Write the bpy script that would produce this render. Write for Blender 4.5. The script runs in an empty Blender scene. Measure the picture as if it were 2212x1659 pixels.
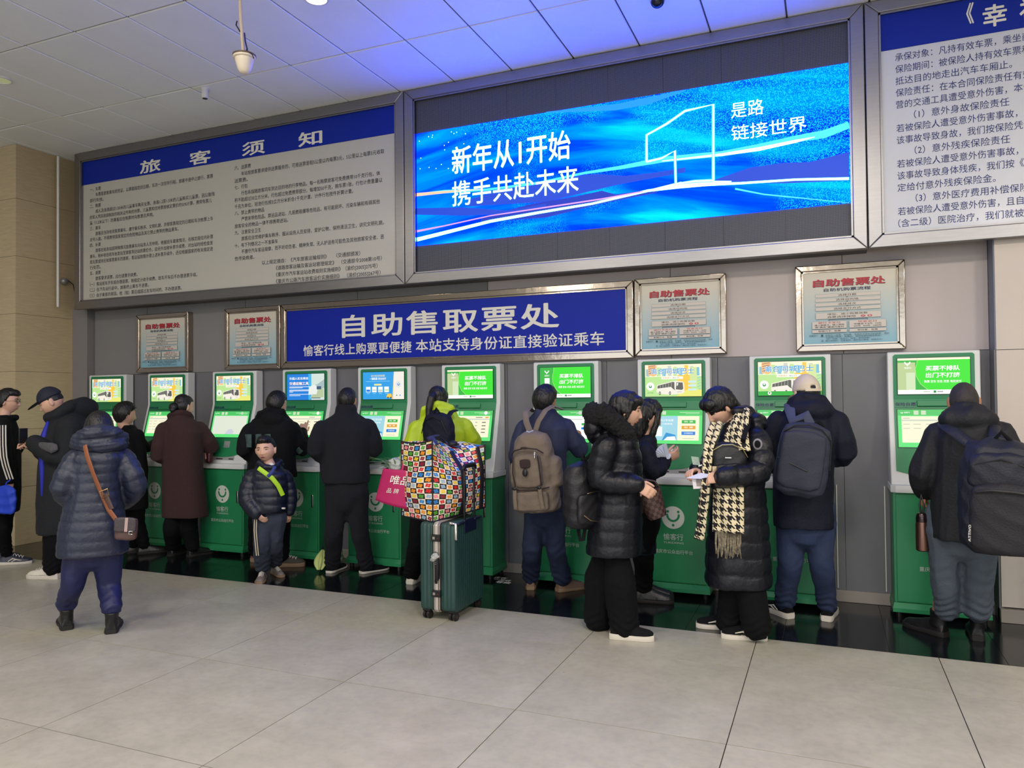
import bpy, math, random
import numpy as np
from mathutils import Vector, Matrix, noise

# ------------------------------------------------------------------ camera, world, lights, exposure
SC = bpy.context.scene
COL = SC.collection
IW, IH = 2212, 1659
CX, CY = IW/2, IH/2
YAW, PITCH, ROLL, FPX, CAMH = 0.396934, 0.018779, -0.00948, 1628.69, 1.5236

def _basis(yaw, pitch, roll):
    f = np.array([-math.sin(yaw)*math.cos(pitch), math.cos(yaw)*math.cos(pitch), math.sin(pitch)])
    r = np.array([math.cos(yaw), math.sin(yaw), 0.0])
    u = np.cross(r, f)
    return r*math.cos(roll)+u*math.sin(roll), -r*math.sin(roll)+u*math.cos(roll), f
CR, CU, CF = _basis(YAW, PITCH, ROLL)
cam_data = bpy.data.cameras.new('camera')
cam = bpy.data.objects.new('camera', cam_data)
COL.objects.link(cam)
cam_data.sensor_width = 36.0
cam_data.lens = FPX/IW*36.0
cam_data.clip_start = 0.05
cam.matrix_world = Matrix(((CR[0], CU[0], -CF[0], 0), (CR[1], CU[1], -CF[1], 0), (CR[2], CU[2], -CF[2], CAMH), (0, 0, 0, 1)))
SC.camera = cam

SC.view_settings.view_transform = 'Standard'
SC.view_settings.look = 'None'
SC.view_settings.gamma = 1.0
SC.view_settings.use_curve_mapping = False
SC.view_settings.exposure = 0.0

world = bpy.data.worlds.new('world')
SC.world = world
world.use_nodes = True
bg = world.node_tree.nodes['Background']
bg.inputs[0].default_value = (0.90, 0.87, 0.86, 1)
bg.inputs[1].default_value = 0.29

CEIL = 4.304
def area(name, loc, sx, sy, power, color, rot=(0, 0, 0)):
    l = bpy.data.lights.new(name, 'AREA')
    l.shape = 'RECTANGLE'
    l.size, l.size_y, l.energy, l.color = sx, sy, power, color
    o = bpy.data.objects.new(name, l)
    o.location = loc
    o.rotation_euler = rot
    COL.objects.link(o)
    return o
# rows of recessed ceiling lamps of the hall, beyond and above the frame
for i, (x, y, w) in enumerate([(-6.0, 1.2, 50), (-3.0, 1.4, 62), (0.0, 1.4, 95), (3.0, 1.6, 120),
                               (-4.5, -2.0, 60), (-1.0, -2.0, 85), (2.5, -2.0, 105), (5.0, 3.6, 90),
                               (-6.0, -6.0, 110), (-1.0, -6.0, 130), (4.0, -6.0, 130), (8.0, -1.0, 110)]):
    area('ceiling_lamp_light', (x, y, CEIL-0.03), 0.6, 0.6, w, (1.0, 0.91, 0.81))

# unseen cool fill light, added far behind the camera to brighten ceiling and wall
area('added_fill_light', (0.5, -11.8, 2.1), 18.0, 4.0, 480, (0.86, 0.93, 1.0), (math.radians(90), 0, 0))

# ------------------------------------------------------------------ pixel helpers (a ray of the photograph met with a real plane)
def ray(px, py):
    return CR*(px-CX)/FPX - CU*(py-CY)/FPX + CF
def at(px, py, Y):
    d = ray(px, py)
    v = d*Y/d[1]
    return Vector((v[0], v[1], v[2]+CAMH))
def fl(px, py, z=0.0):
    d = ray(px, py)
    v = d*(z-CAMH)/d[2]
    return Vector((v[0], v[1], z))
def ppm(p):                                   # pixels per metre at a point
    d = np.array([p[0], p[1], p[2]-CAMH])
    return FPX/float(d @ CF)

# ------------------------------------------------------------------ materials
MATS = {}
def srgb(r, g=None, b=None):
    if g is None:
        r, g, b = r
    f = lambda c: (c/255/12.92) if c/255 <= 0.04045 else ((c/255+0.055)/1.055)**2.4
    return (f(r), f(g), f(b), 1.0)

def mat(name, col, rough=0.6, metal=0.0, emit=0.0, bump=0.0, bscale=60.0, var=0.0, vscale=8.0, spec=0.5, coat=0.0, stretch=None, sheen=0.0, alpha=1.0, trans=0.0):
    """Procedural surface: a colour with a soft noise variation and fine relief. col is sRGB 0-255."""
    if name in MATS:
        return MATS[name]
    m = bpy.data.materials.new(name)
    m.use_nodes = True
    nt = m.node_tree
    N, L = nt.nodes, nt.links
    b = N['Principled BSDF']
    c = srgb(col)
    b.inputs['Base Color'].default_value = c
    b.inputs['Roughness'].default_value = rough
    b.inputs['Metallic'].default_value = metal
    b.inputs['Specular IOR Level'].default_value = spec
    if coat:
        b.inputs['Coat Weight'].default_value = coat
        b.inputs['Coat Roughness'].default_value = 0.15
    if sheen:
        b.inputs['Sheen Weight'].default_value = sheen
    if trans:
        b.inputs['Transmission Weight'].default_value = trans
    if alpha < 1:
        b.inputs['Alpha'].default_value = alpha
    if emit:
        b.inputs['Base Color'].default_value = (0.01, 0.01, 0.01, 1)
        b.inputs['Emission Color'].default_value = c
        b.inputs['Emission Strength'].default_value = emit
    if var or bump:
        g = N.new('ShaderNodeNewGeometry')
        mp = N.new('ShaderNodeMapping')
        if stretch:
            mp.inputs['Scale'].default_value = stretch
        L.new(g.outputs['Position'], mp.inputs['Vector'])
    if var:
        n = N.new('ShaderNodeTexNoise')
        n.inputs['Scale'].default_value = vscale
        n.inputs['Detail'].default_value = 5
        r = N.new('ShaderNodeMapRange')
        r.inputs['From Min'].default_value = 0.25
        r.inputs['From Max'].default_value = 0.75
        r.inputs['To Min'].default_value = 1-var
        r.inputs['To Max'].default_value = 1+var
        mx = N.new('ShaderNodeVectorMath')
        mx.operation = 'SCALE'
        mx.inputs[0].default_value = c[:3]
        L.new(mp.outputs[0], n.inputs['Vector'])
        L.new(n.outputs['Fac'], r.inputs['Value'])
        L.new(r.outputs[0], mx.inputs['Scale'])
        L.new(mx.outputs[0], b.inputs['Base Color'])
    if bump:
        n = N.new('ShaderNodeTexNoise')
        n.inputs['Scale'].default_value = bscale
        n.inputs['Detail'].default_value = 3
        bp = N.new('ShaderNodeBump')
        bp.inputs['Strength'].default_value = bump
        bp.inputs['Distance'].default_value = 0.01
        L.new(mp.outputs[0], n.inputs['Vector'])
        L.new(n.outputs['Fac'], bp.inputs['Height'])
        L.new(bp.outputs[0], b.inputs['Normal'])
    MATS[name] = m
    return m

# ------------------------------------------------------------------ mesh helpers
def tag(o, label=None, cat=None, group=None, kind=None):
    if label: o['label'] = label
    if cat: o['category'] = cat
    if group: o['group'] = group
    if kind: o['kind'] = kind
    return o

WM = {}
def thing(name, label, cat, loc=(0, 0, 0), rz=0.0, group=None):
    o = bpy.data.objects.new(name, None)
    o.empty_display_size = 0.1
    o.location = loc
    o.rotation_euler = (0, 0, rz)
    COL.objects.link(o)
    WM[o] = Matrix.Translation(loc) @ Matrix.Rotation(rz, 4, 'Z')
    return tag(o, label, cat, group)

def link(name, me, parent=None, ws=True):
    """ws: the mesh is in world coordinates; else in its parent's own"""
    o = bpy.data.objects.new(name, me)
    COL.objects.link(o)
    WM[o] = Matrix.Identity(4)
    if parent is not None:
        o.parent = parent
        if ws: o.matrix_parent_inverse = WM[parent].inverted()
        else: WM[o] = WM[parent].copy()
    return o

def copy_tree(o, parent=None):
    kids = [c for c in o.children]
    c = o.copy()
    COL.objects.link(c)
    if parent is not None:
        c.parent = parent
        c.matrix_parent_inverse = o.matrix_parent_inverse.copy()
    for k in kids:
        copy_tree(k, c)
    return c

class G:
    """Collects shapes and links them as one mesh."""
    def __init__(s):
        s.v, s.f, s.m, s.mats = [], [], [], []
        s.cur = 0
    def use(s, m):
        if m not in s.mats: s.mats.append(m)
        s.cur = s.mats.index(m)
        return s
    def add(s, V, F):
        n = len(s.v)
        s.v.extend([tuple(p) for p in V])
        s.f.extend([tuple(i+n for i in f) for f in F])
        s.m.extend([s.cur]*len(F))
        return s
    def box(s, a, b, rz=0.0, piv=None):
        (x0, y0, z0), (x1, y1, z1) = a, b
        V = [Vector(p) for p in ((x0, y0, z0), (x1, y0, z0), (x1, y1, z0), (x0, y1, z0), (x0, y0, z1), (x1, y0, z1), (x1, y1, z1), (x0, y1, z1))]
        if rz:
            piv = Vector(piv or ((x0+x1)/2, (y0+y1)/2, 0))
            R = Matrix.Rotation(rz, 3, 'Z')
            V = [R @ (p-piv)+piv for p in V]
        return s.add(V, [(0, 3, 2, 1), (4, 5, 6, 7), (0, 1, 5, 4), (1, 2, 6, 5), (2, 3, 7, 6), (3, 0, 4, 7)])
    def prism(s, poly, d):
        """poly: list of 3D points (planar, CCW seen from -d), extruded by vector d"""
        n = len(poly)
        d = Vector(d)
        V = [Vector(p) for p in poly]+[Vector(p)+d for p in poly]
        F = [tuple(range(n)), tuple(range(2*n-1, n-1, -1))]+[(i, i+n, (i+1) % n+n, (i+1) % n) for i in range(n)]
        return s.add(V, F)
    def tube(s, pts, rad, seg=10, up=None, round_caps=True):
        """loft of ellipses along pts; rad: list of r or (a,b), a along the side axis, b along the up hint"""
        pts = [Vector(p) for p in pts]
        n = len(pts)
        if not isinstance(rad, (list, tuple)): rad = [rad]*n
        rad = [(r, r) if not isinstance(r, (tuple, list)) else r for r in rad]
        up = Vector(up) if up is not None else None
        rings = []
        prev = None
        for i, p in enumerate(pts):
            t = (pts[min(i+1, n-1)]-pts[max(i-1, 0)])
            if t.length < 1e-9: t = Vector((0, 0, 1))
            t.normalize()
            if up is not None:
                b = up - t*up.dot(t)
            elif prev is None:
                h = Vector((0, 0, 1)) if abs(t.z) < 0.9 else Vector((0, 1, 0))
                b = h-t*h.dot(t)
            else:
                b = prev-t*prev.dot(t)
            if b.length < 1e-6: b = t.orthogonal()
            b.normalize()
            prev = b
            a = b.cross(t)
            rings.append((p, a, b, t, rad[i]))
        V = []
        ext = []
        if round_caps:
            p, a, b, t, r = rings[0]
            m = min(r)
            ext.append((p-t*m*0.85, a, b, t, (r[0]*0.45, r[1]*0.45)))
            ext.append((p-t*m*0.5, a, b, t, (r[0]*0.83, r[1]*0.83)))
        ext += rings
        if round_caps:
            p, a, b, t, r = rings[-1]
            m = min(r)
            ext.append((p+t*m*0.5, a, b, t, (r[0]*0.83, r[1]*0.83)))
            ext.append((p+t*m*0.85, a, b, t, (r[0]*0.45, r[1]*0.45)))
        for p, a, b, t, r in ext:
            for k in range(seg):
                an = 2*math.pi*k/seg
                V.append(p+a*r[0]*math.cos(an)+b*r[1]*math.sin(an))
        F = []
        k = len(ext)
        for i in range(k-1):
            for j in range(seg):
                F.append((i*seg+j, i*seg+(j+1) % seg, (i+1)*seg+(j+1) % seg, (i+1)*seg+j))
        F.append(tuple(range(seg-1, -1, -1)))
        F.append(tuple((k-1)*seg+j for j in range(seg)))
        return s.add(V, F)
    def rings(s, R):
        """R: list of closed rings (same length) -> loft with flat caps"""
        seg = len(R[0])
        V = [p for r in R for p in r]
        F = []
        for i in range(len(R)-1):
            for j in range(seg):
                F.append((i*seg+j, i*seg+(j+1) % seg, (i+1)*seg+(j+1) % seg, (i+1)*seg+j))
        F.append(tuple(range(seg-1, -1, -1)))
        F.append(tuple((len(R)-1)*seg+j for j in range(seg)))
        return s.add(V, F)
    def ell(s, c, r, M=None, nu=16, nv=10, fn=None):
        c = Vector(c)
        if not isinstance(r, (tuple, list)): r = (r, r, r)
        V = []
        for i in range(1, nv):
            th = math.pi*i/nv
            for j in range(nu):
                ph = 2*math.pi*j/nu
                V.append([math.sin(th)*math.cos(ph), math.sin(th)*math.sin(ph), math.cos(th)])
        V.append([0, 0, 1]); V.append([0, 0, -1])
        out = []
        for p in V:
            q = Vector((p[0]*r[0], p[1]*r[1], p[2]*r[2]))
            if fn: q = fn(q)
            if M is not None: q = M @ q
            out.append(q+c)
        F = []
        for i in range(nv-2):
            for j in range(nu):
                F.append((i*nu+j, (i+1)*nu+j, (i+1)*nu+(j+1) % nu, i*nu+(j+1) % nu))
        t, b = len(V)-2, len(V)-1
        for j in range(nu):
            F.append((t, j, (j+1) % nu))
            F.append((b, (nv-2)*nu+(j+1) % nu, (nv-2)*nu+j))
        return s.add(out, F)
    def cyl(s, a, b, r, seg=16, r2=None):
        r2 = r if r2 is None else r2
        return s.tube([a, b], [r, r2], seg, round_caps=False)
    def lathe(s, prof, c, seg=24, M=None):
        """prof list of (r,z)"""
        R = []
        for r, z in prof:
            ring = []
            for k in range(seg):
                an = 2*math.pi*k/seg
                q = Vector((r*math.cos(an), r*math.sin(an), z))
                if M is not None: q = M @ q
                ring.append(q+Vector(c))
            R.append(ring)
        return s.rings(R)
    def mesh(s, name, m=None, smooth=False, angle=None):
        me = bpy.data.meshes.new(name)
        me.from_pydata(s.v, [], s.f)
        mats = s.mats if s.mats else [m]
        for x in mats: me.materials.append(x)
        if s.mats: me.polygons.foreach_set('material_index', s.m)
        if smooth:
            me.polygons.foreach_set('use_smooth', [True]*len(me.polygons))
            if angle:
                try: me.set_sharp_from_angle(angle=math.radians(angle))
                except Exception: pass
        me.update()
        return me
    def build(s, name, m=None, parent=None, smooth=False, ws=True, angle=40, bevel=0.0):
        me = s.mesh(name, m, smooth or bevel > 0, angle)
        o = link(name, me, parent, ws)
        if bevel:
            b = o.modifiers.new('bevel', 'BEVEL')
            b.width = bevel
            b.segments = 2
            b.limit_method = 'ANGLE'
        return o

def bake(g, voxel, smooth=2, fac=0.5):
    """voxel-join the shapes collected in g into one continuous surface; returns (verts, faces)"""
    me = g.mesh('tmp')
    o = bpy.data.objects.new('tmp', me)
    COL.objects.link(o)
    r = o.modifiers.new('r', 'REMESH')
    r.mode = 'VOXEL'
    r.voxel_size = voxel
    if smooth:
        sm = o.modifiers.new('s', 'SMOOTH')
        sm.factor = fac
        sm.iterations = smooth
    dg = bpy.context.evaluated_depsgraph_get()
    ev = bpy.data.meshes.new_from_object(o.evaluated_get(dg))
    bpy.data.objects.remove(o)
    bpy.data.meshes.remove(me)
    return ev

def verts_np(me):
    a = np.empty(len(me.vertices)*3, dtype=np.float32)
    me.vertices.foreach_get('co', a)
    return a.reshape(-1, 3).astype(np.float64)
def normals_np(me):
    a = np.empty(len(me.vertices)*3, dtype=np.float32)
    me.vertex_normals.foreach_get('vector', a)
    return a.reshape(-1, 3).astype(np.float64)
def set_verts(me, V):
    me.vertices.foreach_set('co', V.astype(np.float32).ravel())
    me.update()
def finish(me, name, m, parent, mats=None):
    me.name = name
    me.materials.clear()
    for x in (mats or [m]): me.materials.append(x)
    me.polygons.foreach_set('use_smooth', [True]*len(me.polygons))
    me.update()
    return link(name, me, parent)

# ------------------------------------------------------------------ lettering and flat graphics
_tc = {}
_to = None
def glyphs(body, bold=0.0):
    """flat mesh of a string at size 1: (verts Nx2, faces); bold thickens the strokes by shifted copies"""
    global _to
    k = (body, round(bold, 4))
    if k in _tc: return _tc[k]
    if bold:
        V, F = glyphs(body)
        b = bold*0.9
        VV, FF = [V], list(F)
        offs = ((b, 0), (0, b), (b, b)) if bold < 0.012 else ((b, 0), (-b, 0), (0, b), (0, -b), (b*0.7, b*0.7), (-b*0.7, -b*0.7), (b*0.7, -b*0.7), (-b*0.7, b*0.7))
        for i, (dx_, dy_) in enumerate(offs):
            FF += [tuple(q+len(V)*(i+1) for q in f) for f in F]
            VV.append(V+np.array([dx_, dy_]))
        _tc[k] = (np.concatenate(VV) if len(V) else V, FF)
        return _tc[k]
    if _to is None:
        cu = bpy.data.curves.new('lettering', 'FONT')
        cu.resolution_u = 2
        _to = bpy.data.objects.new('lettering', cu)
        COL.objects.link(_to)
    _to.data.body = body
    bpy.context.view_layer.update()
    dg = bpy.context.evaluated_depsgraph_get()
    me = bpy.data.meshes.new_from_object(_to.evaluated_get(dg))
    V = verts_np(me)[:, :2] if len(me.vertices) else np.zeros((0, 2))
    F = [tuple(p.vertices) for p in me.polygons]
    bpy.data.meshes.remove(me)
    _tc[k] = (V, F)
    return _tc[k]

class Art:
    """flat graphics on a plane: origin O, axes U (right) and W (up), normal Nn towards the viewer; units metres"""
    def __init__(s, O, U=(1, 0, 0), W=(0, 0, 1), Nn=(0, -1, 0), eps=0.0015, step=0.0003):
        s.O, s.U, s.W, s.Nn = Vector(O), Vector(U), Vector(W), Vector(Nn)
        s.g = G()
        s.h, s.step = eps, step
    def P(s, u, w):
        return s.O+s.U*u+s.W*w+s.Nn*s.h
    def poly(s, pts, m):
        s.h += s.step
        s.g.use(m).add([s.P(*p) for p in pts], [tuple(range(len(pts)))])
        return s
    def rect(s, u0, w0, u1, w1, m):
        return s.poly([(u0, w0), (u1, w0), (u1, w1), (u0, w1)], m)
    def disc(s, u, w, r, m, r2=None, n=28, a0=0, a1=360):
        r2 = r if r2 is None else r2
        full = abs(a1-a0) >= 360
        k = n if full else n+1
        return s.poly([(u+r*math.cos(math.radians(a0+(a1-a0)*i/n)), w+r2*math.sin(math.radians(a0+(a1-a0)*i/n))) for i in range(k)], m)
    def stroke(s, pts, t, m):
        """polyline ribbon of width t"""
        s.h += s.step
        L, R = [], []
        n = len(pts)
        for i in range(n):
            a = Vector(pts[max(i-1, 0)]); b = Vector(pts[min(i+1, n-1)])
            d = (b-a)
            d = d.normalized() if d.length > 1e-9 else Vector((1, 0))
            nn = Vector((-d.y, d.x))
            tt = t[i] if isinstance(t, (list, tuple)) else t
            p = Vector(pts[i])
            L.append(p+nn*tt/2); R.append(p-nn*tt/2)
        V = [s.P(*p) for p in R]+[s.P(*p) for p in L]
        F = [(i, i+1, n+i+1, n+i) for i in range(n-1)]
        s.g.use(m).add(V, F)
        return s
    def text(s, body, u, w, size, m, xs=1.0, bold=0.0, fit=None, slant=0.0, same_layer=False):
        """baseline-left at u,w; fit = total width in metres; glyph box about 0.92*size high"""
        V, F = glyphs(body, bold)
        if not len(V): return s
        lay = s.layers(V, body)
        if not same_layer: s.h += s.step
        x = V[:, 0]*size
        y = V[:, 1]*size
        if fit is not None:
            x0, x1 = x.min(), x.max()
            x = (x-x0)*fit/(x1-x0)
        else:
            x = x*xs
        x = x+y*slant
        s.g.use(m).add([s.P(u+a, w+b)+s.Nn*l for a, b, l in zip(x, y, lay)], F)
        return s
    def layers(s, V, body):
        n = len(glyphs(body)[0])
        return [(i//n)*0.00003 for i in range(len(V))]
    def fittext(s, body, u0, u1, w0, w1, m, bold=0.0, slant=0.0):
        V, F = glyphs(body, bold)
        if not len(V): return s
        lay = s.layers(V, body)
        s.h += s.step
        x, y = V[:, 0], V[:, 1]
        x = u0+(x-x.min())/(x.max()-x.min())*(u1-u0)
        y = w0+(y-y.min())/(y.max()-y.min())*(w1-w0)
        x = x+(y-w0)*slant
        s.g.use(m).add([s.P(a, b)+s.Nn*l for a, b, l in zip(x, y, lay)], F)
        return s
    def build(s, name, parent, ws=True, kind=None):
        o = s.g.build(name, None, parent, ws=ws)
        if kind: o['kind'] = kind
        return o

# ================================================================== THE SETTING
WALLY = 6.13
BY = 5.85          # front plane of the big boards

def tilemat(name, base, var, rough, spots):
    m = bpy.data.materials.new(name)
    m.use_nodes = True
    nt = m.node_tree; N, L = nt.nodes, nt.links
    b = N['Principled BSDF']
    g = N.new('ShaderNodeNewGeometry')
    oi = N.new('ShaderNodeObjectInfo')
    n1 = N.new('ShaderNodeTexNoise'); n1.inputs['Scale'].default_value = 3.5; n1.inputs['Detail'].default_value = 8; n1.inputs['Roughness'].default_value = 0.65
    n2 = N.new('ShaderNodeTexNoise'); n2.inputs['Scale'].default_value = 22; n2.inputs['Detail'].default_value = 6
    off = N.new('ShaderNodeVectorMath'); off.operation = 'ADD'
    mul = N.new('ShaderNodeVectorMath'); mul.operation = 'SCALE'; mul.inputs['Scale'].default_value = 7.0
    cmb = N.new('ShaderNodeCombineXYZ')
    for i in range(3): L.new(oi.outputs['Random'], cmb.inputs[i])
    L.new(cmb.outputs[0], mul.inputs[0])
    L.new(g.outputs['Position'], off.inputs[0]); L.new(mul.outputs[0], off.inputs[1])
    L.new(off.outputs[0], n1.inputs['Vector']); L.new(off.outputs[0], n2.inputs['Vector'])
    cr = N.new('ShaderNodeValToRGB')
    e = cr.color_ramp.elements
    e[0].position, e[0].color = 0.30, srgb(*[max(0, c-var) for c in base])
    e[1].position, e[1].color = 0.72, srgb(*[min(255, c+var) for c in base])
    L.new(n1.outputs['Fac'], cr.inputs[0])
    cr2 = N.new('ShaderNodeValToRGB')
    e = cr2.color_ramp.elements
    e[0].position, e[0].color = 0.42, (1, 1, 1, 1)
    e[1].position, e[1].color = 0.75, (1-spots, 1-spots, 1-spots*0.9, 1)
    L.new(n2.outputs['Fac'], cr2.inputs[0])
    mx = N.new('ShaderNodeMix'); mx.data_type = 'RGBA'; mx.blend_type = 'MULTIPLY'; mx.inputs[0].default_value = 1
    L.new(cr.outputs[0], mx.inputs[6]); L.new(cr2.outputs[0], mx.inputs[7])
    L.new(mx.outputs[2], b.inputs['Base Color'])
    rr = N.new('ShaderNodeMapRange'); rr.inputs['To Min'].default_value = rough*0.8; rr.inputs['To Max'].default_value = rough*1.25
    L.new(n2.outputs['Fac'], rr.inputs['Value']); L.new(rr.outputs[0], b.inputs['Roughness'])
    return m

M_TILE = tilemat('beige_floor_tile', (169, 165, 151), 9, 0.30, 0.12)
M_DARK = tilemat('black_floor_tile', (17, 20, 24), 6, 0.13, 0.25)
M_GROUT = mat('grout', (52, 50, 46), 0.9)
M_GROUT2 = mat('dark_grout', (70, 74, 74), 0.9)
M_CEIL = mat('ceiling_tile_paint', (238, 240, 238), 0.55, var=0.03, vscale=3)
M_GREYP = mat('grey_wall_paint', (128, 126, 126), 0.6, var=0.03, vscale=4, bump=0.05, bscale=200)
M_DADO = mat('dado_laminate', (108, 108, 112), 0.45, var=0.04, vscale=5, bump=0.08, bscale=260)
M_MARB = mat('cream_marble_slab', (192, 173, 138), 0.35, var=0.10, vscale=7, stretch=(1, 1, 9))
M_STONE = mat('grey_stone_slab', (150, 142, 134), 0.5, var=0.08, vscale=5)
M_WHITEW = mat('white_wall_panel', (198, 188, 178), 0.5, var=0.03, vscale=3)
M_STEEL = mat('brushed_steel', (150, 148, 148), 0.34, metal=1.0, bump=0.05, bscale=90, stretch=(1, 1, 12), var=0.05)
M_STEELP = mat('polished_steel', (172, 160, 146), 0.14, metal=1.0, bump=0.12, bscale=14)
M_BLACK = mat('black_plastic', (16, 16, 18), 0.45)
M_DKGREY = mat('dark_grey_plastic', (48, 48, 50), 0.5)
M_WHITEP = mat('white_plastic', (222, 220, 214), 0.4)

# ---- floor: sub-base and tiles, each a piece of its own
XT0, YT0 = -3.4358, 4.4275
DARKY = 4.995
fb = G().box((-11.5, -3.2, -0.06), (6.0, 6.6, -0.004)).build('floor', M_GROUT)
tag(fb, kind='structure')
ext = G().box((-16.0, -12.0, -0.06), (14.0, -3.2, 0.0)); ext.box((6.0, -3.2, -0.06), (14.0, 6.4, 0.0)); ext.box((-16.0, -3.2, -0.06), (-11.5, 6.4, 0.0))
ext.build('floor_hall_area', M_TILE, fb)
_tile = {}
def floor_tile(x0, y0, x1, y1, m, name='floor_tile', gap=0.0025):
    k = (round(x1-x0, 4), round(y1-y0, 4), m.name)
    if k not in _tile:
        g = G().box((gap, gap, -0.012), (x1-x0-gap, y1-y0-gap, 0.0))
        _tile[k] = g.mesh(name, m)
    o = bpy.data.objects.new(name, _tile[k])
    COL.objects.link(o)
    o.location = (x0, y0, 0)
    o.parent = fb
    return o
for i in range(-7, 8):
    for j in range(0, 7):
        floor_tile(XT0+i, YT0-j-1, XT0+i+1, YT0-j, M_TILE)
    floor_tile(XT0+i, YT0, XT0+i+1, DARKY, M_TILE)
for i in range(-19, 9):
    x = 0.311+0.6*i
    floor_tile(x, DARKY, x+0.6, WALLY+0.02, M_DARK, 'floor_tile', 0.0016)

# ---- ceiling: grid behind, tiles in front with open joints
cb = G().box((-11.5, -3.2, CEIL+0.012), (6.0, 6.6, CEIL+0.08)).build('ceiling', mat('ceiling_void', (88, 84, 78), 0.9))
tag(cb, kind='structure')
ext = G().box((-16.0, -12.0, CEIL), (14.0, -3.3, CEIL+0.08)); ext.box((6.0, -3.3, CEIL), (14.0, 6.4, CEIL+0.08)); ext.box((-16.0, -3.3, CEIL), (-11.5, 6.4, CEIL+0.08))
ext.build('ceiling_hall_area', M_CEIL, cb)
_ct = {}
def ceil_tile(x0, y0, x1, y1):
    k = (round(x1-x0, 4), round(y1-y0, 4))
    if k not in _ct:
        g_ = 0.006
        w, h = x1-x0, y1-y0
        g = G()
        b = 0.006
        g.v = [(g_, g_, 0.02), (w-g_, g_, 0.02), (w-g_, h-g_, 0.02), (g_, h-g_, 0.02), (g_, g_, 0.006), (w-g_, g_, 0.006), (w-g_, h-g_, 0.006), (g_, h-g_, 0.006),
               (g_+b, g_+b, 0), (w-g_-b, g_+b, 0), (w-g_-b, h-g_-b, 0), (g_+b, h-g_-b, 0)]
        g.f = [(0, 1, 2, 3), (8, 11, 10, 9)]+[(i, (i+1) % 4+4-4, (i+1) % 4+4, i+4) for i in range(4)]+[(i+4, (i+1) % 4+4, (i+1) % 4+8, i+8) for i in range(4)]
        g.m = [0]*len(g.f)
        _ct[k] = g.mesh('ceiling_tile', M_CEIL)
    o = bpy.data.objects.new('ceiling_tile', _ct[k])
    COL.objects.link(o)
    rnd = random.Random(int(x0*100)*31+int(y0*100))
    o.location = (x0, y0, CEIL+rnd.uniform(0, 0.003))
    o.parent = cb
    return o
CXT, CPX = -6.833, 0.5497
for i in range(-7, 19):
    x = CXT+CPX*i
    ys = [BY+0.25, 5.035, 3.92, 2.81, 1.70, 0.59, -0.52, -1.63, -2.74]
    for a, b in zip(ys[:-1], ys[1:]):
        ceil_tile(x, b, x+CPX, a)

# ---- walls
def struct(g, name, m, **k):
    return tag(g.build(name, m, **k), kind='structure')
w = struct(G().box((-8.0, WALLY, 0), (6.0, WALLY+0.3, CEIL+0.06)), 'wall_back', M_GREYP)
# upper wall panels: one wall, stronger light on the right put into the colour; joints show as thin dark lines
M_LITP = mat('lit_wall_paint', (186, 176, 174), 0.55, var=0.02, vscale=3)
jx = [-7.75, -6.93, -5.55, -4.17, -2.79, -1.165, 0.11, 1.04]
for k in range(len(jx)-1):
    mm = M_GREYP if jx[k+1] < -2.5 else M_LITP
    G().box((jx[k]+0.003, WALLY-0.012, 1.832), (jx[k+1]-0.003, WALLY, 2.70)).build('wall_panel', mm, w)
# dado of grey laminate panels behind the machines, stone skirting under it
dx = [-8.0, -7.1, -6.2, -5.31, -4.42, -3.53, -2.6, -1.7, -0.8, 0.1, 1.04]
for k in range(len(dx)-1):
    G().box((dx[k]+0.002, WALLY-0.03, 0.085), (dx[k+1]-0.002, WALLY-0.001, 1.826)).build('dado_panel', M_DADO, w)
sk = struct(G().box((-8.0, WALLY-0.044, 0.0), (1.04, WALLY-0.0, 0.085)), 'baseboard_back', M_STONE, bevel=0.004)
# pilaster beside the column
struct(G().box((-8.0, 6.03, 0), (-7.76, WALLY+0.02, 2.60)), 'wall_pilaster', M_GREYP)
# column clad in cream marble slabs
cx0, cx1, cy0, cy1 = -9.6, -8.0, 5.37, 6.4
col = struct(G().box((cx0+0.02, cy0+0.02, 0), (cx1-0.02, cy1, CEIL+0.01)), 'wall_left', M_GROUT)
zs = [0.0, 0.62, 1.24, 1.86, 2.48, 3.10, 3.72, CEIL]
for k in range(7):
    G().box((cx0, cy0, zs[k]+0.0015), (cx1-0.001, cy0+0.02, zs[k+1]-0.0015)).build('stone_slab', M_MARB, col)
    G().box((cx1-0.02, cy0+0.001, zs[k]+0.0015+0.0), (cx1, cy1, zs[k+1]-0.0015)).build('stone_slab', M_MARB, col)
# white panelled wall on the right, standing forward of the machines' wall
wr = struct(G().box((1.06, 5.95, 0.09), (6.0, 6.5, CEIL+0.02)), 'wall_right', M_GROUT)
for z0, z1 in ((0.10, 1.815), (1.819, 2.95), (2.953, CEIL)):
    for x0, x1 in ((1.047, 2.2), (2.203, 3.6), (3.603, 6.0)):
        G().box((x0, 5.93, z0), (x1, 5.952, z1)).build('wall_panel', M_WHITEW, wr)
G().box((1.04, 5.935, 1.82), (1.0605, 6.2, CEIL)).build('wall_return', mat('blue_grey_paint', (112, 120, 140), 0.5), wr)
G().box((1.035, 5.94, 0.0), (1.0600, 6.2, 1.82)).build('wall_return', M_DADO, wr)
struct(G().box((1.035, 5.90, 0.0), (6.0, 6.0, 0.09)), 'baseboard_right', M_STONE, bevel=0.004)

# slim conduit in the corner of the column, small camera below it
G().tube([(-7.93, 5.80, 4.28), (-7.93, 5.80, 2.95), (-7.93, 5.80, 2.60)], 0.014, 8).build('wall_conduit', M_WHITEP)
o = bpy.data.objects['wall_conduit']; tag(o, 'thin white conduit running down between cream column and left notice board', 'pipe')

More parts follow.
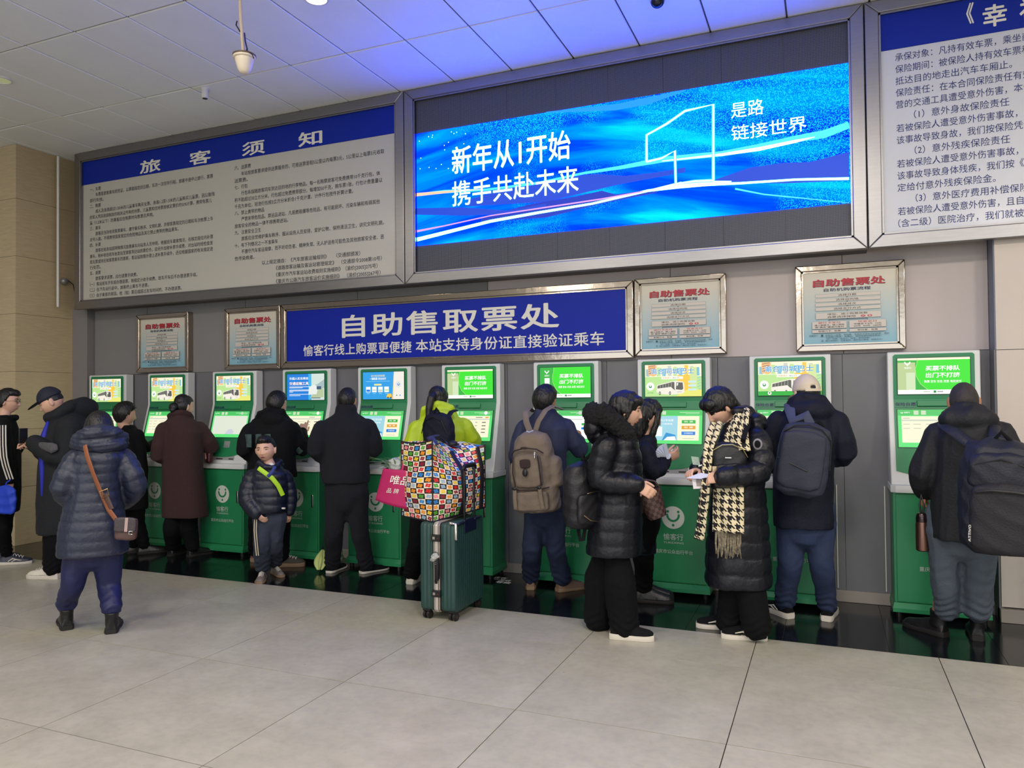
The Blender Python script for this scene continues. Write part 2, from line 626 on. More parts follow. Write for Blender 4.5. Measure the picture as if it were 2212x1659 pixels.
# ================================================================== BOARDS
M_PRWHITE = mat('print_white', (226, 224, 214), 0.6)
M_PANELW = mat('board_cream_film', (192, 189, 178), 0.35, coat=0.3)
M_PBLUE = mat('board_blue_film', (4, 38, 152), 0.5, spec=0.25)
M_INK = mat('print_ink', (34, 36, 48), 0.6)
M_INKB = mat('print_blue_ink', (24, 38, 110), 0.6)
M_CREAMF = mat('print_cream', (232, 228, 214), 0.5)

def steel_frame(x0, x1, z0, z1, wd, Y, parent, m, depth=0.06, lip=0.012):
    """mitred frame: four rails"""
    f = Y
    def rail(p):
        G().prism([(a, f, b) for a, b in p], (0, depth, 0)).build('frame_rail', m, parent, bevel=0.006)
    rail([(x0, z0), (x1, z0), (x1-wd, z0+wd), (x0+wd, z0+wd)])
    rail([(x1, z0), (x1, z1), (x1-wd, z1-wd), (x1-wd, z0+wd)])
    rail([(x1, z1), (x0, z1), (x0+wd, z1-wd), (x1-wd, z1-wd)])
    rail([(x0, z1), (x0, z0), (x0+wd, z0+wd), (x0+wd, z1-wd)])
    if lip:
        g = G()
        a0, a1, b0, b1 = x0+wd, x1-wd, z0+wd, z1-wd
        for (p, q) in (((a0, b0), (a1, b0+lip)), ((a0, b1-lip), (a1, b1)), ((a0, b0), (a0+lip, b1)), ((a1-lip, b0), (a1, b1))):
            g.box((p[0], f+0.012, p[1]), (q[0], f+0.03, q[1]))
        g.build('inner_bead', m, parent)

BZ0, BZ1 = 2.555, 4.300
boxm = mat('board_box_metal', (96, 92, 90), 0.5, metal=0.3)

# ---- left notice board
nb = thing('notice_board', 'huge notice board left of the lit screen, white characters on blue, black rules below', 'notice board', (-5.6, BY, BZ0))
X0, X1 = -7.737, -3.486
G().box((X0+0.01, BY+0.05, BZ0+0.01), (X1-0.001, WALLY-0.013, BZ1-0.01)).build('housing', boxm, nb)
steel_frame(X0, X1-0.004, BZ0, BZ1, 0.09, BY, nb, M_STEEL)
G().box((X0+0.09, BY+0.035, BZ0+0.09), (X1-0.094, BY+0.05, BZ1-0.09)).build('panel', M_PANELW, nb)
G().box((X0+0.092, BY+0.031, 3.945), (X1-0.096, BY+0.036, BZ1-0.092)).build('header_band', M_PBLUE, nb)
def char_parts(parent, O, items, m, bold, name='character'):
    for (s_, u0, u1, w0, w1) in items:
        q = Art(O); q.fittext(s_, u0, u1, w0, w1, m, bold); q.build(name, parent)
def spread_chars(s_, u0, u1, w0, w1):
    """each character of a line gets its own cell"""
    n = len(s_); VV = [glyphs(c)[0] for c in s_]
    full = glyphs(s_)[0]; x0, x1 = full[:, 0].min(), full[:, 0].max(); y0, y1 = full[:, 1].min(), full[:, 1].max()
    kx, ky = (u1-u0)/(x1-x0), (w1-w0)/(y1-y0)
    return [(c, u0+(i+V[:, 0].min()-x0)*kx, u0+(i+V[:, 0].max()-x0)*kx, w0+(V[:, 1].min()-y0)*ky, w0+(V[:, 1].max()-y0)*ky) for i, (c, V) in enumerate(zip(s_, VV))]
for ch, px0, px1, pz0, pz1 in (('旅', 297, 342, 349, 367), ('客', 404, 451, 316, 349), ('须', 518, 568, 295, 331), ('知', 640, 692, 276, 314)):
    A = at(px0, (pz0+pz1)/2, BY); B = at(px1, (pz0+pz1)/2, BY)
    char_parts(nb, (0, BY+0.031, 0), [(ch, A.x, B.x, 3.962, 4.100)], M_CREAMF, 0.022)
LT = ["一、车票", "  车票是旅客乘车的凭证，以票面指定的日期、车次一次完毕行程。旅客中途中止旅行，客票", "即行失效。", "二、购票",
 "  成人及身高超过1.50米的儿童乘车购买全票，身高1.2至1.5米的儿童购买儿童票，因公致残", "的军人凭民政部制发的相关证件购优待票，儿童票和优待票按核定票价的50%计算，携带免票儿",
 "童（1.2米以下）的乘客应在购票时向售票员声明。", "三、乘车", "  旅客应当持有效客票乘车，遵守乘车秩序、文明礼貌，并按客票规定的日期和车次检票上车",
 "对号入座。不得携带国家规定的危险物品及其它禁止携带的物品乘车。", "四、补票", "  旅客在始发站因特殊情况急需乘车向站务人员申明，根据班车载客情况，在核定座位内补票",
 "乘车，除补收自班车始发站至旅客到达站的票价外，应另外加收补票手续费，对出站时经检查发", "现无票或持无效客票乘车的旅客，客运站除需办理上述补票手续外，还应根据国家的有关规定进", "行处罚。",
 "五、退票", "  旅客要求退票，应付退票手续费。", "（一）客运班车开车前办理退票，按规定计收手续费，班车开车后不办理退票手续。", "（二）在汽车运行途中，旅客终止乘车不退票。", "（三）由于乘客的原因，检（验）票后或超过发车时间的，不办理退票。"]
RT = ["六、送票费", "  车站按旅客要求提供送票服务的，可按送票里程5公里以内每票3元，5公里以上每票5元收取", "送票费。", "七、行包",
 "  行包系指随旅客同车到达目的地的行李物品，每一名购票旅客可免费携带10千克行包，体", "积不能超过30立方分米，行包超过免费携带部分，每增加50千克，购车票1张，行包计费重量以", "千克为单位，轻泡行包按3立方分米折合1千克计重，计件行包按件折算计重。",
 "八、禁止携带的物品", "  严禁夹带危险品、禁运品进站，凡易燃易爆等危险品，有可能损坏、污染车辆和有碍其他", "旅客安全的物品一律不得携带进站。", "九、注意安全卫生",
 "  旅客应自觉维护乘车秩序，服从站务人员安排，爱护公物，保持清洁卫生，讲究文明礼貌。", "十、有下列情况之一不准乘车", "  不遵守汽车客运规章，而不听劝告者、精神失常、无人护送有可能危及其他旅客安全者、恶", "性传染病者。",
 "        以上规定摘自：《汽车旅客运输规则》    （交通部颁发）", "            《道路旅客运输及客运站管理规定》  （交通部令2008第10号）", "            《重庆市汽车客运站收费规则实施细则》（渝价[2005]275号）", "            《重庆市公路汽车旅客运价实施细则》  （渝价[2005]267号）"]
def width_units(s):
    return sum(1.0 if ord(c) > 255 else (0.9 if c == ' ' else 0.55) for c in s)
def block(art, lines, u0, u1, z0, z1, m, full, size, bold=0.0):
    """lines from z0 (first baseline) down to z1 (last); full = character cells across u0..u1"""
    n = len(lines)
    cell = (u1-u0)/full
    for i, ln in enumerate(lines):
        z = z0+(z1-z0)*i/(n-1)
        body = ln.strip(' ')
        lead = len(ln)-len(ln.lstrip(' '))
        art.h -= art.step
        art.text(body, u0+lead*cell, z, size, m, fit=width_units(body)*cell*0.97, bold=bold)
a = Art((0, BY+0.035, 0))
block(a, LT, -7.53, -5.70, 3.865, 2.685, M_INK, 42, 0.046, 0.008)
block(a, RT, -5.47, -3.67, 3.845, 2.668, M_INK, 42, 0.046, 0.008)
a.build('notice_text', nb, kind='stuff')

# ---- LED screen
ls = thing('led_screen', 'wide lit blue advertising screen high on the wall with white slogans', 'screen', (-1.6, BY, BZ0))
X0, X1 = -3.486, 0.277
G().box((X0+0.01, BY+0.06, BZ0+0.01), (X1-0.001, WALLY-0.013, BZ1-0.01)).build('housing', boxm, ls)
steel_frame(X0+0.002, X1-0.004, BZ0, BZ1, 0.09, BY, ls, M_STEEL)
LX0, LX1, LZ0, LZ1 = -3.378, 0.18, 2.897, 3.907
def led_off():
    m = bpy.data.materials.new('led_modules_off')
    m.use_nodes = True
    N, L = m.node_tree.nodes, m.node_tree.links
    b = N['Principled BSDF']; b.inputs['Roughness'].default_value = 0.5
    g = N.new('ShaderNodeNewGeometry'); v = N.new('ShaderNodeTexVoronoi'); v.inputs['Scale'].default_value = 95; v.inputs['Randomness'].default_value = 0.0
    L.new(g.outputs['Position'], v.inputs['Vector'])
    r = N.new('ShaderNodeValToRGB'); r.color_ramp.elements[0].position = 0.25; r.color_ramp.elements[0].color = srgb(96, 98, 108); r.color_ramp.elements[1].position = 0.5; r.color_ramp.elements[1].color = srgb(38, 40, 48)
    L.new(v.outputs['Distance'], r.inputs[0]); L.new(r.outputs[0], b.inputs['Base Color'])
    return m
M_OFF = led_off()
# module grid: each cabinet of the wall is a piece
nx, nz = 8, 3
zc = [2.652, 3.18, 3.70, 4.205]
for i in range(nx):
    for k in range(3):
        x0 = X0+0.1+(X1-X0-0.2)*i/nx; x1 = X0+0.1+(X1-X0-0.2)*(i+1)/nx
        G().box((x0+0.0008, BY+0.045, zc[k]+0.0008), (x1-0.0008, BY+0.075, zc[k+1]-0.0008)).build('led_module', M_OFF, ls)
def led_on():
    m = bpy.data.materials.new('led_picture')
    m.use_nodes = True
    N, L = m.node_tree.nodes, m.node_tree.links
    for n in list(N): N.remove(n)
    out = N.new('ShaderNodeOutputMaterial'); em = N.new('ShaderNodeEmission')
    g = N.new('ShaderNodeNewGeometry')
    sep = N.new('ShaderNodeSeparateXYZ'); L.new(g.outputs['Position'], sep.inputs[0])
    def M(op, a, b=None, c=None):
        n = N.new('ShaderNodeMath'); n.operation = op
        for i, x in enumerate((a, b, c)):
            if x is None: continue
            if isinstance(x, (int, float)): n.inputs[i].default_value = x
            else: L.new(x, n.inputs[i])
        return n.outputs[0]
    # flowing bands: noise stretched along x and sheared
    xx = M('DIVIDE', M('SUBTRACT', sep.outputs['X'], LX0), LX1-LX0)
    zz = M('DIVIDE', M('SUBTRACT', sep.outputs['Z'], LZ0), LZ1-LZ0)
    cb_ = N.new('ShaderNodeCombineXYZ')
    L.new(M('MULTIPLY', xx, 1.5), cb_.inputs[0])
    L.new(M('ADD', M('MULTIPLY', zz, 3.2), M('MULTIPLY', M('SINE', M('MULTIPLY', xx, 4.4)), -0.55)), cb_.inputs[1])
    n = N.new('ShaderNodeTexNoise'); n.inputs['Scale'].default_value = 1.6; n.inputs['Detail'].default_value = 5; n.inputs['Roughness'].default_value = 0.5; n.inputs['Distortion'].default_value = 0.5
    L.new(cb_.outputs[0], n.inputs['Vector'])
    r = N.new('ShaderNodeValToRGB')
    r.color_ramp.elements[0].position = 0.30; r.color_ramp.elements[0].color = srgb(0, 8, 150)
    r.color_ramp.elements[1].position = 0.76; r.color_ramp.elements[1].color = srgb(30, 118, 245)
    e = r.color_ramp.elements.new(0.44); e.color = srgb(0, 34, 205)
    e = r.color_ramp.elements.new(0.58); e.color = srgb(0, 70, 235)
    L.new(n.outputs['Fac'], r.inputs[0])
    # left edge and lower right lean to teal in blotches
    n2 = N.new('ShaderNodeTexNoise'); n2.inputs['Scale'].default_value = 1.1; n2.inputs['Detail'].default_value = 2
    L.new(g.outputs['Position'], n2.inputs['Vector'])
    mr = N.new('ShaderNodeMapRange'); mr.inputs['From Min'].default_value = 0.52; mr.inputs['From Max'].default_value = 0.60
    mr.inputs['To Max'].default_value = 0.75
    L.new(n2.outputs['Fac'], mr.inputs['Value'])
    mx = N.new('ShaderNodeMix'); mx.data_type = 'RGBA'
    n3 = N.new('ShaderNodeTexNoise'); n3.inputs['Scale'].default_value = 130; n3.inputs['Detail'].default_value = 1
    L.new(g.outputs['Position'], n3.inputs['Vector'])
    fine = M('MULTIPLY', mr.outputs[0], M('GREATER_THAN', n3.outputs['Fac'], 0.53))
    L.new(fine, mx.inputs[0]); L.new(r.outputs[0], mx.inputs[6]); mx.inputs[7].default_value = srgb(60, 104, 60)
    # the dots of the diodes
    v = N.new('ShaderNodeTexVoronoi'); v.inputs['Scale'].default_value = 95; v.inputs['Randomness'].default_value = 0.0
    L.new(g.outputs['Position'], v.inputs['Vector'])
    dr = N.new('ShaderNodeMapRange'); dr.inputs['From Min'].default_value = 0.2; dr.inputs['From Max'].default_value = 0.55; dr.inputs['To Min'].default_value = 1.25; dr.inputs['To Max'].default_value = 0.55
    L.new(v.outputs['Distance'], dr.inputs['Value'])
    vm = N.new('ShaderNodeVectorMath'); vm.operation = 'MULTIPLY'; vm.inputs[1].default_value = (0.1, 2.5, 6.0)
    L.new(mx.outputs[2], vm.inputs[0]); L.new(vm.outputs[0], em.inputs[0])
    L.new(M('MULTIPLY', dr.outputs[0], 4.2), em.inputs[1])
    L.new(em.outputs[0], out.inputs[0])
    return m
M_LED = led_on()
G().box((LX0, BY+0.040, LZ0), (LX1, BY+0.046, LZ1)).build('lit_picture', M_LED, ls)
def E(name, col, s=1.0): return mat('screen_'+name, col, 0.5, emit=s)
EW = E('white', (160, 228, 255), 6.0); ECY = E('cyan', (110, 240, 255), 6.0); ELB = E('light_blue', (40, 140, 255), 3.6); EMB = E('mid_blue', (0, 80, 225), 2.0); EDB = E('deep_blue', (0, 40, 165), 1.5); EPK = E('pink', (220, 160, 235), 1.2); EOR = E('amber', (255, 190, 150), 1.4); EHILL = E('hill_blue', (4, 60, 190), 1.4)
a = Art((0, BY+0.040, 0), eps=0.0005, step=0.00025)
def LP(px, py):
    p = at(px, py, BY+0.04); return (p.x, p.z)
def clampz(pts): return [(min(max(x, LX0), LX1), min(max(z, LZ0), LZ1)) for x, z in pts]
def ribbon(pix, t, m): a.stroke(clampz([LP(*q) for q in pix]), t, m)
# hills
def hill(top, bot, m):
    a.poly(clampz([LP(*q) for q in bot]+[LP(*q) for q in reversed(top)]), m)
hill([(1010, 432), (1090, 408), (1180, 396), (1260, 378), (1290, 376), (1350, 380), (1420, 372), (1480, 362)], [(1010, 446), (1180, 436), (1330, 400), (1480, 372)], EHILL)
hill([(1545, 388), (1620, 362), (1690, 352), (1750, 350), (1834, 328)], [(1545, 396), (1700, 396), (1834, 390)], EHILL)
hill([(1040, 470), (1150, 440), (1240, 425), (1300, 412), (1330, 420), (1420, 408)], [(1040, 480), (1180, 470), (1300, 440), (1420, 416)], EDB)
hill([(899, 450), (1000, 448), (1100, 455), (1180, 440)], [(899, 464), (1000, 466), (1100, 462), (1180, 446)], EHILL)
# light streaks
ribbon([(898, 421), (960, 414), (1050, 410), (1160, 396), (1262, 374), (1340, 362), (1430, 345), (1560, 332), (1640, 318), (1720, 300), (1780, 290), (1834, 270)], [0.02, 0.03, 0.02, 0.02, 0.02, 0.03, 0.045, 0.04, 0.05, 0.05, 0.06, 0.05], ELB)
ribbon([(1430, 348), (1560, 334), (1640, 322), (1720, 305), (1760, 296)], [0.006, 0.02, 0.028, 0.022, 0.004], EW)
ribbon([(898, 421), (960, 415), (1040, 409)], [0.03, 0.022, 0.004], EOR)
ribbon([(898, 518), (980, 498), (1060, 478), (1160, 460), (1280, 440), (1400, 412), (1500, 400), (1600, 396), (1720, 388), (1834, 386)], [0.035, 0.03, 0.026, 0.022, 0.018, 0.02, 0.024, 0.018, 0.016, 0.02], ECY)
ribbon([(898, 500), (960, 488), (1060, 466), (1180, 448), (1300, 430), (1420, 408)], [0.02, 0.012, 0.01, 0.012, 0.012, 0.01], EPK)
ribbon([(1390, 414), (1470, 400), (1540, 396), (1580, 392)], [0.006, 0.05, 0.035, 0.006], EW)
ribbon([(1588, 408), (1650, 420), (1730, 428), (1834, 440)], [0.014, 0.01, 0.008, 0.004], ELB)
ribbon([(1180, 215), (1330, 232), (1400, 218), (1480, 196)], [0.01, 0.05, 0.06, 0.01], E('sweep', (10, 110, 240), 2.4))
# big outlined numeral
one = [LP(*q) for q in ((1397, 350), (1397, 292), (1440, 268), (1480, 240), (1541, 226), (1541, 390))]
one2 = [LP(*q) for q in ((1397, 350), (1430, 342), (1458, 326), (1460, 397), (1500, 392), (1541, 390))]
for pl_ in (one, one2): a.stroke(pl_, 0.026, ELB)
for pl_ in (one, one2): a.stroke(pl_, 0.013, EW)
a.fittext('新年从1开始', -3.02, -1.925, 3.49, 3.735, EW, bold=0.012)
a.fittext('携手共赴未来', -3.02, -1.86, 3.21, 3.43, EW, bold=0.008)
a.fittext('是路', -0.645, -0.41, 3.625, 3.745, EW, bold=0.0)
a.fittext('链接世界', -0.645, -0.115, 3.455, 3.57, E('pale', (190, 235, 255), 4.0), bold=0.0)
rr = random.Random(5)
for k in range(22):
    x = rr.uniform(LX0+0.03, LX0+0.5); z = rr.uniform(3.5, 3.88)
    a.rect(x, z, x+0.007, z+0.007, EW)
a.build('picture_lettering', ls)

# ---- right notice board
rb = thing('notice_board', 'notice board right of the lit screen, blue printed insurance text on pale ground', 'notice board', (1.2, BY, BZ0))
X0, X1 = 0.277, 4.2
G().box((X0+0.01, BY+0.05, BZ0+0.01), (X1, 5.925, BZ1-0.01)).build('housing', boxm, rb)
steel_frame(X0+0.002, X1, BZ0, BZ1, 0.09, BY, rb, M_STEEL)
M_PANEL2 = mat('board_pale_film', (206, 208, 214), 0.35, coat=0.3)
G().box((X0+0.09, BY+0.035, BZ0+0.09), (X1-0.09, BY+0.05, BZ1-0.09)).build('panel', M_PANEL2, rb)
G().box((X0+0.092, BY+0.031, 3.945), (X1-0.092, BY+0.036, BZ1-0.092)).build('header_band', M_PBLUE, rb)
char_parts(rb, (0, BY+0.031, 0), [('《', 0.905, 0.95, 4.03, 4.175), ('幸', 1.0, 1.14, 3.985, 4.135), ('福', 1.21, 1.35, 3.985, 4.135)], M_CREAMF, 0.022)
R2 = ["承保对象：凡持有效车票，乘坐商业", "保险期间：被保险人持有效车票和保", "抵达目的地走出汽车车厢止。", "保险责任：在本合同保险责任有效期", "营的交通工具遭受意外伤害，本公司",
      "  （1）意外身故保险责任", "若被保险人遭受意外伤害事故，且自", "该事故导致身故，我们按保险凭证载", "  （2）意外残疾保险责任", "若被保险人遭受意外伤害事故，且自",
      "该事故导致身体残疾，我们按《人身", "定给付意外残疾保险金。", "  （3）意外医疗费用补偿保险责任", "若被保险人遭受意外伤害，且自事故", "（含二级）医院治疗，我们就被保险"]
a = Art((0, BY+0.035, 0))
block(a, R2, 0.47, 1.35, 3.862, 2.695, M_INKB, 16, 0.060, 0.0)
a.build('notice_text', rb, kind='stuff')

# ---- blue middle sign
SY = 6.045
ms = thing('hanging_sign', 'long blue sign with large white characters above the ticket machines', 'sign', (-3.25, SY, 1.84))
steel_frame(-5.038, -1.456, 1.842, 2.478, 0.055, SY, ms, M_STEELP, WALLY-0.014-SY)
G().box((-4.985, SY+0.02, 1.895), (-1.51, SY+0.045, 2.425)).build('panel', mat('sign_blue_film', (4, 34, 158), 0.5, spec=0.25), ms)
char_parts(ms, (0, SY+0.02, 0), spread_chars('自助售取票处', -4.315, -2.10, 2.118, 2.338), M_PRWHITE, 0.020)
char_parts(ms, (0, SY+0.02, 0), spread_chars('愉客行线上购票更便捷', -4.772, -3.545, 1.955, 2.065), M_PRWHITE, 0.013)
char_parts(ms, (0, SY+0.02, 0), spread_chars('本站支持身份证直接验证乘车', -3.50, -1.707, 1.955, 2.072), M_PRWHITE, 0.013)

# ---- four instruction posters
def grad_mat():
    m = bpy.data.materials.new('poster_print')
    m.use_nodes = True
    N, L = m.node_tree.nodes, m.node_tree.links
    b = N['Principled BSDF']; b.inputs['Roughness'].default_value = 0.45
    g = N.new('ShaderNodeNewGeometry'); s = N.new('ShaderNodeSeparateXYZ'); L.new(g.outputs['Position'], s.inputs[0])
    r = N.new('ShaderNodeMapRange'); r.inputs['From Min'].default_value = 1.9; r.inputs['From Max'].default_value = 2.38
    L.new(s.outputs['Z'], r.inputs['Value'])
    cr = N.new('ShaderNodeValToRGB'); cr.color_ramp.elements[0].color = srgb(128, 178, 196); cr.color_ramp.elements[1].color = srgb(208, 202, 186)
    L.new(r.outputs[0], cr.inputs[0]); L.new(cr.outputs[0], b.inputs['Base Color'])
    return m
M_POST = grad_mat()
M_RED = mat('print_red', (186, 40, 58), 0.5); M_NAVY = mat('print_navy', (22, 26, 80), 0.5); M_BOXP = mat('print_box', (204, 196, 186), 0.5); M_BOXE = mat('print_box_edge', (150, 160, 160), 0.5); M_DKP = mat('print_black', (24, 24, 30), 0.5); M_TEAL = mat('print_teal_ink', (14, 60, 90), 0.5)
posters = [(-7.02, -6.262, 'first instruction poster from the left, steel framed, nearest the cream column', 1.842, 2.476),
           (-5.764, -5.046, 'framed instruction poster touching the left end of the long blue sign', 1.842, 2.477),
           (-1.446, -0.722, 'framed instruction poster touching the right end of the long blue sign', 1.855, 2.484),
           (-0.216, 0.52, 'framed instruction poster standing alone above the last two machines on the right', 1.850, 2.492)]
for (x0, x1, lab, z0, z1) in posters:
    p = thing('instruction_poster', lab, 'poster', ((x0+x1)/2, SY, z0), group='framed instruction posters over the machines')
    steel_frame(x0, x1, z0, z1, 0.045, SY, p, M_STEELP, WALLY-0.014-SY, lip=0.01)
    G().box((x0+0.046, SY+0.02, z0+0.046), (x1-0.046, SY+0.045, z1-0.046)).build('panel', M_POST, p)
    a = Art((x0+0.052, SY+0.02, z0+0.052))
    W_, H_ = x1-x0-0.104, z1-z0-0.104
    def T(s, cx_, z, w_, h_, m, bold=0.0, sl=0.0): a.fittext(s, (cx_-w_/2)*W_, (cx_+w_/2)*W_, z*H_, (z+h_)*H_, m, bold, sl)
    a.fittext('自助售票处', 0.115*W_, 0.885*W_, 0.790*H_, 0.895*H_, M_DKP, 0.03, 0.05)
    a.fittext('自助售票处', 0.11*W_, 0.88*W_, 0.796*H_, 0.90*H_, M_RED, 0.024, 0.05)
    T('自助机购票流程', 0.48, 0.725, 0.50, 0.046, M_NAVY, 0.012)
    def bx(u0, w0, u1, w1):
        a.rect(u0*W_-0.002, w0*H_-0.002, u1*W_+0.002, w1*H_+0.002, M_BOXE); a.rect(u0*W_, w0*H_, u1*W_, w1*H_, M_BOXP)
    for k, (s, w_) in enumerate((('选择日期', 0.19), ('选择目的地', 0.24), ('选择班次', 0.19), ('选择支付方式', 0.29))):
        z = 0.655-k*0.062
        bx(0.14, z-0.005, 0.83, z+0.036)
        T(s, 0.48, z, w_, 0.030, M_DKP, 0.008)
        a.poly([(0.47*W_, (z-0.007)*H_), (0.48*W_, (z-0.02)*H_), (0.49*W_, (z-0.007)*H_)], M_DKP)
    bx(0.14, 0.350, 0.83, 0.430)
    T('增加、减少购票张数', 0.48, 0.396, 0.43, 0.028, M_DKP, 0.008)
    T('自愿选择保险', 0.42, 0.358, 0.30, 0.028, M_DKP, 0.008)
    for cc, sg in ((0.645, 0), (0.715, 1)):
        a.disc(cc*W_, 0.371*H_, 0.016, M_RED, 0.008, 14); a.rect((cc-0.014)*W_, 0.367*H_, (cc+0.014)*W_, 0.375*H_, M_BOXP)
        if sg: a.rect((cc-0.004)*W_, 0.359*H_, (cc+0.004)*W_, 0.383*H_, M_BOXP)
    a.stroke([(0.28*W_, 0.315*H_), (0.28*W_, 0.335*H_)], 0.003, M_NAVY); a.stroke([(0.28*W_, 0.335*H_), (0.69*W_, 0.335*H_)], 0.003, M_NAVY); a.stroke([(0.69*W_, 0.335*H_), (0.69*W_, 0.315*H_)], 0.003, M_NAVY); a.stroke([(0.48*W_, 0.335*H_), (0.48*W_, 0.35*H_)], 0.003, M_NAVY)
    bx(0.10, 0.215, 0.47, 0.312); bx(0.50, 0.215, 0.88, 0.312)
    T('银行卡支付', 0.285, 0.281, 0.24, 0.026, M_RED, 0.004); T('现金支付', 0.69, 0.281, 0.20, 0.026, M_RED, 0.004)
    T('插入银联卡，输入密码', 0.285, 0.252, 0.32, 0.022, M_DKP, 0.004); T('按“确定”键进行支付', 0.285, 0.224, 0.31, 0.022, M_DKP, 0.004)
    T('可接收￥5元  10元', 0.69, 0.252, 0.29, 0.022, M_DKP, 0.004); T('20元  50元  100元', 0.69, 0.224, 0.29, 0.020, M_DKP, 0.004)
    bx(0.10, 0.160, 0.47, 0.198); bx(0.50, 0.160, 0.88, 0.198)
    T('取银行卡、取票', 0.285, 0.167, 0.24, 0.024, M_DKP, 0.006); T('取找零、取票', 0.69, 0.167, 0.21, 0.024, M_DKP, 0.006)
    T('温馨提示：', 0.115, 0.112, 0.11, 0.018, M_TEAL, 0.01); T('1', 0.205, 0.104, 0.022, 0.028, M_TEAL, 0.02); T('2', 0.205, 0.036, 0.026, 0.024, M_TEAL, 0.01)
    T('如购买儿童票、军残票、免票及中途站点的旅客，请到', 0.575, 0.112, 0.67, 0.020, M_TEAL, 0.01); T('专售窗口购票。购票后，请您保管好随身物品！', 0.535, 0.086, 0.59, 0.020, M_TEAL, 0.01)
    T('（如：车票、信用卡、找零、身份证等）', 0.48, 0.060, 0.46, 0.018, M_TEAL, 0.01); T('输入密码时，注意遮挡，谨防他人窥视。谢谢合作！', 0.54, 0.034, 0.60, 0.020, M_TEAL, 0.01)
    a.build('poster_text', p, kind='stuff')

# ---- ceiling fittings
def lp(px, py): return fl(px, py, CEIL)
p0 = lp(443, 192)
t = thing('ceiling_camera', 'small white cylindrical camera on the ceiling above the left notice board', 'camera', tuple(p0))
G().lathe([(0.034, 0.003), (0.036, -0.010), (0.030, -0.014), (0.030, -0.03)], p0).build('base', M_WHITEP, t, smooth=True)
G().lathe([(0.026, -0.02), (0.029, -0.05), (0.029, -0.082), (0.024, -0.088)], p0+Vector((0.003, -0.004, 0))).build('housing', M_WHITEP, t, smooth=True)
G().lathe([(0.022, -0.084), (0.022, -0.0905)], p0+Vector((0.003, -0.004, 0))).build('lens', M_BLACK, t)
p0 = lp(1420, -14)
t = thing('dome_camera', 'white dome camera on the ceiling above the lit screen, cut by the top edge', 'camera', tuple(p0))
G().lathe([(0.06, 0.003), (0.062, -0.02), (0.055, -0.03), (0.055, -0.055)], p0).build('base', M_WHITEP, t, smooth=True)
G().ell(p0+Vector((0, 0, -0.055)), (0.048, 0.048, 0.045)).build('dome', mat('smoked_dome', (14, 20, 44), 0.08), t, smooth=True)
# hanging camera on a pole
Yp = 3.6
top = at(512, -330, Yp); bot = at(526, 120, Yp)
top = Vector((bot.x-0.04, Yp, CEIL+0.002)); mid = at(520, 40, Yp)
t = thing('hanging_camera', 'white camera housing hanging from the ceiling on a thin pole with cables', 'camera', tuple(bot))
k = 1/ppm(bot)
M_POLE = mat('cream_pole', (206, 186, 160), 0.5)
G().tube([top, mid, bot], 0.0105, 10).build('pole', M_POLE, t, smooth=True)
s_ = 24*k
G().lathe([(s_*0.95, 0.004), (s_, 0.0), (s_*0.98, -0.012), (s_*0.82, -0.016), (s_*0.80, -0.03), (s_*0.62, -0.075), (s_*0.45, -0.098), (s_*0.2, -0.107)], at(528, 122, Yp)).build('housing', mat('cream_plastic', (226, 214, 192), 0.4), t, smooth=True)
G().lathe([(s_*1.02, 0.008), (s_*1.02, -0.002)], at(528, 122, Yp)).build('mount_plate', mat('brown_metal', (92, 74, 58), 0.5), t)
G().tube([at(512, 46, Yp-0.02), at(510, 54, Yp-0.02), at(515, 62, Yp-0.02), at(518, 68, Yp-0.01)], 0.004, 6).build('cable', M_BLACK, t, smooth=True)
G().tube([at(528, 72, Yp-0.02), at(530, 90, Yp-0.02), at(534, 106, Yp-0.03), at(530, 116, Yp-0.02)], 0.005, 6).build('cable', mat('blue_cable', (24, 34, 92), 0.5), t, smooth=True)
G().tube([at(536, 110, Yp-0.02), at(545, 118, Yp-0.03), at(548, 126, Yp-0.04)], 0.003, 6).build('cable', M_BLACK, t, smooth=True)
# recessed downlights
for (px, py, lab) in ((683, -4, 'round recessed ceiling light at the top edge right of the hanging camera'), (2, 172, 'round recessed ceiling light at the left edge of the ceiling')):
    p0 = lp(px, py)
    t = thing('ceiling_light', lab, 'ceiling light', tuple(p0), group='round recessed ceiling lights')
    r0 = 0.085
    G().lathe([(r0, 0.002), (r0*1.02, -0.008), (r0*0.86, -0.010), (r0*0.84, 0.0)], p0).build('trim_ring', M_WHITEP, t, smooth=True)
    G().lathe([(r0*0.84, -0.003), (r0*0.8, -0.005)], p0).build('diffuser', mat('lamp_glow', (255, 244, 214), 0.5, emit=5.0 if px > 100 else 0.55) if px > 100 else mat('lamp_dim', (196, 200, 150), 0.5, emit=0.5), t)
# small camera on the column
p0 = Vector((-7.99, *(lambda q: (q[1], q[2]))(ray(133, 608)*(-8.0/ray(133, 608)[0])))); p0.z += CAMH
t = thing('wall_camera', 'small round camera on the column beside the lower left corner of the notice board', 'camera', tuple(p0))
G().ell(p0+Vector((0.03, 0, 0)), (0.04, 0.045, 0.04)).build('dome', mat('grey_dome', (150, 150, 146), 0.2, metal=0.4), t, smooth=True)
G().tube([p0, p0+Vector((0.035, 0, 0))], 0.03, 14, round_caps=False).build('base', M_DKGREY, t, smooth=True)
c_ = p0
G().tube([c_+Vector((0.02, 0.05, 0.02)), c_+Vector((0.02, 0.12, -0.02)), c_+Vector((0.02, 0.14, -0.12)), c_+Vector((0.02, 0.2, -0.16))], 0.004, 6).build('cable', M_BLACK, t, smooth=True)

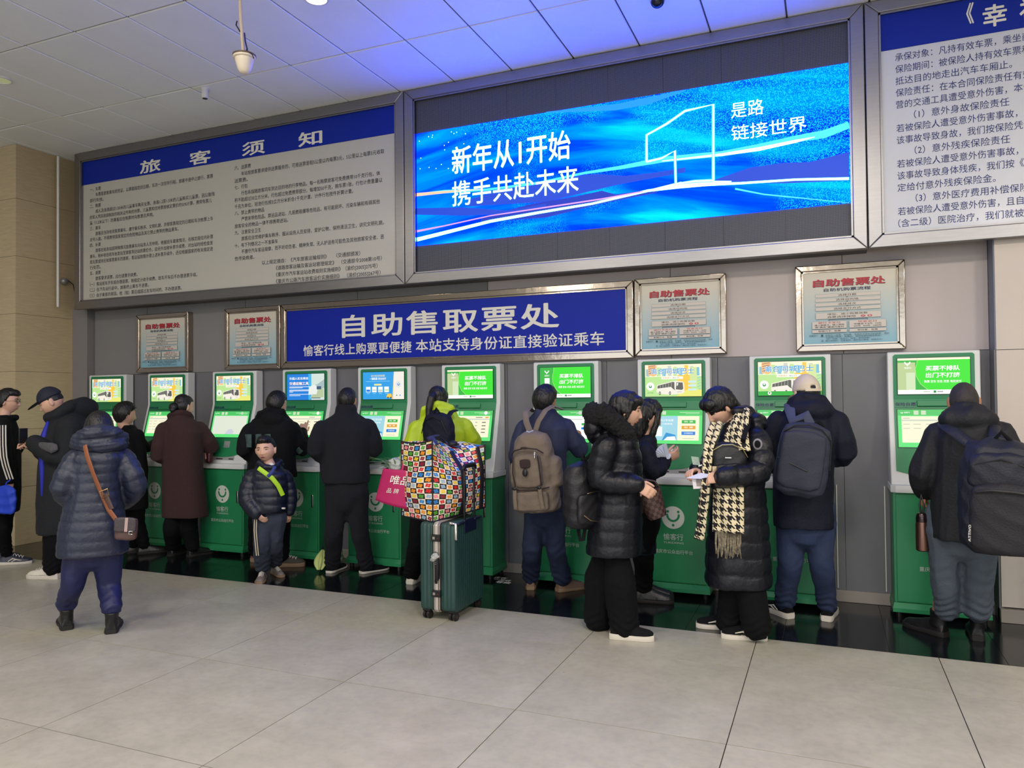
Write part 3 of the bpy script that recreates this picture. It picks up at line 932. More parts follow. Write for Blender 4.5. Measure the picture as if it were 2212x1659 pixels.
# ================================================================== TICKET MACHINES
M_KG = mat('machine_green_paint', (34, 128, 80), 0.38, var=0.03, vscale=4)
M_KGD = mat('machine_dark_green', (10, 96, 58), 0.45)
M_KW = mat('machine_white_shell', (214, 216, 214), 0.4)
M_LOGO = mat('logo_cream', (202, 208, 198), 0.5)
M_KTXT = mat('logo_text', (196, 206, 196), 0.5)
M_BEZ = mat('bezel_dark', (16, 70, 46), 0.35)
M_SLOT = mat('slot_black', (10, 10, 12), 0.5)
M_CHR = mat('chrome', (210, 208, 204), 0.15, metal=1.0)
SL0, SL1 = Vector((0, 0.055, 0.93)), Vector((0, 0.20, 1.49))
SW = (SL1-SL0).normalized(); SN = Vector((0, -SW.z, SW.y))
def sz(z): return (z-0.93)/0.56*(SL1-SL0).length

def kiosk(loc, label, top_art, low_art):
    k = thing('ticket_machine', label, 'ticket machine', loc, group='green ticket machines along the wall')
    hw = 0.285
    # cabinet with door
    G().box((-0.28, 0.024, 0.10), (0.28, 0.30, 0.852)).build('cabinet', M_KG, k, ws=False, bevel=0.004)
    G().box((-0.262, 0.016, 0.108), (0.262, 0.026, 0.842)).build('door', M_KG, k, ws=False, bevel=0.003)
    g = G()
    g.v = [(-0.292, -0.004, 0.04), (0.292, -0.004, 0.04), (0.292, 0.30, 0.04), (-0.292, 0.30, 0.04), (-0.292, -0.004, 0.066), (0.292, -0.004, 0.066), (0.292, 0.30, 0.066), (-0.292, 0.30, 0.066), (-0.281, 0.020, 0.100), (0.281, 0.020, 0.100), (0.281, 0.30, 0.100), (-0.281, 0.30, 0.100)]
    g.f = [(3, 2, 1, 0), (8, 9, 10, 11)]+[(i+4*b, (i+1) % 4+4*b, (i+1) % 4+4*b+4, i+4*b+4) for b in (0, 1) for i in range(4)]; g.m = [0]*len(g.f)
    g.build('plinth', M_KG, k, ws=False)
    for x in (-0.25, 0.25):
        for y in (0.04, 0.26):
            G().cyl((x, y, 0.0), (x, y, 0.042), 0.02, 12).build('foot', M_BLACK, k, ws=False)
    h = G().box((0.205, 0.004, 0.52), (0.224, 0.016, 0.64)).build('handle', M_CHR, k, ws=False, bevel=0.003)
    G().box((0.209, 0.001, 0.535), (0.220, 0.005, 0.615)).build('handle_grip', M_SLOT, h, ws=False)
    # tray
    tr = G().prism([(-0.293, 0.02, 0.852), (-0.262, -0.006, 0.852), (0.262, -0.006, 0.852), (0.293, 0.02, 0.852), (0.293, 0.30, 0.852), (-0.293, 0.30, 0.852)], (0, 0, 0.048)).build('tray', M_KW, k, ws=False, bevel=0.003)
    # white shell in profile
    prof = [(0.045, 0.899), (0.055, 0.93), (0.20, 1.49), (0.20, 1.815), (0.21, 1.825), (0.30, 1.825), (0.30, 0.899)]
    G().prism([(-hw, y, z) for y, z in prof], (2*hw, 0, 0)).build('shell', M_KW, k, ws=False, bevel=0.006)
    # payment recess on the shell
    a = Art((0, 0.055, 0.93)+Vector((0, 0, 0)) if False else SL0, W=SW, Nn=SN)
    a.g.use(mat('recess_grey', (150, 152, 152), 0.5))
    a.rect(-0.13, 0.002, 0.13, 0.05, mat('recess_grey', (150, 152, 152), 0.5))
    a.rect(-0.10, 0.010, -0.015, 0.020, M_SLOT); a.rect(0.06, 0.010, 0.12, 0.020, M_SLOT)
    for u in (-0.1, 0.0, 0.09): a.rect(u, 0.066, u+0.035, 0.070, M_DKGREY); a.rect(u+0.003, 0.073, u+0.03, 0.076, M_DKGREY)
    a.build('payment_slots', k, ws=False)
    # green face: sloped part with curved lower edge, and upright part
    pts = [(-0.250, sz(1.487)), (-0.250, sz(1.03))]
    for i in range(0, 13):
        u = -0.25+0.5*i/12
        pts.append((u, sz(1.005)-0.045*(1-(u/0.25)**2)+0.01*(u/0.25)))
    pts += [(0.250, sz(1.03)), (0.250, sz(1.487))]
    def slopeP(u, w, h): return SL0+Vector((1, 0, 0))*u+SW*w+SN*h
    base = [slopeP(u, w, 0.0) for u, w in pts]
    G().prism(list(reversed(base)), SN*0.006).build('lower_face', M_KG, k, ws=False)
    G().prism([(-0.25, 0.201, 1.488), (0.25, 0.201, 1.488), (0.25, 0.201, 1.795), (0.238, 0.201, 1.807), (-0.238, 0.201, 1.807), (-0.25, 0.201, 1.795)], (0, -0.007, 0)).build('upper_face', M_KG, k, ws=False)
    # ticket slot bar
    q = [slopeP(u, w, 0.004) for u, w in ((-0.105, sz(1.436)), (0.105, sz(1.436)), (0.105, sz(1.478)), (-0.105, sz(1.478)))]
    G().prism(q, SN*0.016).build('ticket_slot_bar', M_KG, k, ws=False, bevel=0.004)
    a = Art(SL0+SN*0.006, W=SW, Nn=SN, eps=0.0008)
    a.fittext('保险自愿', -0.243, -0.112, sz(1.440), sz(1.466), M_NAVY, 0.02)
    a.rect(-0.243, sz(1.4305), -0.112, sz(1.4325), M_NAVY)
    a.build('voluntary_insurance_text', k, ws=False)
    # screens
    ts = G().box((-0.228, 0.190, 1.520), (0.228, 0.1955, 1.783)).build('upper_screen', M_BEZ, k, ws=False)
    a = Art((-0.222, 0.190, 1.525), eps=0.0006, step=0.0002); top_art(a, 0.444, 0.253); a.build('screen_image', ts, ws=False)
    q = [slopeP(u, w, 0.004) for u, w in ((-0.236, sz(1.150)), (0.236, sz(1.150)), (0.236, sz(1.420)), (-0.236, sz(1.420)))]
    s2 = G().prism(q, SN*0.005).build('touch_screen', M_BEZ, k, ws=False)
    a = Art(slopeP(-0.229, sz(1.155), 0.009), W=SW, Nn=SN, eps=0.0006, step=0.0002); low_art(a, 0.458, sz(1.415)-sz(1.155)); a.build('screen_image', s2, ws=False)
    # card reader label
    a = Art(SL0+SN*0.006, W=SW, Nn=SN, eps=0.001)
    a.rect(-0.028, sz(1.055), 0.048, sz(1.118), mat('reader_silver', (186, 190, 192), 0.3, metal=0.5))
    a.rect(-0.008, sz(1.068), 0.03, sz(1.0705), M_DKGREY)
    a.build('card_reader', k, ws=False)
    # logo and name on the door
    a = Art((0, 0.016, 0), eps=0.0008)
    lu, lw, lr = 0.02, 0.600, 0.086
    a.disc(lu, lw, lr, M_LOGO, n=40)
    for du, dw in ((-0.04, 0.045), (0.04, 0.045), (0.0, -0.058)): a.disc(lu+du, lw+dw, 0.0105, M_KG, n=14)
    a.stroke([(lu-0.044+0.0*t_, lw+0.02) if t_ == 0 else (lu-0.044*math.cos(math.pi*t_/12), lw+0.02-0.046*math.sin(math.pi*t_/12)) for t_ in range(13)], 0.0165, M_KG)
    a.disc(lu-0.044, lw+0.02, 0.00825, M_KG, n=12); a.disc(lu+0.044, lw+0.02, 0.00825, M_KG, n=12)
    a.fittext('愉客行', lu-0.075, lu+0.075, 0.428, 0.478, M_KTXT, 0.0)
    a.fittext('YUKEXING', lu-0.075, lu+0.077, 0.402, 0.416, M_KTXT, 0.0)
    a.fittext('重庆市公众出行平台', lu-0.145, lu+0.145, 0.325, 0.356, M_KTXT, 0.0)
    a.build('logo_print', k, ws=False, kind='stuff')
    return k

# ---- screen pictures (u,w in metres from the lower left corner of the picture)
e_ = lambda n, c, s=1.0: E(n, c, s)
eG = e_('g1', (44, 178, 60), 1.05); eGL = e_('g2', (190, 232, 150), 1.0); eGD = e_('g3', (20, 140, 60)); eCR = e_('cream', (250, 246, 214)); eWH = e_('w', (252, 252, 246), 1.05)
eYE = e_('ye', (250, 206, 70)); eSKY = e_('sky', (120, 196, 220)); eBL = e_('bl', (34, 150, 214)); eBK = e_('bk', (60, 66, 62)); eGY = e_('gy', (160, 164, 156)); eBRG = e_('brg', (52, 222, 40), 1.1)
eB2 = e_('b2', (20, 128, 222)); eB3 = e_('b3', (60, 182, 236)); eLG = e_('lg', (206, 214, 200)); eORG = e_('org', (232, 164, 30)); eTL = e_('tl', (92, 226, 120), 1.05); eRD = e_('rd', (214, 60, 60)); eNV = e_('nv', (60, 90, 120)); ePB = e_('pb', (160, 214, 230))

def art_bus(a, w, h, strip=False):
    a.rect(0, 0, w, h, eGL)
    a.rect(0, h*0.62, w, h, eCR)
    cols = [eSKY, eYE, eGL, eSKY, eLG, eGL, eSKY, eYE, eLG, eSKY]
    for i, c in enumerate(cols):
        u = w*(0.02+i*0.098)
        a.rect(u, h*0.64, u+w*0.062, h*(0.86+0.12*((i*37) % 10)/10), c)
        a.rect(u+w*0.012, h*0.64, u+w*0.018, h*0.84, eLG)
    a.rect(w*0.06, h*0.66, w*0.21, h*0.99, e_('salm', (250, 190, 130)))
    for i in range(4): a.stroke([(w*0.07, h*(0.72+i*0.07)), (w*0.12, h*(0.75+i*0.07)), (w*0.19, h*(0.76+i*0.07))], 0.0035, eBK)
    a.rect(w*0.58, h*0.15, w*0.82, h*0.66, eYE); a.rect(w*0.80, h*0.3, w*0.92, h*0.9, e_('pg', (214, 232, 160)))
    for i in range(6): a.stroke([(w*0.93, h*(0.2+i*0.09)), (w*0.985, h*(0.24+i*0.09))], 0.004, eSKY)
    a.poly([(w*0.55, h*0.0), (w, h*0.0), (w, h*0.2), (w*0.8, h*0.24), (w*0.65, h*0.12)], e_('yg', (236, 236, 120)))
    a.fittext('渝合同城巴士', w*0.10, w*0.88, h*0.695, h*0.885, eWH, 0.05)
    a.fittext('渝合同城巴士', w*0.10, w*0.88, h*0.700, h*0.880, eBL, 0.014)
    a.rect(w*0.30, h*0.54, w*0.68, h*0.62, eWH)
    a.fittext('特惠票价', w*0.32, w*0.48, h*0.555, h*0.605, eORG, 0.01)
    a.fittext('单价15元', w*0.50, w*0.62, h*0.555, h*0.605, eBK, 0.0)
    # emblem
    a.disc(w*0.10, h*0.32, w*0.072, eWH); a.disc(w*0.10, h*0.32, w*0.028, eGD); a.disc(w*0.10, h*0.335, w*0.016, eWH, n=12)
    a.fittext('渝州客', w*0.045, w*0.155, h*0.10, h*0.135, eGD)
    # coach in perspective
    body = [(0.21, 0.14), (0.215, 0.36), (0.50, 0.475), (0.56, 0.485), (0.68, 0.46), (0.70, 0.40), (0.705, 0.13), (0.66, 0.085), (0.46, 0.055), (0.26, 0.085)]
    a.poly([(x*w, y*h) for x, y in body], e_('coach', (246, 240, 226)))
    win = [(0.225, 0.25), (0.232, 0.34), (0.505, 0.455), (0.53, 0.44), (0.53, 0.25), (0.545, 0.19), (0.50, 0.24), (0.47, 0.30)]
    a.poly([(x*w, y*h) for x, y in win], e_('glass', (92, 94, 88)))
    for i in range(5): a.stroke([((0.275+i*0.05)*w, (0.265+i*0.01)*h), ((0.277+i*0.05)*w, (0.345+i*0.021)*h)], 0.0016, e_('coach', (246, 240, 226)))
    a.poly([(x*w, y*h) for x, y in ((0.555, 0.22), (0.565, 0.44), (0.675, 0.43), (0.685, 0.24), (0.66, 0.20))], e_('glass', (92, 94, 88)))
    a.poly([(x*w, y*h) for x, y in ((0.57, 0.33), (0.575, 0.42), (0.60, 0.42), (0.59, 0.34))], eWH)
    for u in (0.27, 0.45): a.disc(u*w, h*0.105, w*0.018, eBK, h*0.055, 14); a.disc(u*w, h*0.105, w*0.010, eLG, h*0.03, 12)
    a.stroke([(0.58*w, 0.14*h), (0.66*w, 0.145*h)], 0.002, eBK)
    for i in range(3): a.rect(w*0.77, h*(0.18+i*0.12), w*0.91, h*(0.24+i*0.12), e_('pb2', (206, 236, 240)))
    if strip:
        a.rect(0, 0, w, h*0.125, eG); a.disc(w*0.185, h*0.07, w*0.03, eWH); a.disc(w*0.185, h*0.08, w*0.014, eGD, n=12)
def art_blue(a, w, h):
    a.rect(0, 0, w, h, eB2)
    a.rect(w*0.58, 0, w*0.70, h, eB3); a.rect(w*0.66, 0, w, h, e_('haze', (214, 228, 222)))
    a.poly([(w*0.7, h*0.55), (w*0.82, h*0.60), (w, h*0.78), (w, h*0.45), (w*0.85, h*0.42)], e_('mtn', (166, 190, 190)))
    a.poly([(w*0.62, h*0.08), (w*0.98, h*0.1), (w*0.98, h*0.42), (w*0.85, h*0.5), (w*0.74, h*0.3)], e_('sgreen', (184, 200, 160)))
    a.poly([(w*0.58, h*0.2), (w*0.80, h*0.22), (w*0.84, h*0.5), (w*0.74, h*0.58), (w*0.60, h*0.5)], e_('busw', (236, 240, 236)))
    a.rect(w*0.80, h*0.40, w*0.92, h*0.52, eNV); a.rect(w*0.66, h*0.06, w*0.9, h*0.09, eNV)
    a.fittext('外国人实名乘坐', w*0.07, w*0.58, h*0.78, h*0.88, eWH, 0.02)
    a.fittext('交通运输工具', w*0.068, w*0.59, h*0.57, h*0.70, eRD, 0.04)
    a.fittext('交通运输工具', w*0.07, w*0.588, h*0.574, h*0.70, eWH, 0.02)
    for i, (z, l) in enumerate(((0.50, 0.54), (0.46, 0.36), (0.38, 0.54), (0.34, 0.54), (0.30, 0.10), (0.21, 0.53), (0.16, 0.30))):
        a.rect(w*0.07, h*z, w*(0.07+l), h*(z+0.018), eWH)
def art_sky(a, w, h):
    a.rect(0, 0, w, h, e_('az', (40, 160, 232)))
    a.poly([(w*0.72, 0), (w, 0), (w, h), (w*0.76, h), (w*0.75, h*0.5)], e_('cr3', (244, 240, 230)))
    a.stroke([(w*0.72, 0), (w*0.735, h*0.2), (w*0.745, h*0.5), (w*0.755, h*0.9)], [0.014, 0.01, 0.005, 0.002], eYE)
    a.fittext('支付宝扫码购票', w*0.20, w*0.54, h*0.82, h*0.90, e_('pyel', (250, 236, 150)), 0.01)
    a.fittext('一键购票 安全出行', w*0.17, w*0.57, h*0.71, h*0.80, eWH, 0.02)
    a.rect(w*0.08, h*0.65, w*0.66, h*0.665, e_('ltb', (150, 214, 250)))
    a.rect(w*0.28, h*0.505, w*0.46, h*0.565, e_('pyel', (250, 236, 150)))
    for i in range(4):
        u = w*(0.08+0.15*i)
        a.rect(u, h*0.26, u+w*0.11, h*0.46, eWH); a.rect(u+0.004, h*(0.28+0.03*(i % 2)), u+w*0.11-0.004, h*0.36, [eB2, eLG, eLG, eGL][i])
        a.rect(u+0.008, h*0.20, u+w*0.09, h*0.22, e_('ltb', (150, 214, 250)))
    a.poly([(w*0.585, h*0.06), (w*0.59, h*0.14), (w*0.62, h*0.20), (w*0.70, h*0.20), (w*0.71, h*0.06)], eYE); a.disc(w*0.62, h*0.06, 0.008, eBK, n=12); a.disc(w*0.69, h*0.06, 0.008, eBK, n=12)
    a.disc(w*0.875, h*0.54, w*0.06, ePB); a.disc(w*0.875, h*0.54, w*0.052, e_('cr3', (244, 240, 230))); a.disc(w*0.875, h*0.54, w*0.03, eB2); a.disc(w*0.875, h*0.55, w*0.014, eWH)
    a.rect(w*0.82, h*0.12, w*0.845, h*0.16, eGD); a.rect(w*0.90, h*0.12, w*0.925, h*0.16, eB2)
def art_green(a, w, h, st=0):
    a.rect(0, 0, w, h, eG); a.rect(0, h*0.12, w, h, eBRG)
    a.poly([(0, h*0.12), (w*0.42, h*0.12), (w*0.32, h*0.28), (w*0.26, h*0.5), (w*0.25, h*0.7), (w*0.28, h*0.88), (w*0.28, h), (0, h)], eG)
    if st:
        a.rect(0, h*0.1, w*0.25, h*0.88, e_('fade', (190, 210, 150)))
        a.rect(w*0.12, h*0.05, w*0.25, h*0.6, e_('fade2', (214, 232, 190)))
        a.rect(0, h*0.94, w, h, eCR)
    a.stroke([(w*0.28, h), (w*0.275, h*0.85), (w*0.25, h*0.7), (w*0.26, h*0.5), (w*0.32, h*0.28), (w*0.42, h*0.12)], 0.003, eGL)
    a.rect(0, 0, w, h*0.12, eWH)
    a.rect(w*0.50, h*0.035, w*0.535, h*0.095, eGD); a.rect(w*0.55, h*0.05, w*0.63, h*0.08, eGY); a.rect(w*0.36, h*0.05, w*0.45, h*0.08, eLG)
    # little logo
    a.stroke([(w*0.14+0.016*math.cos(math.pi*(1+t_/10)), h*0.90+0.018*math.sin(math.pi*(1+t_/10))) for t_ in range(11)], 0.009, eWH); a.disc(w*0.14, h*0.795, 0.004, eWH, n=10)
    a.fittext('愉客行', w*0.095, w*0.195, h*0.70, h*0.76, eWH, 0.01)
    if not st:
        a.rect(w*0.095, h*0.46, w*0.195, h*0.65, eWH)
        a.rect(w*0.095, h*0.42, w*0.195, h*0.44, eWH)
    a.fittext('买票不排队', w*0.39, w*0.86, h*0.64, h*0.78, eWH, 0.03, 0.08)
    a.fittext('出门不打挤', w*0.39, w*0.86, h*0.45, h*0.59, eWH, 0.03, 0.08)
    a.fittext('购票 退票 改签 验票 早班夜车' if False else '购票 定车 实名 改签 电召支付', w*0.37, w*0.88, h*0.31, h*0.385, eWH, 0.02)
def low_head(a, w, h):
    a.rect(0, 0, w, h, eTL)
    a.rect(0, h*0.84, w, h, e_('hd', (74, 200, 100)))
    a.stroke([(w*0.06+0.006*math.cos(math.pi*(1+t_/8)), h*0.93+0.008*math.sin(math.pi*(1+t_/8))) for t_ in range(9)], 0.004, eWH)
    a.fittext('愉客行', w*0.09, w*0.17, h*0.90, h*0.94, eWH, 0.01)
    for u in (0.22, 0.32): a.rect(w*u, h*0.86, w*(u+0.065), h*0.97, e_('qq', (206, 226, 190)))
    a.rect(w*0.62, h*0.92, w*0.95, h*0.938, e_('hl', (190, 240, 190))); a.rect(w*0.72, h*0.885, w*0.95, h*0.897, e_('hl', (190, 240, 190)))
def low_list(a, w, h, rows=4, side=False):
    low_head(a, w, h)
    a.disc(w*0.86, h*0.92, 0.016, eWH, 0.016)
    a.rect(w*0.05, h*0.12, w*0.95, h*0.82, eCR)
    a.rect(w*0.05, h*0.69, w*0.95, h*0.73, eLG)
    a.rect(w*0.07, h*0.76, w*0.16, h*0.775, eGY); a.rect(w*0.66, h*0.76, w*0.80, h*0.78, eBK if side else eGY)
    if side: a.rect(w*0.86, h*0.75, w*0.93, h*0.79, eORG)
    for r_ in range(rows):
        z = h*(0.60-r_*0.11)
        for u, l in ((0.07, 0.09), (0.21, 0.10), (0.38, 0.18)): a.rect(w*u, z, w*(u+l), z+0.003, eGY)
        a.rect(w*0.66, z-0.002, w*0.70, z+0.005, eGY); a.rect(w*0.80, z-0.002, w*0.88, z+0.005, eBK)
def low_wait(a, w, h):
    low_head(a, w, h)
    a.disc(w*0.80, h*0.92, 0.014, eLG, 0.014)
    a.rect(w*0.04, h*0.12, w*0.97, h*0.82, e_('gm', (226, 232, 214)))
    a.poly([(w*0.40, h*0.12), (w*0.50, h*0.30), (w*0.58, h*0.32), (w*0.66, h*0.22), (w*0.63, h*0.16), (w*0.66, h*0.12)], e_('lav', (206, 210, 222)))
def low_home(a, w, h):
    low_head(a, w, h)
    a.rect(w*0.0, h*0.10, w*0.59, h*0.82, ePB)
    a.rect(w*0.59, h*0.10, w*0.95, h*0.82, eCR)
    a.fittext('我要购票，进口车站更', w*0.04, w*0.52, h*0.66, h*0.73, eWH, 0.01)
    a.fittext('扫码购票 出行更便捷', w*0.06, w*0.50, h*0.56, h*0.61, eWH, 0.0)
    a.rect(w*0.17, h*0.22, w*0.33, h*0.50, eWH)
    a.poly([(w*0.33, h*0.10), (w*0.40, h*0.33), (w*0.56, h*0.26), (w*0.57, h*0.10)], eBL)
    a.poly([(w*0.36, h*0.10), (w*0.42, h*0.20), (w*0.55, h*0.22), (w*0.57, h*0.10)], eWH)
    for z, c, s in ((0.60, eG, '购 票'), (0.43, eORG, '取 票'), (0.26, eB2, '打印报销凭证')):
        a.rect(w*0.66, h*z, w*0.89, h*(z+0.10), c)
        a.fittext(s, w*0.70, w*0.85, h*(z+0.03), h*(z+0.075), eWH, 0.01)
    a.rect(w*0.68, h*0.15, w*0.87, h*0.16, eGY)
def low_bright(a, w, h):
    low_head(a, w, h)
    a.disc(w*0.80, h*0.92, 0.016, eLG, 0.016)
    a.rect(w*0.04, h*0.12, w*0.97, h*0.82, e_('vw', (255, 255, 250), 1.3))
    a.rect(w*0.5, h*0.70, w*0.86, h*0.73, eLG); a.rect(w*0.84, h*0.53, w*0.93, h*0.60, eG); a.rect(w*0.84, h*0.40, w*0.93, h*0.47, eB2)

KX = [-7.384, -6.486, -5.578, -4.679, -3.797, -2.907, -2.025, -1.128, -0.265, 0.677]
KA = [art_bus, art_bus, art_bus, art_blue, art_sky, lambda a, w, h: art_green(a, w, h, 1), art_green, art_bus, lambda a, w, h: art_bus(a, w, h, True), lambda a, w, h: art_green(a, w, h, 1)]
KL = [low_list, low_list, low_wait, low_list, low_home, lambda a, w, h: low_list(a, w, h, 4, True), low_bright, low_home, low_list, lambda a, w, h: low_list(a, w, h, 2)]
KN = ['first ticket machine from the left, beside the cream column, showing a white coach',
      'second ticket machine from the left, coach advert, woman in brown coat in front',
      'third ticket machine from the left, coach advert above a pale grey touch screen',
      'ticket machine with a dark blue advert, man in black hoodie in front',
      'ticket machine with a light blue advert, man in black fleece in front',
      'green advert ticket machine behind the person in the lime jacket',
      'green advert ticket machine used by the man with the brown rucksack',
      'ticket machine between the two women, coach advert and smiling round logo uncovered',
      'ticket machine in front of the man in the cream cap, coach advert',
      'last ticket machine on the right, green advert, man with huge rucksack in front']
for x, ta, la, lab in zip(KX, KA, KL, KN):
    kiosk((x, 5.785, 0), lab, ta, la)
# light strips on the edges of the dado gap between the last two machines
for x in (0.045, 0.365):
    G().box((x-0.003, WALLY-0.045, 0.1), (x+0.003, WALLY-0.0295, 0.86)).build('wall_panel', M_WHITEP, w)

# floor sticker
a = Art((0, 0, 0.0004), U=(1, 0, 0), W=(0, 1, 0), Nn=(0, 0, 1), eps=0.0006)
A = fl(1083, 1254)
st = thing('floor_sticker', 'worn white lettered sticker on the black floor between suitcase and wall', 'sticker', tuple(A))
a.fittext('正在', A.x-0.10, A.x+0.02, A.y+0.05, A.y+0.11, M_PRWHITE, 0.02)
a.fittext('一米线', A.x-0.07, A.x+0.08, A.y-0.02, A.y+0.04, M_PRWHITE, 0.02)
a.fittext('等候', A.x-0.02, A.x+0.11, A.y-0.09, A.y-0.03, M_PRWHITE, 0.02)
a.build('sticker_print', st)

# things at the right edge by the white wall
q = fl(2196, 1330)
t = thing('leaning_board', 'narrow dark green board standing against the white wall at the right edge', 'board', (q.x, 5.88, 0.0))
G().box((1.235, 5.86, 0.0), (1.55, 5.895, 0.62)).build('board', mat('dark_green_board', (40, 62, 44), 0.5, var=0.1), t, bevel=0.004)
G().box((1.222, 5.85, 0.0), (1.235, 5.898, 0.63)).build('edge_strip', M_BLACK, t)
t = thing('floor_cabinet', 'grey steel cabinet beside the white wall, mostly hidden by the huge rucksack', 'cabinet', (1.55, 5.6, 0.0))

# ================================================================== PEOPLE
M_SKIN = mat('skin', (212, 168, 144), 0.5, var=0.05, vscale=20, bump=0.04, bscale=300)
M_SKIN2 = mat('skin_tanned', (176, 126, 96), 0.5, var=0.05, vscale=20, bump=0.04, bscale=300)
M_HAIR = mat('black_hair', (10, 9, 11), 0.42, bump=0.6, bscale=110, stretch=(1, 1, 0.25))
M_HAIRG = mat('greying_hair', (44, 40, 40), 0.6, bump=0.5, bscale=220, var=0.35, vscale=40)
M_LIP = mat('lips', (168, 96, 88), 0.45)
M_EYEW = mat('eye_white', (216, 210, 204), 0.25)
M_EYED = mat('eye_iris', (22, 14, 12), 0.15)
M_FUR = mat('black_fur', (14, 14, 18), 0.9, bump=1.0, bscale=160)

def sgn(x): return -1 if x < 0 else 1
def sstep(a, b, x):
    t = np.clip((x-a)/(b-a+1e-9), 0, 1)
    return t*t*(3-2*t)
_rs = np.random.RandomState(7)
_WK = _rs.normal(size=(10, 3)); _WK /= np.linalg.norm(_WK, axis=1)[:, None]
_WP = _rs.uniform(0, 6.28, 10)
def folds(V, freq, seed=0, stretch=(1, 1, 1)):
    """smooth cloth-like ripple field in about -1..1"""
    V = V*np.array(stretch)
    out = np.zeros(len(V))
    for i in range(6):
        a = V @ (_WK[(i+seed) % 10]*freq*(1+0.35*i))+_WP[(i*3+seed) % 10]
        b = V @ (_WK[(i+seed+4) % 10]*freq*0.6)+_WP[(i+5) % 10]
        s = np.sin(a+1.6*np.sin(b))
        out += (1-np.abs(s))*2-1 if i % 2 else s
    return out/4.0

def head_pts(D):
    """D: Nx3 unit directions (x right, y forward, z up) -> head surface points in metres (skull, jaw, face relief)"""
    x, y, z = D[:, 0]*0.075, D[:, 1]*0.094, D[:, 2]*0.113
    t = np.clip(-z/0.113, 0, 1)
    x = x*(1-0.34*t**1.6)
    x = np.where((z > 0) & (y > 0), x*(1-0.06*np.clip(y/0.094, 0, 1)), x)
    yf = np.where(y > 0, y*(1-0.10*t**2)+0.006*t, y*(1-0.52*t**1.2))
    y = yf
    front = sstep(0.02, 0.06, y)
    g = lambda v, c, s: np.exp(-((v-c)/s)**2)
    ax = np.abs(x)
    dy = np.zeros(len(x))
    prof = np.clip((0.018-z)/0.052, 0, 1)*sstep(-0.050, -0.038, z)
    dy += 0.021*prof*np.exp(-(x/(0.0075+0.006*prof))**2)           # nose
    dy += 0.006*g(ax, 0.011, 0.006)*g(z, -0.036, 0.006)             # nostril wings
    dy += 0.004*g(ax, 0.028, 0.02)*g(z, 0.022, 0.009)               # brow
    dy -= 0.008*g(ax, 0.031, 0.014)*g(z, 0.004, 0.011)              # sockets
    dy += 0.004*g(ax, 0.040, 0.018)*g(z, -0.026, 0.018)             # cheeks
    dy += 0.0075*np.exp(-(x/0.020)**2)*g(z, -0.060, 0.0055)         # upper lip
    dy += 0.0080*np.exp(-(x/0.018)**2)*g(z, -0.0715, 0.0058)        # lower lip
    dy -= 0.0045*np.exp(-(x/0.022)**2)*g(z, -0.0660, 0.0022)        # mouth line
    dy -= 0.004*np.exp(-(x/0.02)**2)*g(z, -0.082, 0.005)
    dy += 0.009*np.exp(-(x/0.02)**2)*g(z, -0.098, 0.012)            # chin
    y = y+dy*front
    return np.stack([x, y, z], 1)

def sphere_dirs(nu, nv):
    D = []
    for i in range(1, nv):
        th = math.pi*i/nv
        for j in range(nu):
            ph = 2*math.pi*j/nu
            D.append((math.sin(th)*math.sin(ph), math.sin(th)*math.cos(ph), math.cos(th)))
    D += [(0, 0, 1), (0, 0, -1)]
    F = []
    for i in range(nv-2):
        for j in range(nu):
            F.append((i*nu+j, i*nu+(j+1) % nu, (i+1)*nu+(j+1) % nu, (i+1)*nu+j))
    t, b = len(D)-2, len(D)-1
    for j in range(nu):
        F.append((t, (j+1) % nu, j)); F.append((b, (nv-2)*nu+j, (nv-2)*nu+(j+1) % nu))
    return np.array(D), F
D_HI, F_HI = sphere_dirs(96, 72)
D_LO, F_LO = sphere_dirs(48, 36)
HP_HI, HP_LO = head_pts(D_HI), head_pts(D_LO)
def face_y(x, z):
    d = (HP_HI[:, 0]-x)**2+(HP_HI[:, 2]-z)**2+(HP_HI[:, 1] < 0)*1.0
    return float(HP_HI[np.argmin(d), 1])

class Head:
    def __init__(s, c, yaw, pitch=0.0, roll=0.0, sc=1.0):
        s.c = Vector(c)
        s.M = Matrix.Rotation(math.radians(yaw), 3, 'Z') @ Matrix.Rotation(math.radians(-pitch), 3, 'X') @ Matrix.Rotation(math.radians(roll), 3, 'Y')
        s.sc = sc
        s.child = False
    def W(s, x, y, z):
        if s.child: x, y, z = x*1.07, (y if y < 0.090 else 0.090+(y-0.090)*0.62), (z*0.90 if z < 0 else z*1.03)
        return s.c+s.M @ (Vector((x, y, z))*s.sc)
    def arr(s, P):
        m = np.array(s.M)
        if s.child:
            x, y, z = P[:, 0], P[:, 1], P[:, 2]
            t = np.clip(-z/0.11, 0, 1)
            P = np.stack([x*(1.07+0.10*t), np.where(y < 0.090, y, 0.090+(y-0.090)*0.62), np.where(z < 0, z*0.90, z*1.03)], 1)
        return (P*s.sc) @ m.T+np.array(s.c)
    def ell(s, g, c, r, tilt=None, nu=14, nv=9):
        M = s.M
        if tilt: M = s.M @ Matrix.Rotation(math.radians(tilt[1]), 3, tilt[0])
        g.ell(s.W(*c), [q*s.sc for q in r], M, nu, nv)
    def tube(s, g, pts, rad, seg=8, up=None):
        g.tube([s.W(*p) for p in pts], [tuple(q*s.sc for q in r) if isinstance(r, (tuple, list)) else r*s.sc for r in (rad if isinstance(rad, list) else [rad]*len(pts))], seg, s.M @ Vector(up) if up else None)

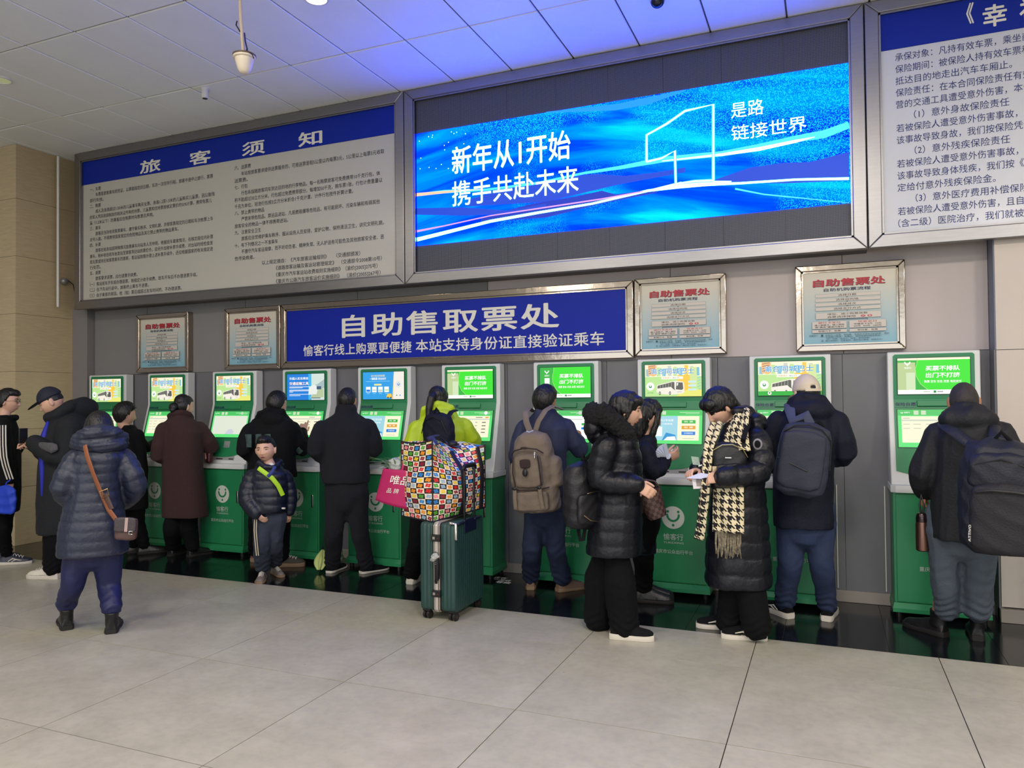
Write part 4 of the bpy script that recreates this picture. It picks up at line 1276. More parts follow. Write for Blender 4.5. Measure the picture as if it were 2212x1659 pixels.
def shell(h, hi, mask, th, inner=-0.012, noise_amp=0.0, freq=60):
    """closed shell over the head: outside where mask(x,y,z normalised) is 1, sunk into the head elsewhere"""
    P = HP_HI if hi else HP_LO
    D = D_HI if hi else D_LO
    n = P/np.array([0.075, 0.094, 0.113])
    m = mask(n[:, 0], n[:, 1], n[:, 2])
    t = th(n[:, 0], n[:, 1], n[:, 2]) if callable(th) else th
    nn = D/np.linalg.norm(D, axis=1)[:, None]
    off = inner+(t-inner)*m
    if noise_amp: off = off+noise_amp*m*folds(P, freq, 2)
    return h.arr(P+nn*off[:, None]), (F_HI if hi else F_LO)

def hair_mask(zf=0.45, zb=-0.6, side=-0.15, ear=True, soft=0.10):
    def f(x, y, z):
        line = np.where(y > 0.35, zf, np.where(y > -0.0, side+(zf-side)*np.clip(y/0.35, 0, 1), np.where(y > -0.35, side+(zb-side)*np.clip(-y/0.35, 0, 1), zb)))
        return sstep(-soft/2, soft, z-line)
    return f

def hand(g, w, d, n, side, curl=0.5, s=1.0, spread=0.0, point=False):
    """palm and five separate fingers. w wrist, d along the hand, n palm normal, side +1 when the thumb lies on cross(d,n)"""
    d = Vector(d).normalized(); n = Vector(n)
    n = (n-d*n.dot(d)).normalized()
    t = d.cross(n)*side
    L = lambda x, y, z: Vector(w)+(t*x+n*y+d*z)*s
    # palm
    R = []
    for z, a, b in ((-0.02, 0.024, 0.018), (0.0, 0.025, 0.017), (0.03, 0.034, 0.016), (0.06, 0.039, 0.0145), (0.085, 0.038, 0.012), (0.093, 0.030, 0.007)):
        R.append([L(a*math.cos(2*math.pi*k/14), b*math.sin(2*math.pi*k/14), z) for k in range(14)])
    g.rings(R)
    for i, (x, ln, r) in enumerate(((0.029, 0.068, 0.0088), (0.0098, 0.076, 0.0090), (-0.0098, 0.071, 0.0087), (-0.0285, 0.056, 0.0078))):
        c = curl*(1.0+0.12*i)
        if point and i == 0: c = 0.12
        if point and i > 0: c = 1.25
        if point and i == 1: c = 0.55 if point == 2 else 1.2
        p = Vector((x, 0.0, 0.082)); a = 0.15*c
        pts = [p-Vector((0, 0, 0.015)), p]
        for k, f in enumerate((0.45, 0.30, 0.25)):
            a += c*(0.55 if k == 0 else 0.75)
            p = p+Vector((spread*x*0.5, math.sin(a), math.cos(a)))*ln*f
            pts.append(p)
        g.tube([L(*q) for q in pts], [r*s, r*s*1.02, r*s, r*s*0.92, r*s*0.78], 8)
    a = 0.3+0.5*curl
    p = Vector((0.024, 0.004, 0.022)); q = p+Vector((0.024, 0.008+0.010*curl, 0.028)); r_ = q+Vector((0.010*(1-curl), 0.006+0.014*curl, 0.030))
    g.tube([L(*(p-Vector((0.01, 0, 0.008)))), L(*p), L(*q), L(*r_), L(*(r_+Vector((0.0, 0.004+0.006*curl, 0.018))))], [0.012*s, 0.0128*s, 0.0105*s, 0.0098*s, 0.0082*s], 8)

class Person:
    def __init__(s, label, Y, phi, sc=1.0, group=None):
        s.Y, s.phi, s.sc = Y, phi, sc
        a = math.radians(phi)
        s.r = Vector((math.cos(a), math.sin(a), 0)); s.f = Vector((-math.sin(a), math.cos(a), 0))
        s.label = label
        s.limbs = []
        s.B = G()
        s.root = None
    def P(s, px, py, dy=0.0):
        """the ray through the photograph's pixel met with the upright plane through the person, square to the line of sight"""
        d = ray(px, py)
        t = (s.dist+dy)/(d[0]*s.n[0]+d[1]*s.n[1])
        v = d*t
        return Vector((v[0], v[1], v[2]+CAMH))
    def start(s, x, y):
        k = s.Y/y
        s.dist = math.hypot(x*k, y*k)
        s.n = (x*k/s.dist, y*k/s.dist)
        s.root = thing('person', s.label, 'person', (x, y, 0))
    def ring(s, pxL, pxR, py, other, dy=0.0, seg=28, ex=2.3, prim=None):
        A, Bq = s.P(pxL, py, dy), s.P(pxR, py, dy)
        c = (A+Bq)/2; half = (Bq-A).length/2
        v = Vector((c.x, c.y, 0)).normalized(); e = Vector((v.y, -v.x, 0))
        # the seen half extent of an ellipse is taken across the line of sight
        half *= abs((Bq-A).normalized().dot(e))
        re, fe = abs(s.r.dot(e)), abs(s.f.dot(e))
        wide = re > 0.7 if prim is None else prim == 'r'
        if wide:
            a = math.sqrt(max(half**2-(other*fe)**2, (half*0.5)**2))/max(re, 0.3); b = other
        else:
            b = math.sqrt(max(half**2-(other*re)**2, (half*0.5)**2))/max(fe, 0.3); a = other
        out = []
        for k in range(seg):
            t = 2*math.pi*k/seg
            ct, st = math.cos(t), math.sin(t)
            q = (abs(ct)**ex+abs(st)**ex)**(-1/ex)
            out.append(c+s.r*(a*ct*q)+s.f*(b*st*q))
        return out, c, a, b
    def torso(s, g, secs, **k):
        R = [s.ring(*q, **k)[0] for q in secs]
        g.rings(R)
    def limb(s, g, pts, rad, seg=14):
        pts = [Vector(p) for p in pts]
        P2, R2 = [], []
        n = len(pts)
        for i in range(n-1):
            for t in (0, 0.33, 0.66):
                p0, p1, p2, p3 = pts[max(i-1, 0)], pts[i], pts[i+1], pts[min(i+2, n-1)]
                a = 0.5*((2*p1)+(p2-p0)*t+(2*p0-5*p1+4*p2-p3)*t*t+(3*p1-p0-3*p2+p3)*t**3)
                P2.append(a); R2.append(rad[i]+(rad[i+1]-rad[i])*t)
        P2.append(pts[-1]); R2.append(rad[-1])
        g.tube(P2, R2, seg)
        return P2
    def skin_arm(s, sh, el, wr, dirn=None, n=(0, 0, -1), side=1, curl=0.5, hs=None, **k):
        sc = s.sc
        s.B.tube([sh, el], [0.036*sc, 0.030*sc], 10); s.B.tube([el, wr], [0.030*sc, 0.022*sc], 10)
        d = Vector(dirn) if dirn is not None else (Vector(wr)-Vector(el))
        hand(s.B, wr, d, n, side, curl, (hs or sc)*0.98, **k)
    def core(s, neck, hip, feet, knees):
        """body inside the clothes, neck to ankles"""
        sc = s.sc
        s.B.tube([neck-Vector((0, 0, 0.02*sc)), neck*0.75+hip*0.25, neck*0.4+hip*0.6, hip], [(0.10*sc, 0.07*sc), (0.12*sc, 0.085*sc), (0.10*sc, 0.08*sc), (0.115*sc, 0.085*sc)], 16, up=s.f)
        for i, (k, a) in enumerate(zip(knees, feet)):
            h = hip+s.r*(0.075*sc*(1 if i else -1))
            s.B.tube([h, k, a+Vector((0, 0, 0.07*sc))], [0.062*sc, 0.044*sc, 0.032*sc], 10)
    def head(s, px, py, dy=0.0, yaw=None, pitch=0, roll=0, sc=1.0, face=False, neck=None, skin=None, ears=True, child=False):
        h = Head(s.P(px, py, dy), s.phi if yaw is None else yaw, pitch, roll, sc)
        h.child = child
        s.h = h; s.face = face
        n0 = len(s.B.v)
        s.B.add(h.arr(HP_HI if face else HP_LO), F_HI if face else F_LO)
        if ears:
            for q in (-1, 1):
                h.ell(s.B, (q*0.0765, -0.008, -0.008), (0.010, 0.018, 0.031), ('Z', -q*22))
                h.ell(s.B, (q*0.080, -0.012, 0.004), (0.006, 0.017, 0.024), ('Z', -q*28))
        if neck is not None:
            s.B.tube([h.W(0, -0.018, -0.045), h.W(0, -0.020, -0.095), neck], [0.050*sc, 0.049*sc, 0.058*sc], 16)
        s.skinm = skin or M_SKIN
        return h
    def finish_body(s, voxel=0.006):
        me = bake(s.B, voxel, 1, 0.4)
        b = finish(me, 'body', s.skinm, s.root)
        s.body = b
        return b
    def face_parts(s, gaze=0.0, eyeh=0.0042, mouth_open=0.0):
        h, b = s.h, s.body
        for q in (-1, 1):
            x = q*0.031; y = face_y(x, 0.002)
            g = G(); h.ell(g, (x, y-0.0015, 0.001), (0.0135, 0.006, eyeh), ('Y', -q*6)); e = g.build('eye', M_EYEW, b, smooth=True)
            g = G(); h.ell(g, (x+gaze, y+0.0018, 0.001), (0.0056, 0.0034, eyeh*0.98)); g.build('iris', M_EYED, e, smooth=True)
            g = G(); h.tube(g, [(x-q*0.014, y+0.0015, 0.0035), (x-q*0.005, y+0.004, 0.0035+eyeh), (x+q*0.006, y+0.0036, 0.0035+eyeh), (x+q*0.015, y-0.001, 0.0025)], [0.0012, 0.0021, 0.0021, 0.0012], 6); g.build('eyelid', mat('lash_line', (34, 24, 22), 0.6), b, smooth=True)
            g = G(); pts = [(q*0.016, 0.022), (q*0.028, 0.0265), (q*0.040, 0.0255), (q*0.048, 0.021)]
            h.tube(g, [(u, face_y(u, w_)+0.0012, w_) for u, w_ in pts], [(0.0018, 0.003), (0.0022, 0.0036), (0.002, 0.003), (0.001, 0.0015)], 6); g.build('eyebrow', M_HAIR, b, smooth=True)
        g = G()
        h.tube(g, [(x, face_y(x, -0.0600)+0.0004, -0.0612+0.0015*math.cos(x*160)) for x in (-0.021, -0.012, -0.004, 0.004, 0.012, 0.021)], [(0.001, 0.001), (0.003, 0.0030), (0.0034, 0.0036), (0.0034, 0.0036), (0.003, 0.003), (0.001, 0.001)], 8)
        h.tube(g, [(x, face_y(x, -0.0715)-0.0004, -0.0712-mouth_open*math.cos(x*75)) for x in (-0.019, -0.010, 0.0, 0.010, 0.019)], [(0.001, 0.001), (0.0034, 0.0036), (0.004, 0.0044), (0.0034, 0.0036), (0.001, 0.001)], 8)
        g.build('lips', M_LIP, b, smooth=True)
        if mouth_open:
            g = G(); h.ell(g, (0, face_y(0, -0.066)+0.0005, -0.0665), (0.013, 0.003, 0.003+mouth_open*0.6)); g.build('mouth', mat('mouth_dark', (60, 26, 26), 0.6), b, smooth=True)
    def garment(s, name, g, m, voxel=0.010, smooth=3, quilt=None, fold=0.004, ffreq=16, seed=0, fstretch=(1, 1, 1), arms=(), extra=None, mats=None):
        me = bake(g, voxel, smooth, 0.6)
        V, N = verts_np(me), normals_np(me)
        d = fold*folds(V, ffreq, seed, fstretch)
        if quilt:
            per, amp = quilt[0], quilt[1]
            u = V[:, 2]/per
            best = np.full(len(V), 1e9)
            for pts, rad in arms:
                acc = 0.0
                for a, b in zip(pts[:-1], pts[1:]):
                    a_, b_ = np.array(a), np.array(b)
                    ab = b_-a_; L2 = ab@ab
                    t = np.clip(((V-a_)@ab)/L2, 0, 1)
                    dist = np.linalg.norm(V-a_-t[:, None]*ab, axis=1)
                    w = (dist < rad*1.18) & (dist < best)
                    best = np.where(w, dist, best)
                    u = np.where(w, (acc+t*math.sqrt(L2))/(per*0.9), u)
                    acc += math.sqrt(L2)
            sh = u+0.07*folds(V, 22, seed+1)
            d = d+amp*(np.abs(np.sin(math.pi*sh))**0.45-0.85)
        if extra is not None: d = d+extra(V, N)
        V = V+N*d[:, None]
        set_verts(me, V)
        return finish(me, name, m, s.root, mats)
    def shoe(s, px, py, yaw, m, ms, L=0.27, w=0.048, ht=0.075, boot=0.0, zoff=0.0, laces=None, heel_at=None, sole_h=0.026, label=None, stripe=None):
        """px,py: where the heel centre meets the floor"""
        sc = s.sc if s.sc < 0.9 else 1.0
        L *= sc; w *= sc; ht *= sc; sole_h *= sc
        c = fl(px, py) if heel_at is None else heel_at
        a = math.radians(yaw)
        f = Vector((-math.sin(a), math.cos(a), 0)); r = Vector((math.cos(a), math.sin(a), 0))
        W = lambda x, y, z: c+r*x+f*y+Vector((0, 0, z+zoff))
        prof = [(-0.02, 0.55), (0.0, 0.78), (0.06, 0.86), (0.14, 0.82), (0.22, 0.98), (0.29, 1.0), (0.34, 0.86), (0.37, 0.5)]
        k = L/0.38
        def outline(e=0.0):
            R = [(w*q+e, y*k) for y, q in prof]
            return [(x, y) for x, y in R]+[(-x, y) for x, y in reversed(R)]
        g = G()
        pts = outline(0.003)
        g.rings([[W(x, y, 0.001) for x, y in outline(0.0)], [W(x, y, sole_h*0.5) for x, y in outline(0.004)], [W(x*0.98, y, sole_h+0.004*math.cos(y*20)) for x, y in outline(0.002)]])
        u = G()
        T = sole_h
        secs = [(-0.012, 0.72, 0.75), (0.03, 0.82, 1.0), (0.09, 0.80, 1.02), (0.15, 0.80, 0.92), (0.21, 0.90, 0.70), (0.28, 0.92, 0.52), (0.33, 0.82, 0.42), (0.365, 0.45, 0.22)]
        R = []
        for y, q, hh in secs:
            H = ht*hh
            R.append([W(w*q*math.cos(t)*(1 if math.sin(t) < 0.2 else 0.92), y*k, T+max(0.0, math.sin(t))*H*0.95+min(0.0, math.sin(t))*0.012) for t in [2*math.pi*i/16 for i in range(16)]])
        u.rings(R)
        if boot:
            u.tube([W(0, 0.055*k, T+0.03), W(0, 0.05*k, T+0.08*sc), W(0, 0.045*k, T+boot)], [(w*0.86, 0.052*sc), (w*0.84, 0.052*sc), (w*0.95, 0.056*sc)], 16, up=f, round_caps=False)
        me = bake(u, 0.006, 2)
        o = finish(me, 'shoe' if not boot else 'boot', m, s.root)
        if label: o['label'] = label
        so = g.build('sole', ms, o, smooth=True)
        if laces is not None:
            gl = G()
            for i in range(4):
                y = (0.15+0.035*i)*k; z = T+ht*(0.93-0.11*i)
                gl.tube([W(-w*0.5, y, z-0.012), W(0, y+0.006, z+0.003), W(w*0.5, y, z-0.012)], 0.0032*sc, 6)
                if i < 3: gl.tube([W(-w*0.45, y, z-0.008), W(w*0.1, y+0.02*k, z-0.002), W(w*0.45, y+0.035*k, z-0.018)], 0.0028*sc, 6)
            gl.build('laces', laces, o, smooth=True)
        if stripe is not None:
            gs = G()
            for sd in (-1, 1):
                gs.tube([W(sd*w*0.86, 0.10*k, T+0.008), W(sd*w*0.88, 0.15*k, T+ht*0.42), W(sd*w*0.86, 0.20*k, T+ht*0.28)], [0.004, 0.006, 0.004], 6)
                gs.tube([W(sd*w*0.87, 0.14*k, T+0.004), W(sd*w*0.93, 0.19*k, T+ht*0.3), W(sd*w*0.9, 0.25*k, T+ht*0.16)], [0.003, 0.005, 0.003], 6)
            gs.build('shoe_stripe', stripe, o, smooth=True)
        return W(0, 0.06*k, T+0.04*sc)
    def trousers(s, m, hip, legs, voxel=0.011, fold=0.006, rads=(0.092, 0.068, 0.062), hipr=(0.16, 0.11), seed=3, stack=0.006, ffreq=14, off=0.078):
        """legs: list of [knee, ankle]; ankle a little above the shoe"""
        sc = s.sc
        g = G()
        g.tube([hip+Vector((0, 0, 0.10*sc)), hip+Vector((0, 0, -0.03*sc)), hip+Vector((0, 0, -0.09*sc))], [(hipr[0]*sc, hipr[1]*sc), (hipr[0]*sc*1.04, hipr[1]*sc*1.05), (hipr[0]*sc*0.9, hipr[1]*sc)], 20, up=s.f)
        for i, (k, a) in enumerate(legs):
            h = hip+s.r*(off*sc*(1 if i else -1))+Vector((0, 0, -0.02))
            s.limb(g, [h, (h+k)/2+s.f*0.005, k, (k+a)/2, a], [rads[0]*1.08*sc, rads[0]*0.93*sc, rads[1]*sc, (rads[1]+rads[2])/2*sc, rads[2]*sc])
        az = min(a.z for k, a in legs)
        kz = sum(k.z for k, a in legs)/len(legs)
        def ex(V, N):
            d = np.zeros(len(V))
            d += stack*0.7*np.sin(V[:, 2]*130+4*np.sin(V[:, 0]*23+V[:, 1]*17))*np.exp(-((V[:, 2]-az)/0.09)**2)
            d += stack*0.3*np.sin(V[:, 2]*85+4*np.sin(V[:, 0]*19+V[:, 1]*13))*np.exp(-((V[:, 2]-kz)/0.07)**2)
            return d
        return s.garment('trousers', g, m, voxel, 2, fold=fold, ffreq=ffreq, seed=seed, fstretch=(1, 1, 0.6), extra=ex)
    def hair(s, mask, th, m=M_HAIR, extra=None, voxel=0.006, amp=0.0015, name='hair', freq=90):
        V, F = shell(s.h, False, mask, th)
        g = G().add(V, F)
        if extra: extra(g, s.h)
        me = bake(g, voxel, 2, 0.5)
        V, N = verts_np(me), normals_np(me)
        V = V+N*(amp*folds(V, freq, 5, (1, 1, 0.35)))[:, None]
        set_verts(me, V)
        return finish(me, name, m, s.root)

def strap(g, pts, w, t, up):
    """flat band: width w across, thickness t towards up"""
    g.tube(pts, [(w/2, t/2)]*len(pts), 10, up=up, round_caps=False)

class Pack:
    """rucksack in its own axes: x right, y outward (away from the wearer), z up; origin at the bottom centre"""
    def __init__(s, name, label, cat, c, yaw, roll=0.0, pitch=0.0):
        s.c = Vector(c)
        s.M = Matrix.Rotation(math.radians(yaw), 3, 'Z') @ Matrix.Rotation(math.radians(roll), 3, 'Y') @ Matrix.Rotation(math.radians(pitch), 3, 'X')
        s.root = thing(name, label, cat, tuple(c))
    def W(s, x, y, z): return s.c+s.M @ Vector((x, y, z))
    def lump(s, g, cx_, cy_, z0, z1, w, d, ex=3.0, top=0.45, bot=0.75, n=14, seg=30, lean=0.0):
        R = []
        for i in range(n+1):
            t = i/n
            e = 1.0
            if t > 0.5: e = max(0.02, 1-((t-0.5)/0.5)**3.0)**(0.5)*(1-top)+top if t < 1 else top*0.55
            else: e = (1-((0.5-t)/0.5)**5.0)**0.5*(1-bot)+bot if t > 0 else bot*0.85
            ed = e
            ring = []
            for k in range(seg):
                a = 2*math.pi*k/seg
                ct, st = math.cos(a), math.sin(a)
                q = (abs(ct)**ex+abs(st)**ex)**(-1/ex)
                ring.append(s.W(cx_+w/2*ct*q*e, cy_+d/2*(st*q)*ed+lean*t, z0+(z1-z0)*t))
            R.append(ring)
        g.rings(R)
    def bake(s, name, g, m, voxel=0.009, fold=0.004, freq=18, seed=1, smooth=3, extra=None, parent=None):
        me = bake(g, voxel, smooth, 0.6)
        V, N = verts_np(me), normals_np(me)
        d = fold*folds(V, freq, seed)
        if extra is not None: d = d+extra(V, N)
        set_verts(me, V+N*d[:, None])
        return finish(me, name, m, parent or s.root)
    def line(s, name, pts, r, m, seg=6, parent=None, closed=False):
        g = G(); g.tube([s.W(*p) for p in pts], r, seg)
        return g.build(name, m, parent or s.root, smooth=True)

class UVG:
    def __init__(s): s.v, s.f, s.uv = [], [], []
    def patch(s, fn, nu, nv, su, sv, ou=0.0, ov=0.0, flip=False):
        n = len(s.v)
        for j in range(nv+1):
            for i in range(nu+1):
                s.v.append(tuple(fn(i/nu, j/nv)))
        for j in range(nv):
            for i in range(nu):
                q = [(i, j), (i+1, j), (i+1, j+1), (i, j+1)]
                if flip: q.reverse()
                s.f.append(tuple(n+b*(nu+1)+a for a, b in q))
                s.uv.extend([(ou+a/nu*su, ov+b/nv*sv) for a, b in q])
        return s
    def build(s, name, m, parent, solid=0.0, ws=True, weld=True):
        me = bpy.data.meshes.new(name)
        me.from_pydata(s.v, [], s.f)
        l = me.uv_layers.new(name='UVMap')
        l.data.foreach_set('uv', [c for p in s.uv for c in p])
        me.materials.append(m)
        me.polygons.foreach_set('use_smooth', [True]*len(me.polygons))
        o = link(name, me, parent, ws)
        if weld:
            w_ = o.modifiers.new('weld', 'WELD'); w_.merge_threshold = 0.0008
        if solid:
            q = o.modifiers.new('solid', 'SOLIDIFY'); q.thickness = solid; q.offset = 0
        return o

# ------------------------------------------------------------------ cloth colours
C_NAVYP = mat('navy_puffer_cloth', (34, 40, 60), 0.42, bump=0.35, bscale=45, var=0.06, vscale=6)
C_NAVYT = mat('navy_quilted_trousers', (20, 26, 72), 0.55, bump=0.3, bscale=40)
C_BLACKP = mat('black_puffer_cloth', (12, 14, 23), 0.40, bump=0.35, bscale=45, spec=0.35)
C_BLACKS = mat('black_soft_cloth', (10, 11, 15), 0.9, bump=0.3, bscale=120, spec=0.25)
C_BLACKT = mat('black_trouser_cloth', (7, 8, 12), 0.9, bump=0.25, bscale=90, spec=0.2)
C_NAVYF = mat('navy_fleece', (11, 13, 24), 0.95, bump=0.6, bscale=260)
C_BROWN = mat('brown_wool', (58, 36, 36), 0.95, bump=0.6, bscale=220, var=0.12, vscale=90)
C_LIME = mat('lime_jacket_cloth', (178, 204, 30), 0.5, bump=0.2, bscale=40)
C_JEAN = mat('dark_blue_denim', (26, 38, 66), 0.85, bump=0.4, bscale=200, var=0.2, vscale=14)
C_JEAN2 = mat('mid_blue_denim', (36, 50, 82), 0.85, bump=0.4, bscale=200, var=0.25, vscale=10)
C_GREYT = mat('grey_trouser_cloth', (66, 76, 88), 0.85, bump=0.35, bscale=110, var=0.06)
C_NAVYJ = mat('dark_navy_coat_cloth', (12, 16, 34), 0.75, bump=0.3, bscale=80, spec=0.3)
C_INDIGO = mat('indigo_jacket_cloth', (32, 40, 70), 0.75, bump=0.3, bscale=120)
C_CHILD = mat('child_navy_puffer', (16, 22, 42), 0.42, bump=0.2, bscale=45)
C_CHILDT = mat('child_grey_jogger', (48, 56, 72), 0.9, bump=0.3, bscale=150)
C_WHITE = mat('white_cloth', (214, 210, 202), 0.7)
C_SOLEW = mat('white_rubber_sole', (206, 200, 188), 0.6)
C_SOLEK = mat('black_rubber_sole', (24, 22, 22), 0.7)
C_SOLEB = mat('tan_rubber_sole', (130, 108, 84), 0.7)
C_LEAB = mat('black_shoe_leather', (20, 20, 22), 0.4, bump=0.2, bscale=60)
C_BROWNS = mat('brown_shoe_suede', (120, 94, 78), 0.8, bump=0.2, bscale=60)
C_GREYS = mat('grey_shoe_mesh', (116, 108, 104), 0.8, bump=0.3, bscale=200)
C_WHITES = mat('white_shoe_leather', (212, 206, 192), 0.5, bump=0.1, bscale=60)
C_LACE = mat('shoe_lace', (208, 204, 196), 0.8)
C_BLUEB = mat('blue_bag_cloth', (20, 60, 190), 0.6, bump=0.2, bscale=60)

short_hair = hair_mask(0.42, -0.70, -0.25)
def fringe_mask(x, y, z):
    return sstep(-0.05, 0.1, z-np.where(y > 0.2, 0.28, np.where(y > -0.1, -0.75, -1.3)))

# ================================================================== 3: woman in the navy puffer coat, back view
p = Person('woman in long navy puffer coat with hood, seen from behind, nearest on the left', 3.55, 44)
p.start(*fl(190, 1362)[:2])
L = p.shoe(145, 1361, 58, C_LEAB, C_SOLEK, boot=0.115)
R = p.shoe(240, 1369, 44, C_LEAB, C_SOLEK, boot=0.115)
hip = p.P(203, 1172); kn = [p.P(156, 1262, 0.02), p.P(236, 1266, 0.02)]
p.trousers(C_NAVYT, hip, [(kn[0], L+Vector((0, 0, 0.10))), (kn[1], R+Vector((0, 0, 0.10)))], rads=(0.098, 0.076, 0.066), fold=0.007, stack=0.004)
h = p.head(214, 927, 0.02, pitch=10, neck=p.P(214, 985, 0.02), sc=0.98, skin=M_SKIN)
shL, elL, wrL = p.P(166, 992), p.P(134, 1052, -0.04), p.P(160, 1086, 0.10)
shR, elR, wrR = p.P(264, 990), p.P(294, 1050, -0.04), p.P(268, 1084, 0.12)
p.skin_arm(shL, elL, wrL, n=(1, 0, 0), side=1, curl=0.9); p.skin_arm(shR, elR, wrR, n=(-1, 0, 0), side=-1, curl=0.9)
p.core(p.P(214, 985), hip, [L, R], kn)
p.finish_body(0.008)
g = G()
p.torso(g, [(120, 278, 1196, .19), (120, 279, 1180, .19), (124, 276, 1140, .185), (134, 268, 1100, .17), (143, 262, 1060, .155), (146, 262, 1020, .15), (148, 270, 990, .15), (160, 262, 968, .135), (185, 245, 948, .10), (190, 238, 930, .08)])
aL = p.limb(g, [shL, elL, wrL], [0.082, 0.074, 0.060]); aR = p.limb(g, [shR, elR, wrR], [0.082, 0.074, 0.060])
p.garment('coat', g, C_NAVYP, 0.010, 2, quilt=(0.062, 0.006), fold=0.004, ffreq=20, arms=[(aL, 0.09), (aR, 0.09)])
g = G()
g.ell(p.P(215, 960, -0.05), (0.170, 0.125, 0.072), Matrix.Rotation(math.radians(44), 3, 'Z'), 24, 14)
g.tube([p.P(160, 962, 0.02), p.P(168, 948, -0.06), p.P(190, 936, -0.12), p.P(215, 931, -0.14), p.P(245, 933, -0.12), p.P(264, 946, -0.06), p.P(268, 960, 0.02)], [0.03, 0.04, 0.045, 0.048, 0.045, 0.04, 0.03], 12)
p.garment('hood', g, C_NAVYP, 0.009, 3, fold=0.009, ffreq=22, seed=2, fstretch=(1, 1, 1.8))
p.hair(hair_mask(0.4, -0.9, -0.5), 0.018)

# her shoulder bag
bg_ = Pack('shoulder_bag', 'small brown leather shoulder bag on a tan strap over the navy puffer coat', 'bag', p.P(271, 1166, -0.24), 36, roll=4)
M_LEA = mat('brown_leather', (84, 60, 56), 0.5, bump=0.2, bscale=60, var=0.1)
M_TAN = mat('tan_leather', (138, 82, 52), 0.5, bump=0.1, bscale=50)
g = G(); bg_.lump(g, 0, 0.0, 0.0, 0.145, 0.135, 0.07, ex=4, top=0.8, bot=0.85)
bg_.bake('body', g, M_LEA, 0.005, 0.0015, 30)
g = G(); bg_.lump(g, 0.0, -0.036, 0.055, 0.152, 0.132, 0.022, ex=5, top=0.9, bot=0.9); fl_ = bg_.bake('flap', g, mat('dark_leather', (62, 54, 58), 0.5, bump=0.2, bscale=60), 0.004, 0.001)
g = G(); g.add([bg_.W(*q) for q in ((0.0, -0.050, 0.06), (0.018, -0.050, 0.06), (0.018, -0.050, 0.15), (0.0, -0.050, 0.15), (0.0, -0.046, 0.06), (0.018, -0.046, 0.06), (0.018, -0.046, 0.15), (0.0, -0.046, 0.15))], [(0, 1, 2, 3), (4, 7, 6, 5), (0, 4, 5, 1), (2, 6, 7, 3), (1, 5, 6, 2), (0, 3, 7, 4)]); g.build('flap_stripe', mat('pale_pink_leather', (176, 150, 146), 0.6), bg_.root)
bg_.line('buckle', [(0.03, -0.052, 0.045), (0.05, -0.052, 0.045), (0.05, -0.052, 0.065), (0.03, -0.052, 0.065), (0.03, -0.052, 0.045)], 0.003, M_CHR)
g = G()
strap(g, [p.P(183, 962, -0.17), p.P(188, 985, -0.205), p.P(200, 1020, -0.20), p.P(213, 1052, -0.19), p.P(224, 1078, -0.19), p.P(234, 1100, -0.20), p.P(250, 1122, -0.235)], 0.034, 0.006, (0.1, -1, 0.1))
g.build('strap', M_TAN, bg_.root, smooth=True)
g = G(); strap(g, [p.P(226, 1068, -0.20), p.P(240, 1100, -0.21)], 0.045, 0.012, (0.1, -1, 0.1)); g.build('strap_pad', M_LEA, bg_.root, smooth=True)
g = G(); g.tube([p.P(216, 1062, -0.215), p.P(232, 1056, -0.215), p.P(236, 1070, -0.215), p.P(221, 1077, -0.215), p.P(216, 1062, -0.215)], 0.004, 6); g.build('strap_buckle', mat('brass', (168, 140, 96), 0.3, metal=1), bg_.root, smooth=True)

# ================================================================== 1: young man with glasses at the left edge, facing right
p = Person('young man in black jacket with three white sleeve stripes and glasses, at the left edge', 4.65, -54)
p.start(*fl(12, 1226)[:2])
L = p.shoe(2, 1220, -50, mat('navy_shoe_leather', (30, 36, 56), 0.4), C_SOLEW, laces=C_LACE, stripe=C_WHITES)
R = p.shoe(-22, 1210, -50, mat('navy_shoe_leather', (30, 36, 56), 0.4), C_SOLEW, laces=C_LACE)
hip = p.P(8, 1060); kn = [p.P(10, 1145, 0.06), p.P(4, 1140, -0.06)]
p.trousers(C_BLACKT, hip, [(kn[1], L+Vector((0, 0, 0.05))), (kn[0], R+Vector((0, 0, 0.05)))], rads=(0.088, 0.066, 0.058), hipr=(0.15, 0.11))
h = p.head(17, 867, 0.0, yaw=-52, pitch=2, neck=p.P(8, 905), sc=0.98, face=True)
sh, el, wr = p.P(6, 918, -0.15), p.P(8, 985, -0.18), p.P(22, 1034, -0.16)
p.skin_arm(sh, el, wr, dirn=(-0.1, -0.1, -1), n=(-1, 0.4, 0), side=-1, curl=0.55)
sh2, el2, wr2 = p.P(6, 918, 0.15), p.P(20, 985, 0.18), p.P(44, 958, 0.12)
p.skin_arm(sh2, el2, wr2, dirn=(1, -0.1, 0.1), n=(0, 0, -1), side=1, curl=0.8)
p.core(p.P(8, 905), hip, [L, R], [kn[1], kn[0]])
p.finish_body(0.0052); p.face_parts(gaze=0.0, eyeh=0.003)
g = G()
p.torso(g, [(-26, 42, 1108, .19), (-25, 44, 1090, .19), (-26, 46, 1040, .185), (-25, 46, 1000, .185), (-24, 44, 960, .185), (-20, 40, 925, .175), (-12, 34, 908, .12), (-8, 30, 897, .085)])
a1 = p.limb(g, [sh, el, wr], [0.072, 0.066, 0.052]); a2 = p.limb(g, [sh2, el2, wr2], [0.07, 0.062, 0.05])
g.tube([p.P(-6, 905, 0), p.P(34, 902, 0)], [(0.085, 0.035), (0.06, 0.03)], 14)
p.garment('jacket', g, C_BLACKS, 0.010, 3, fold=0.006)
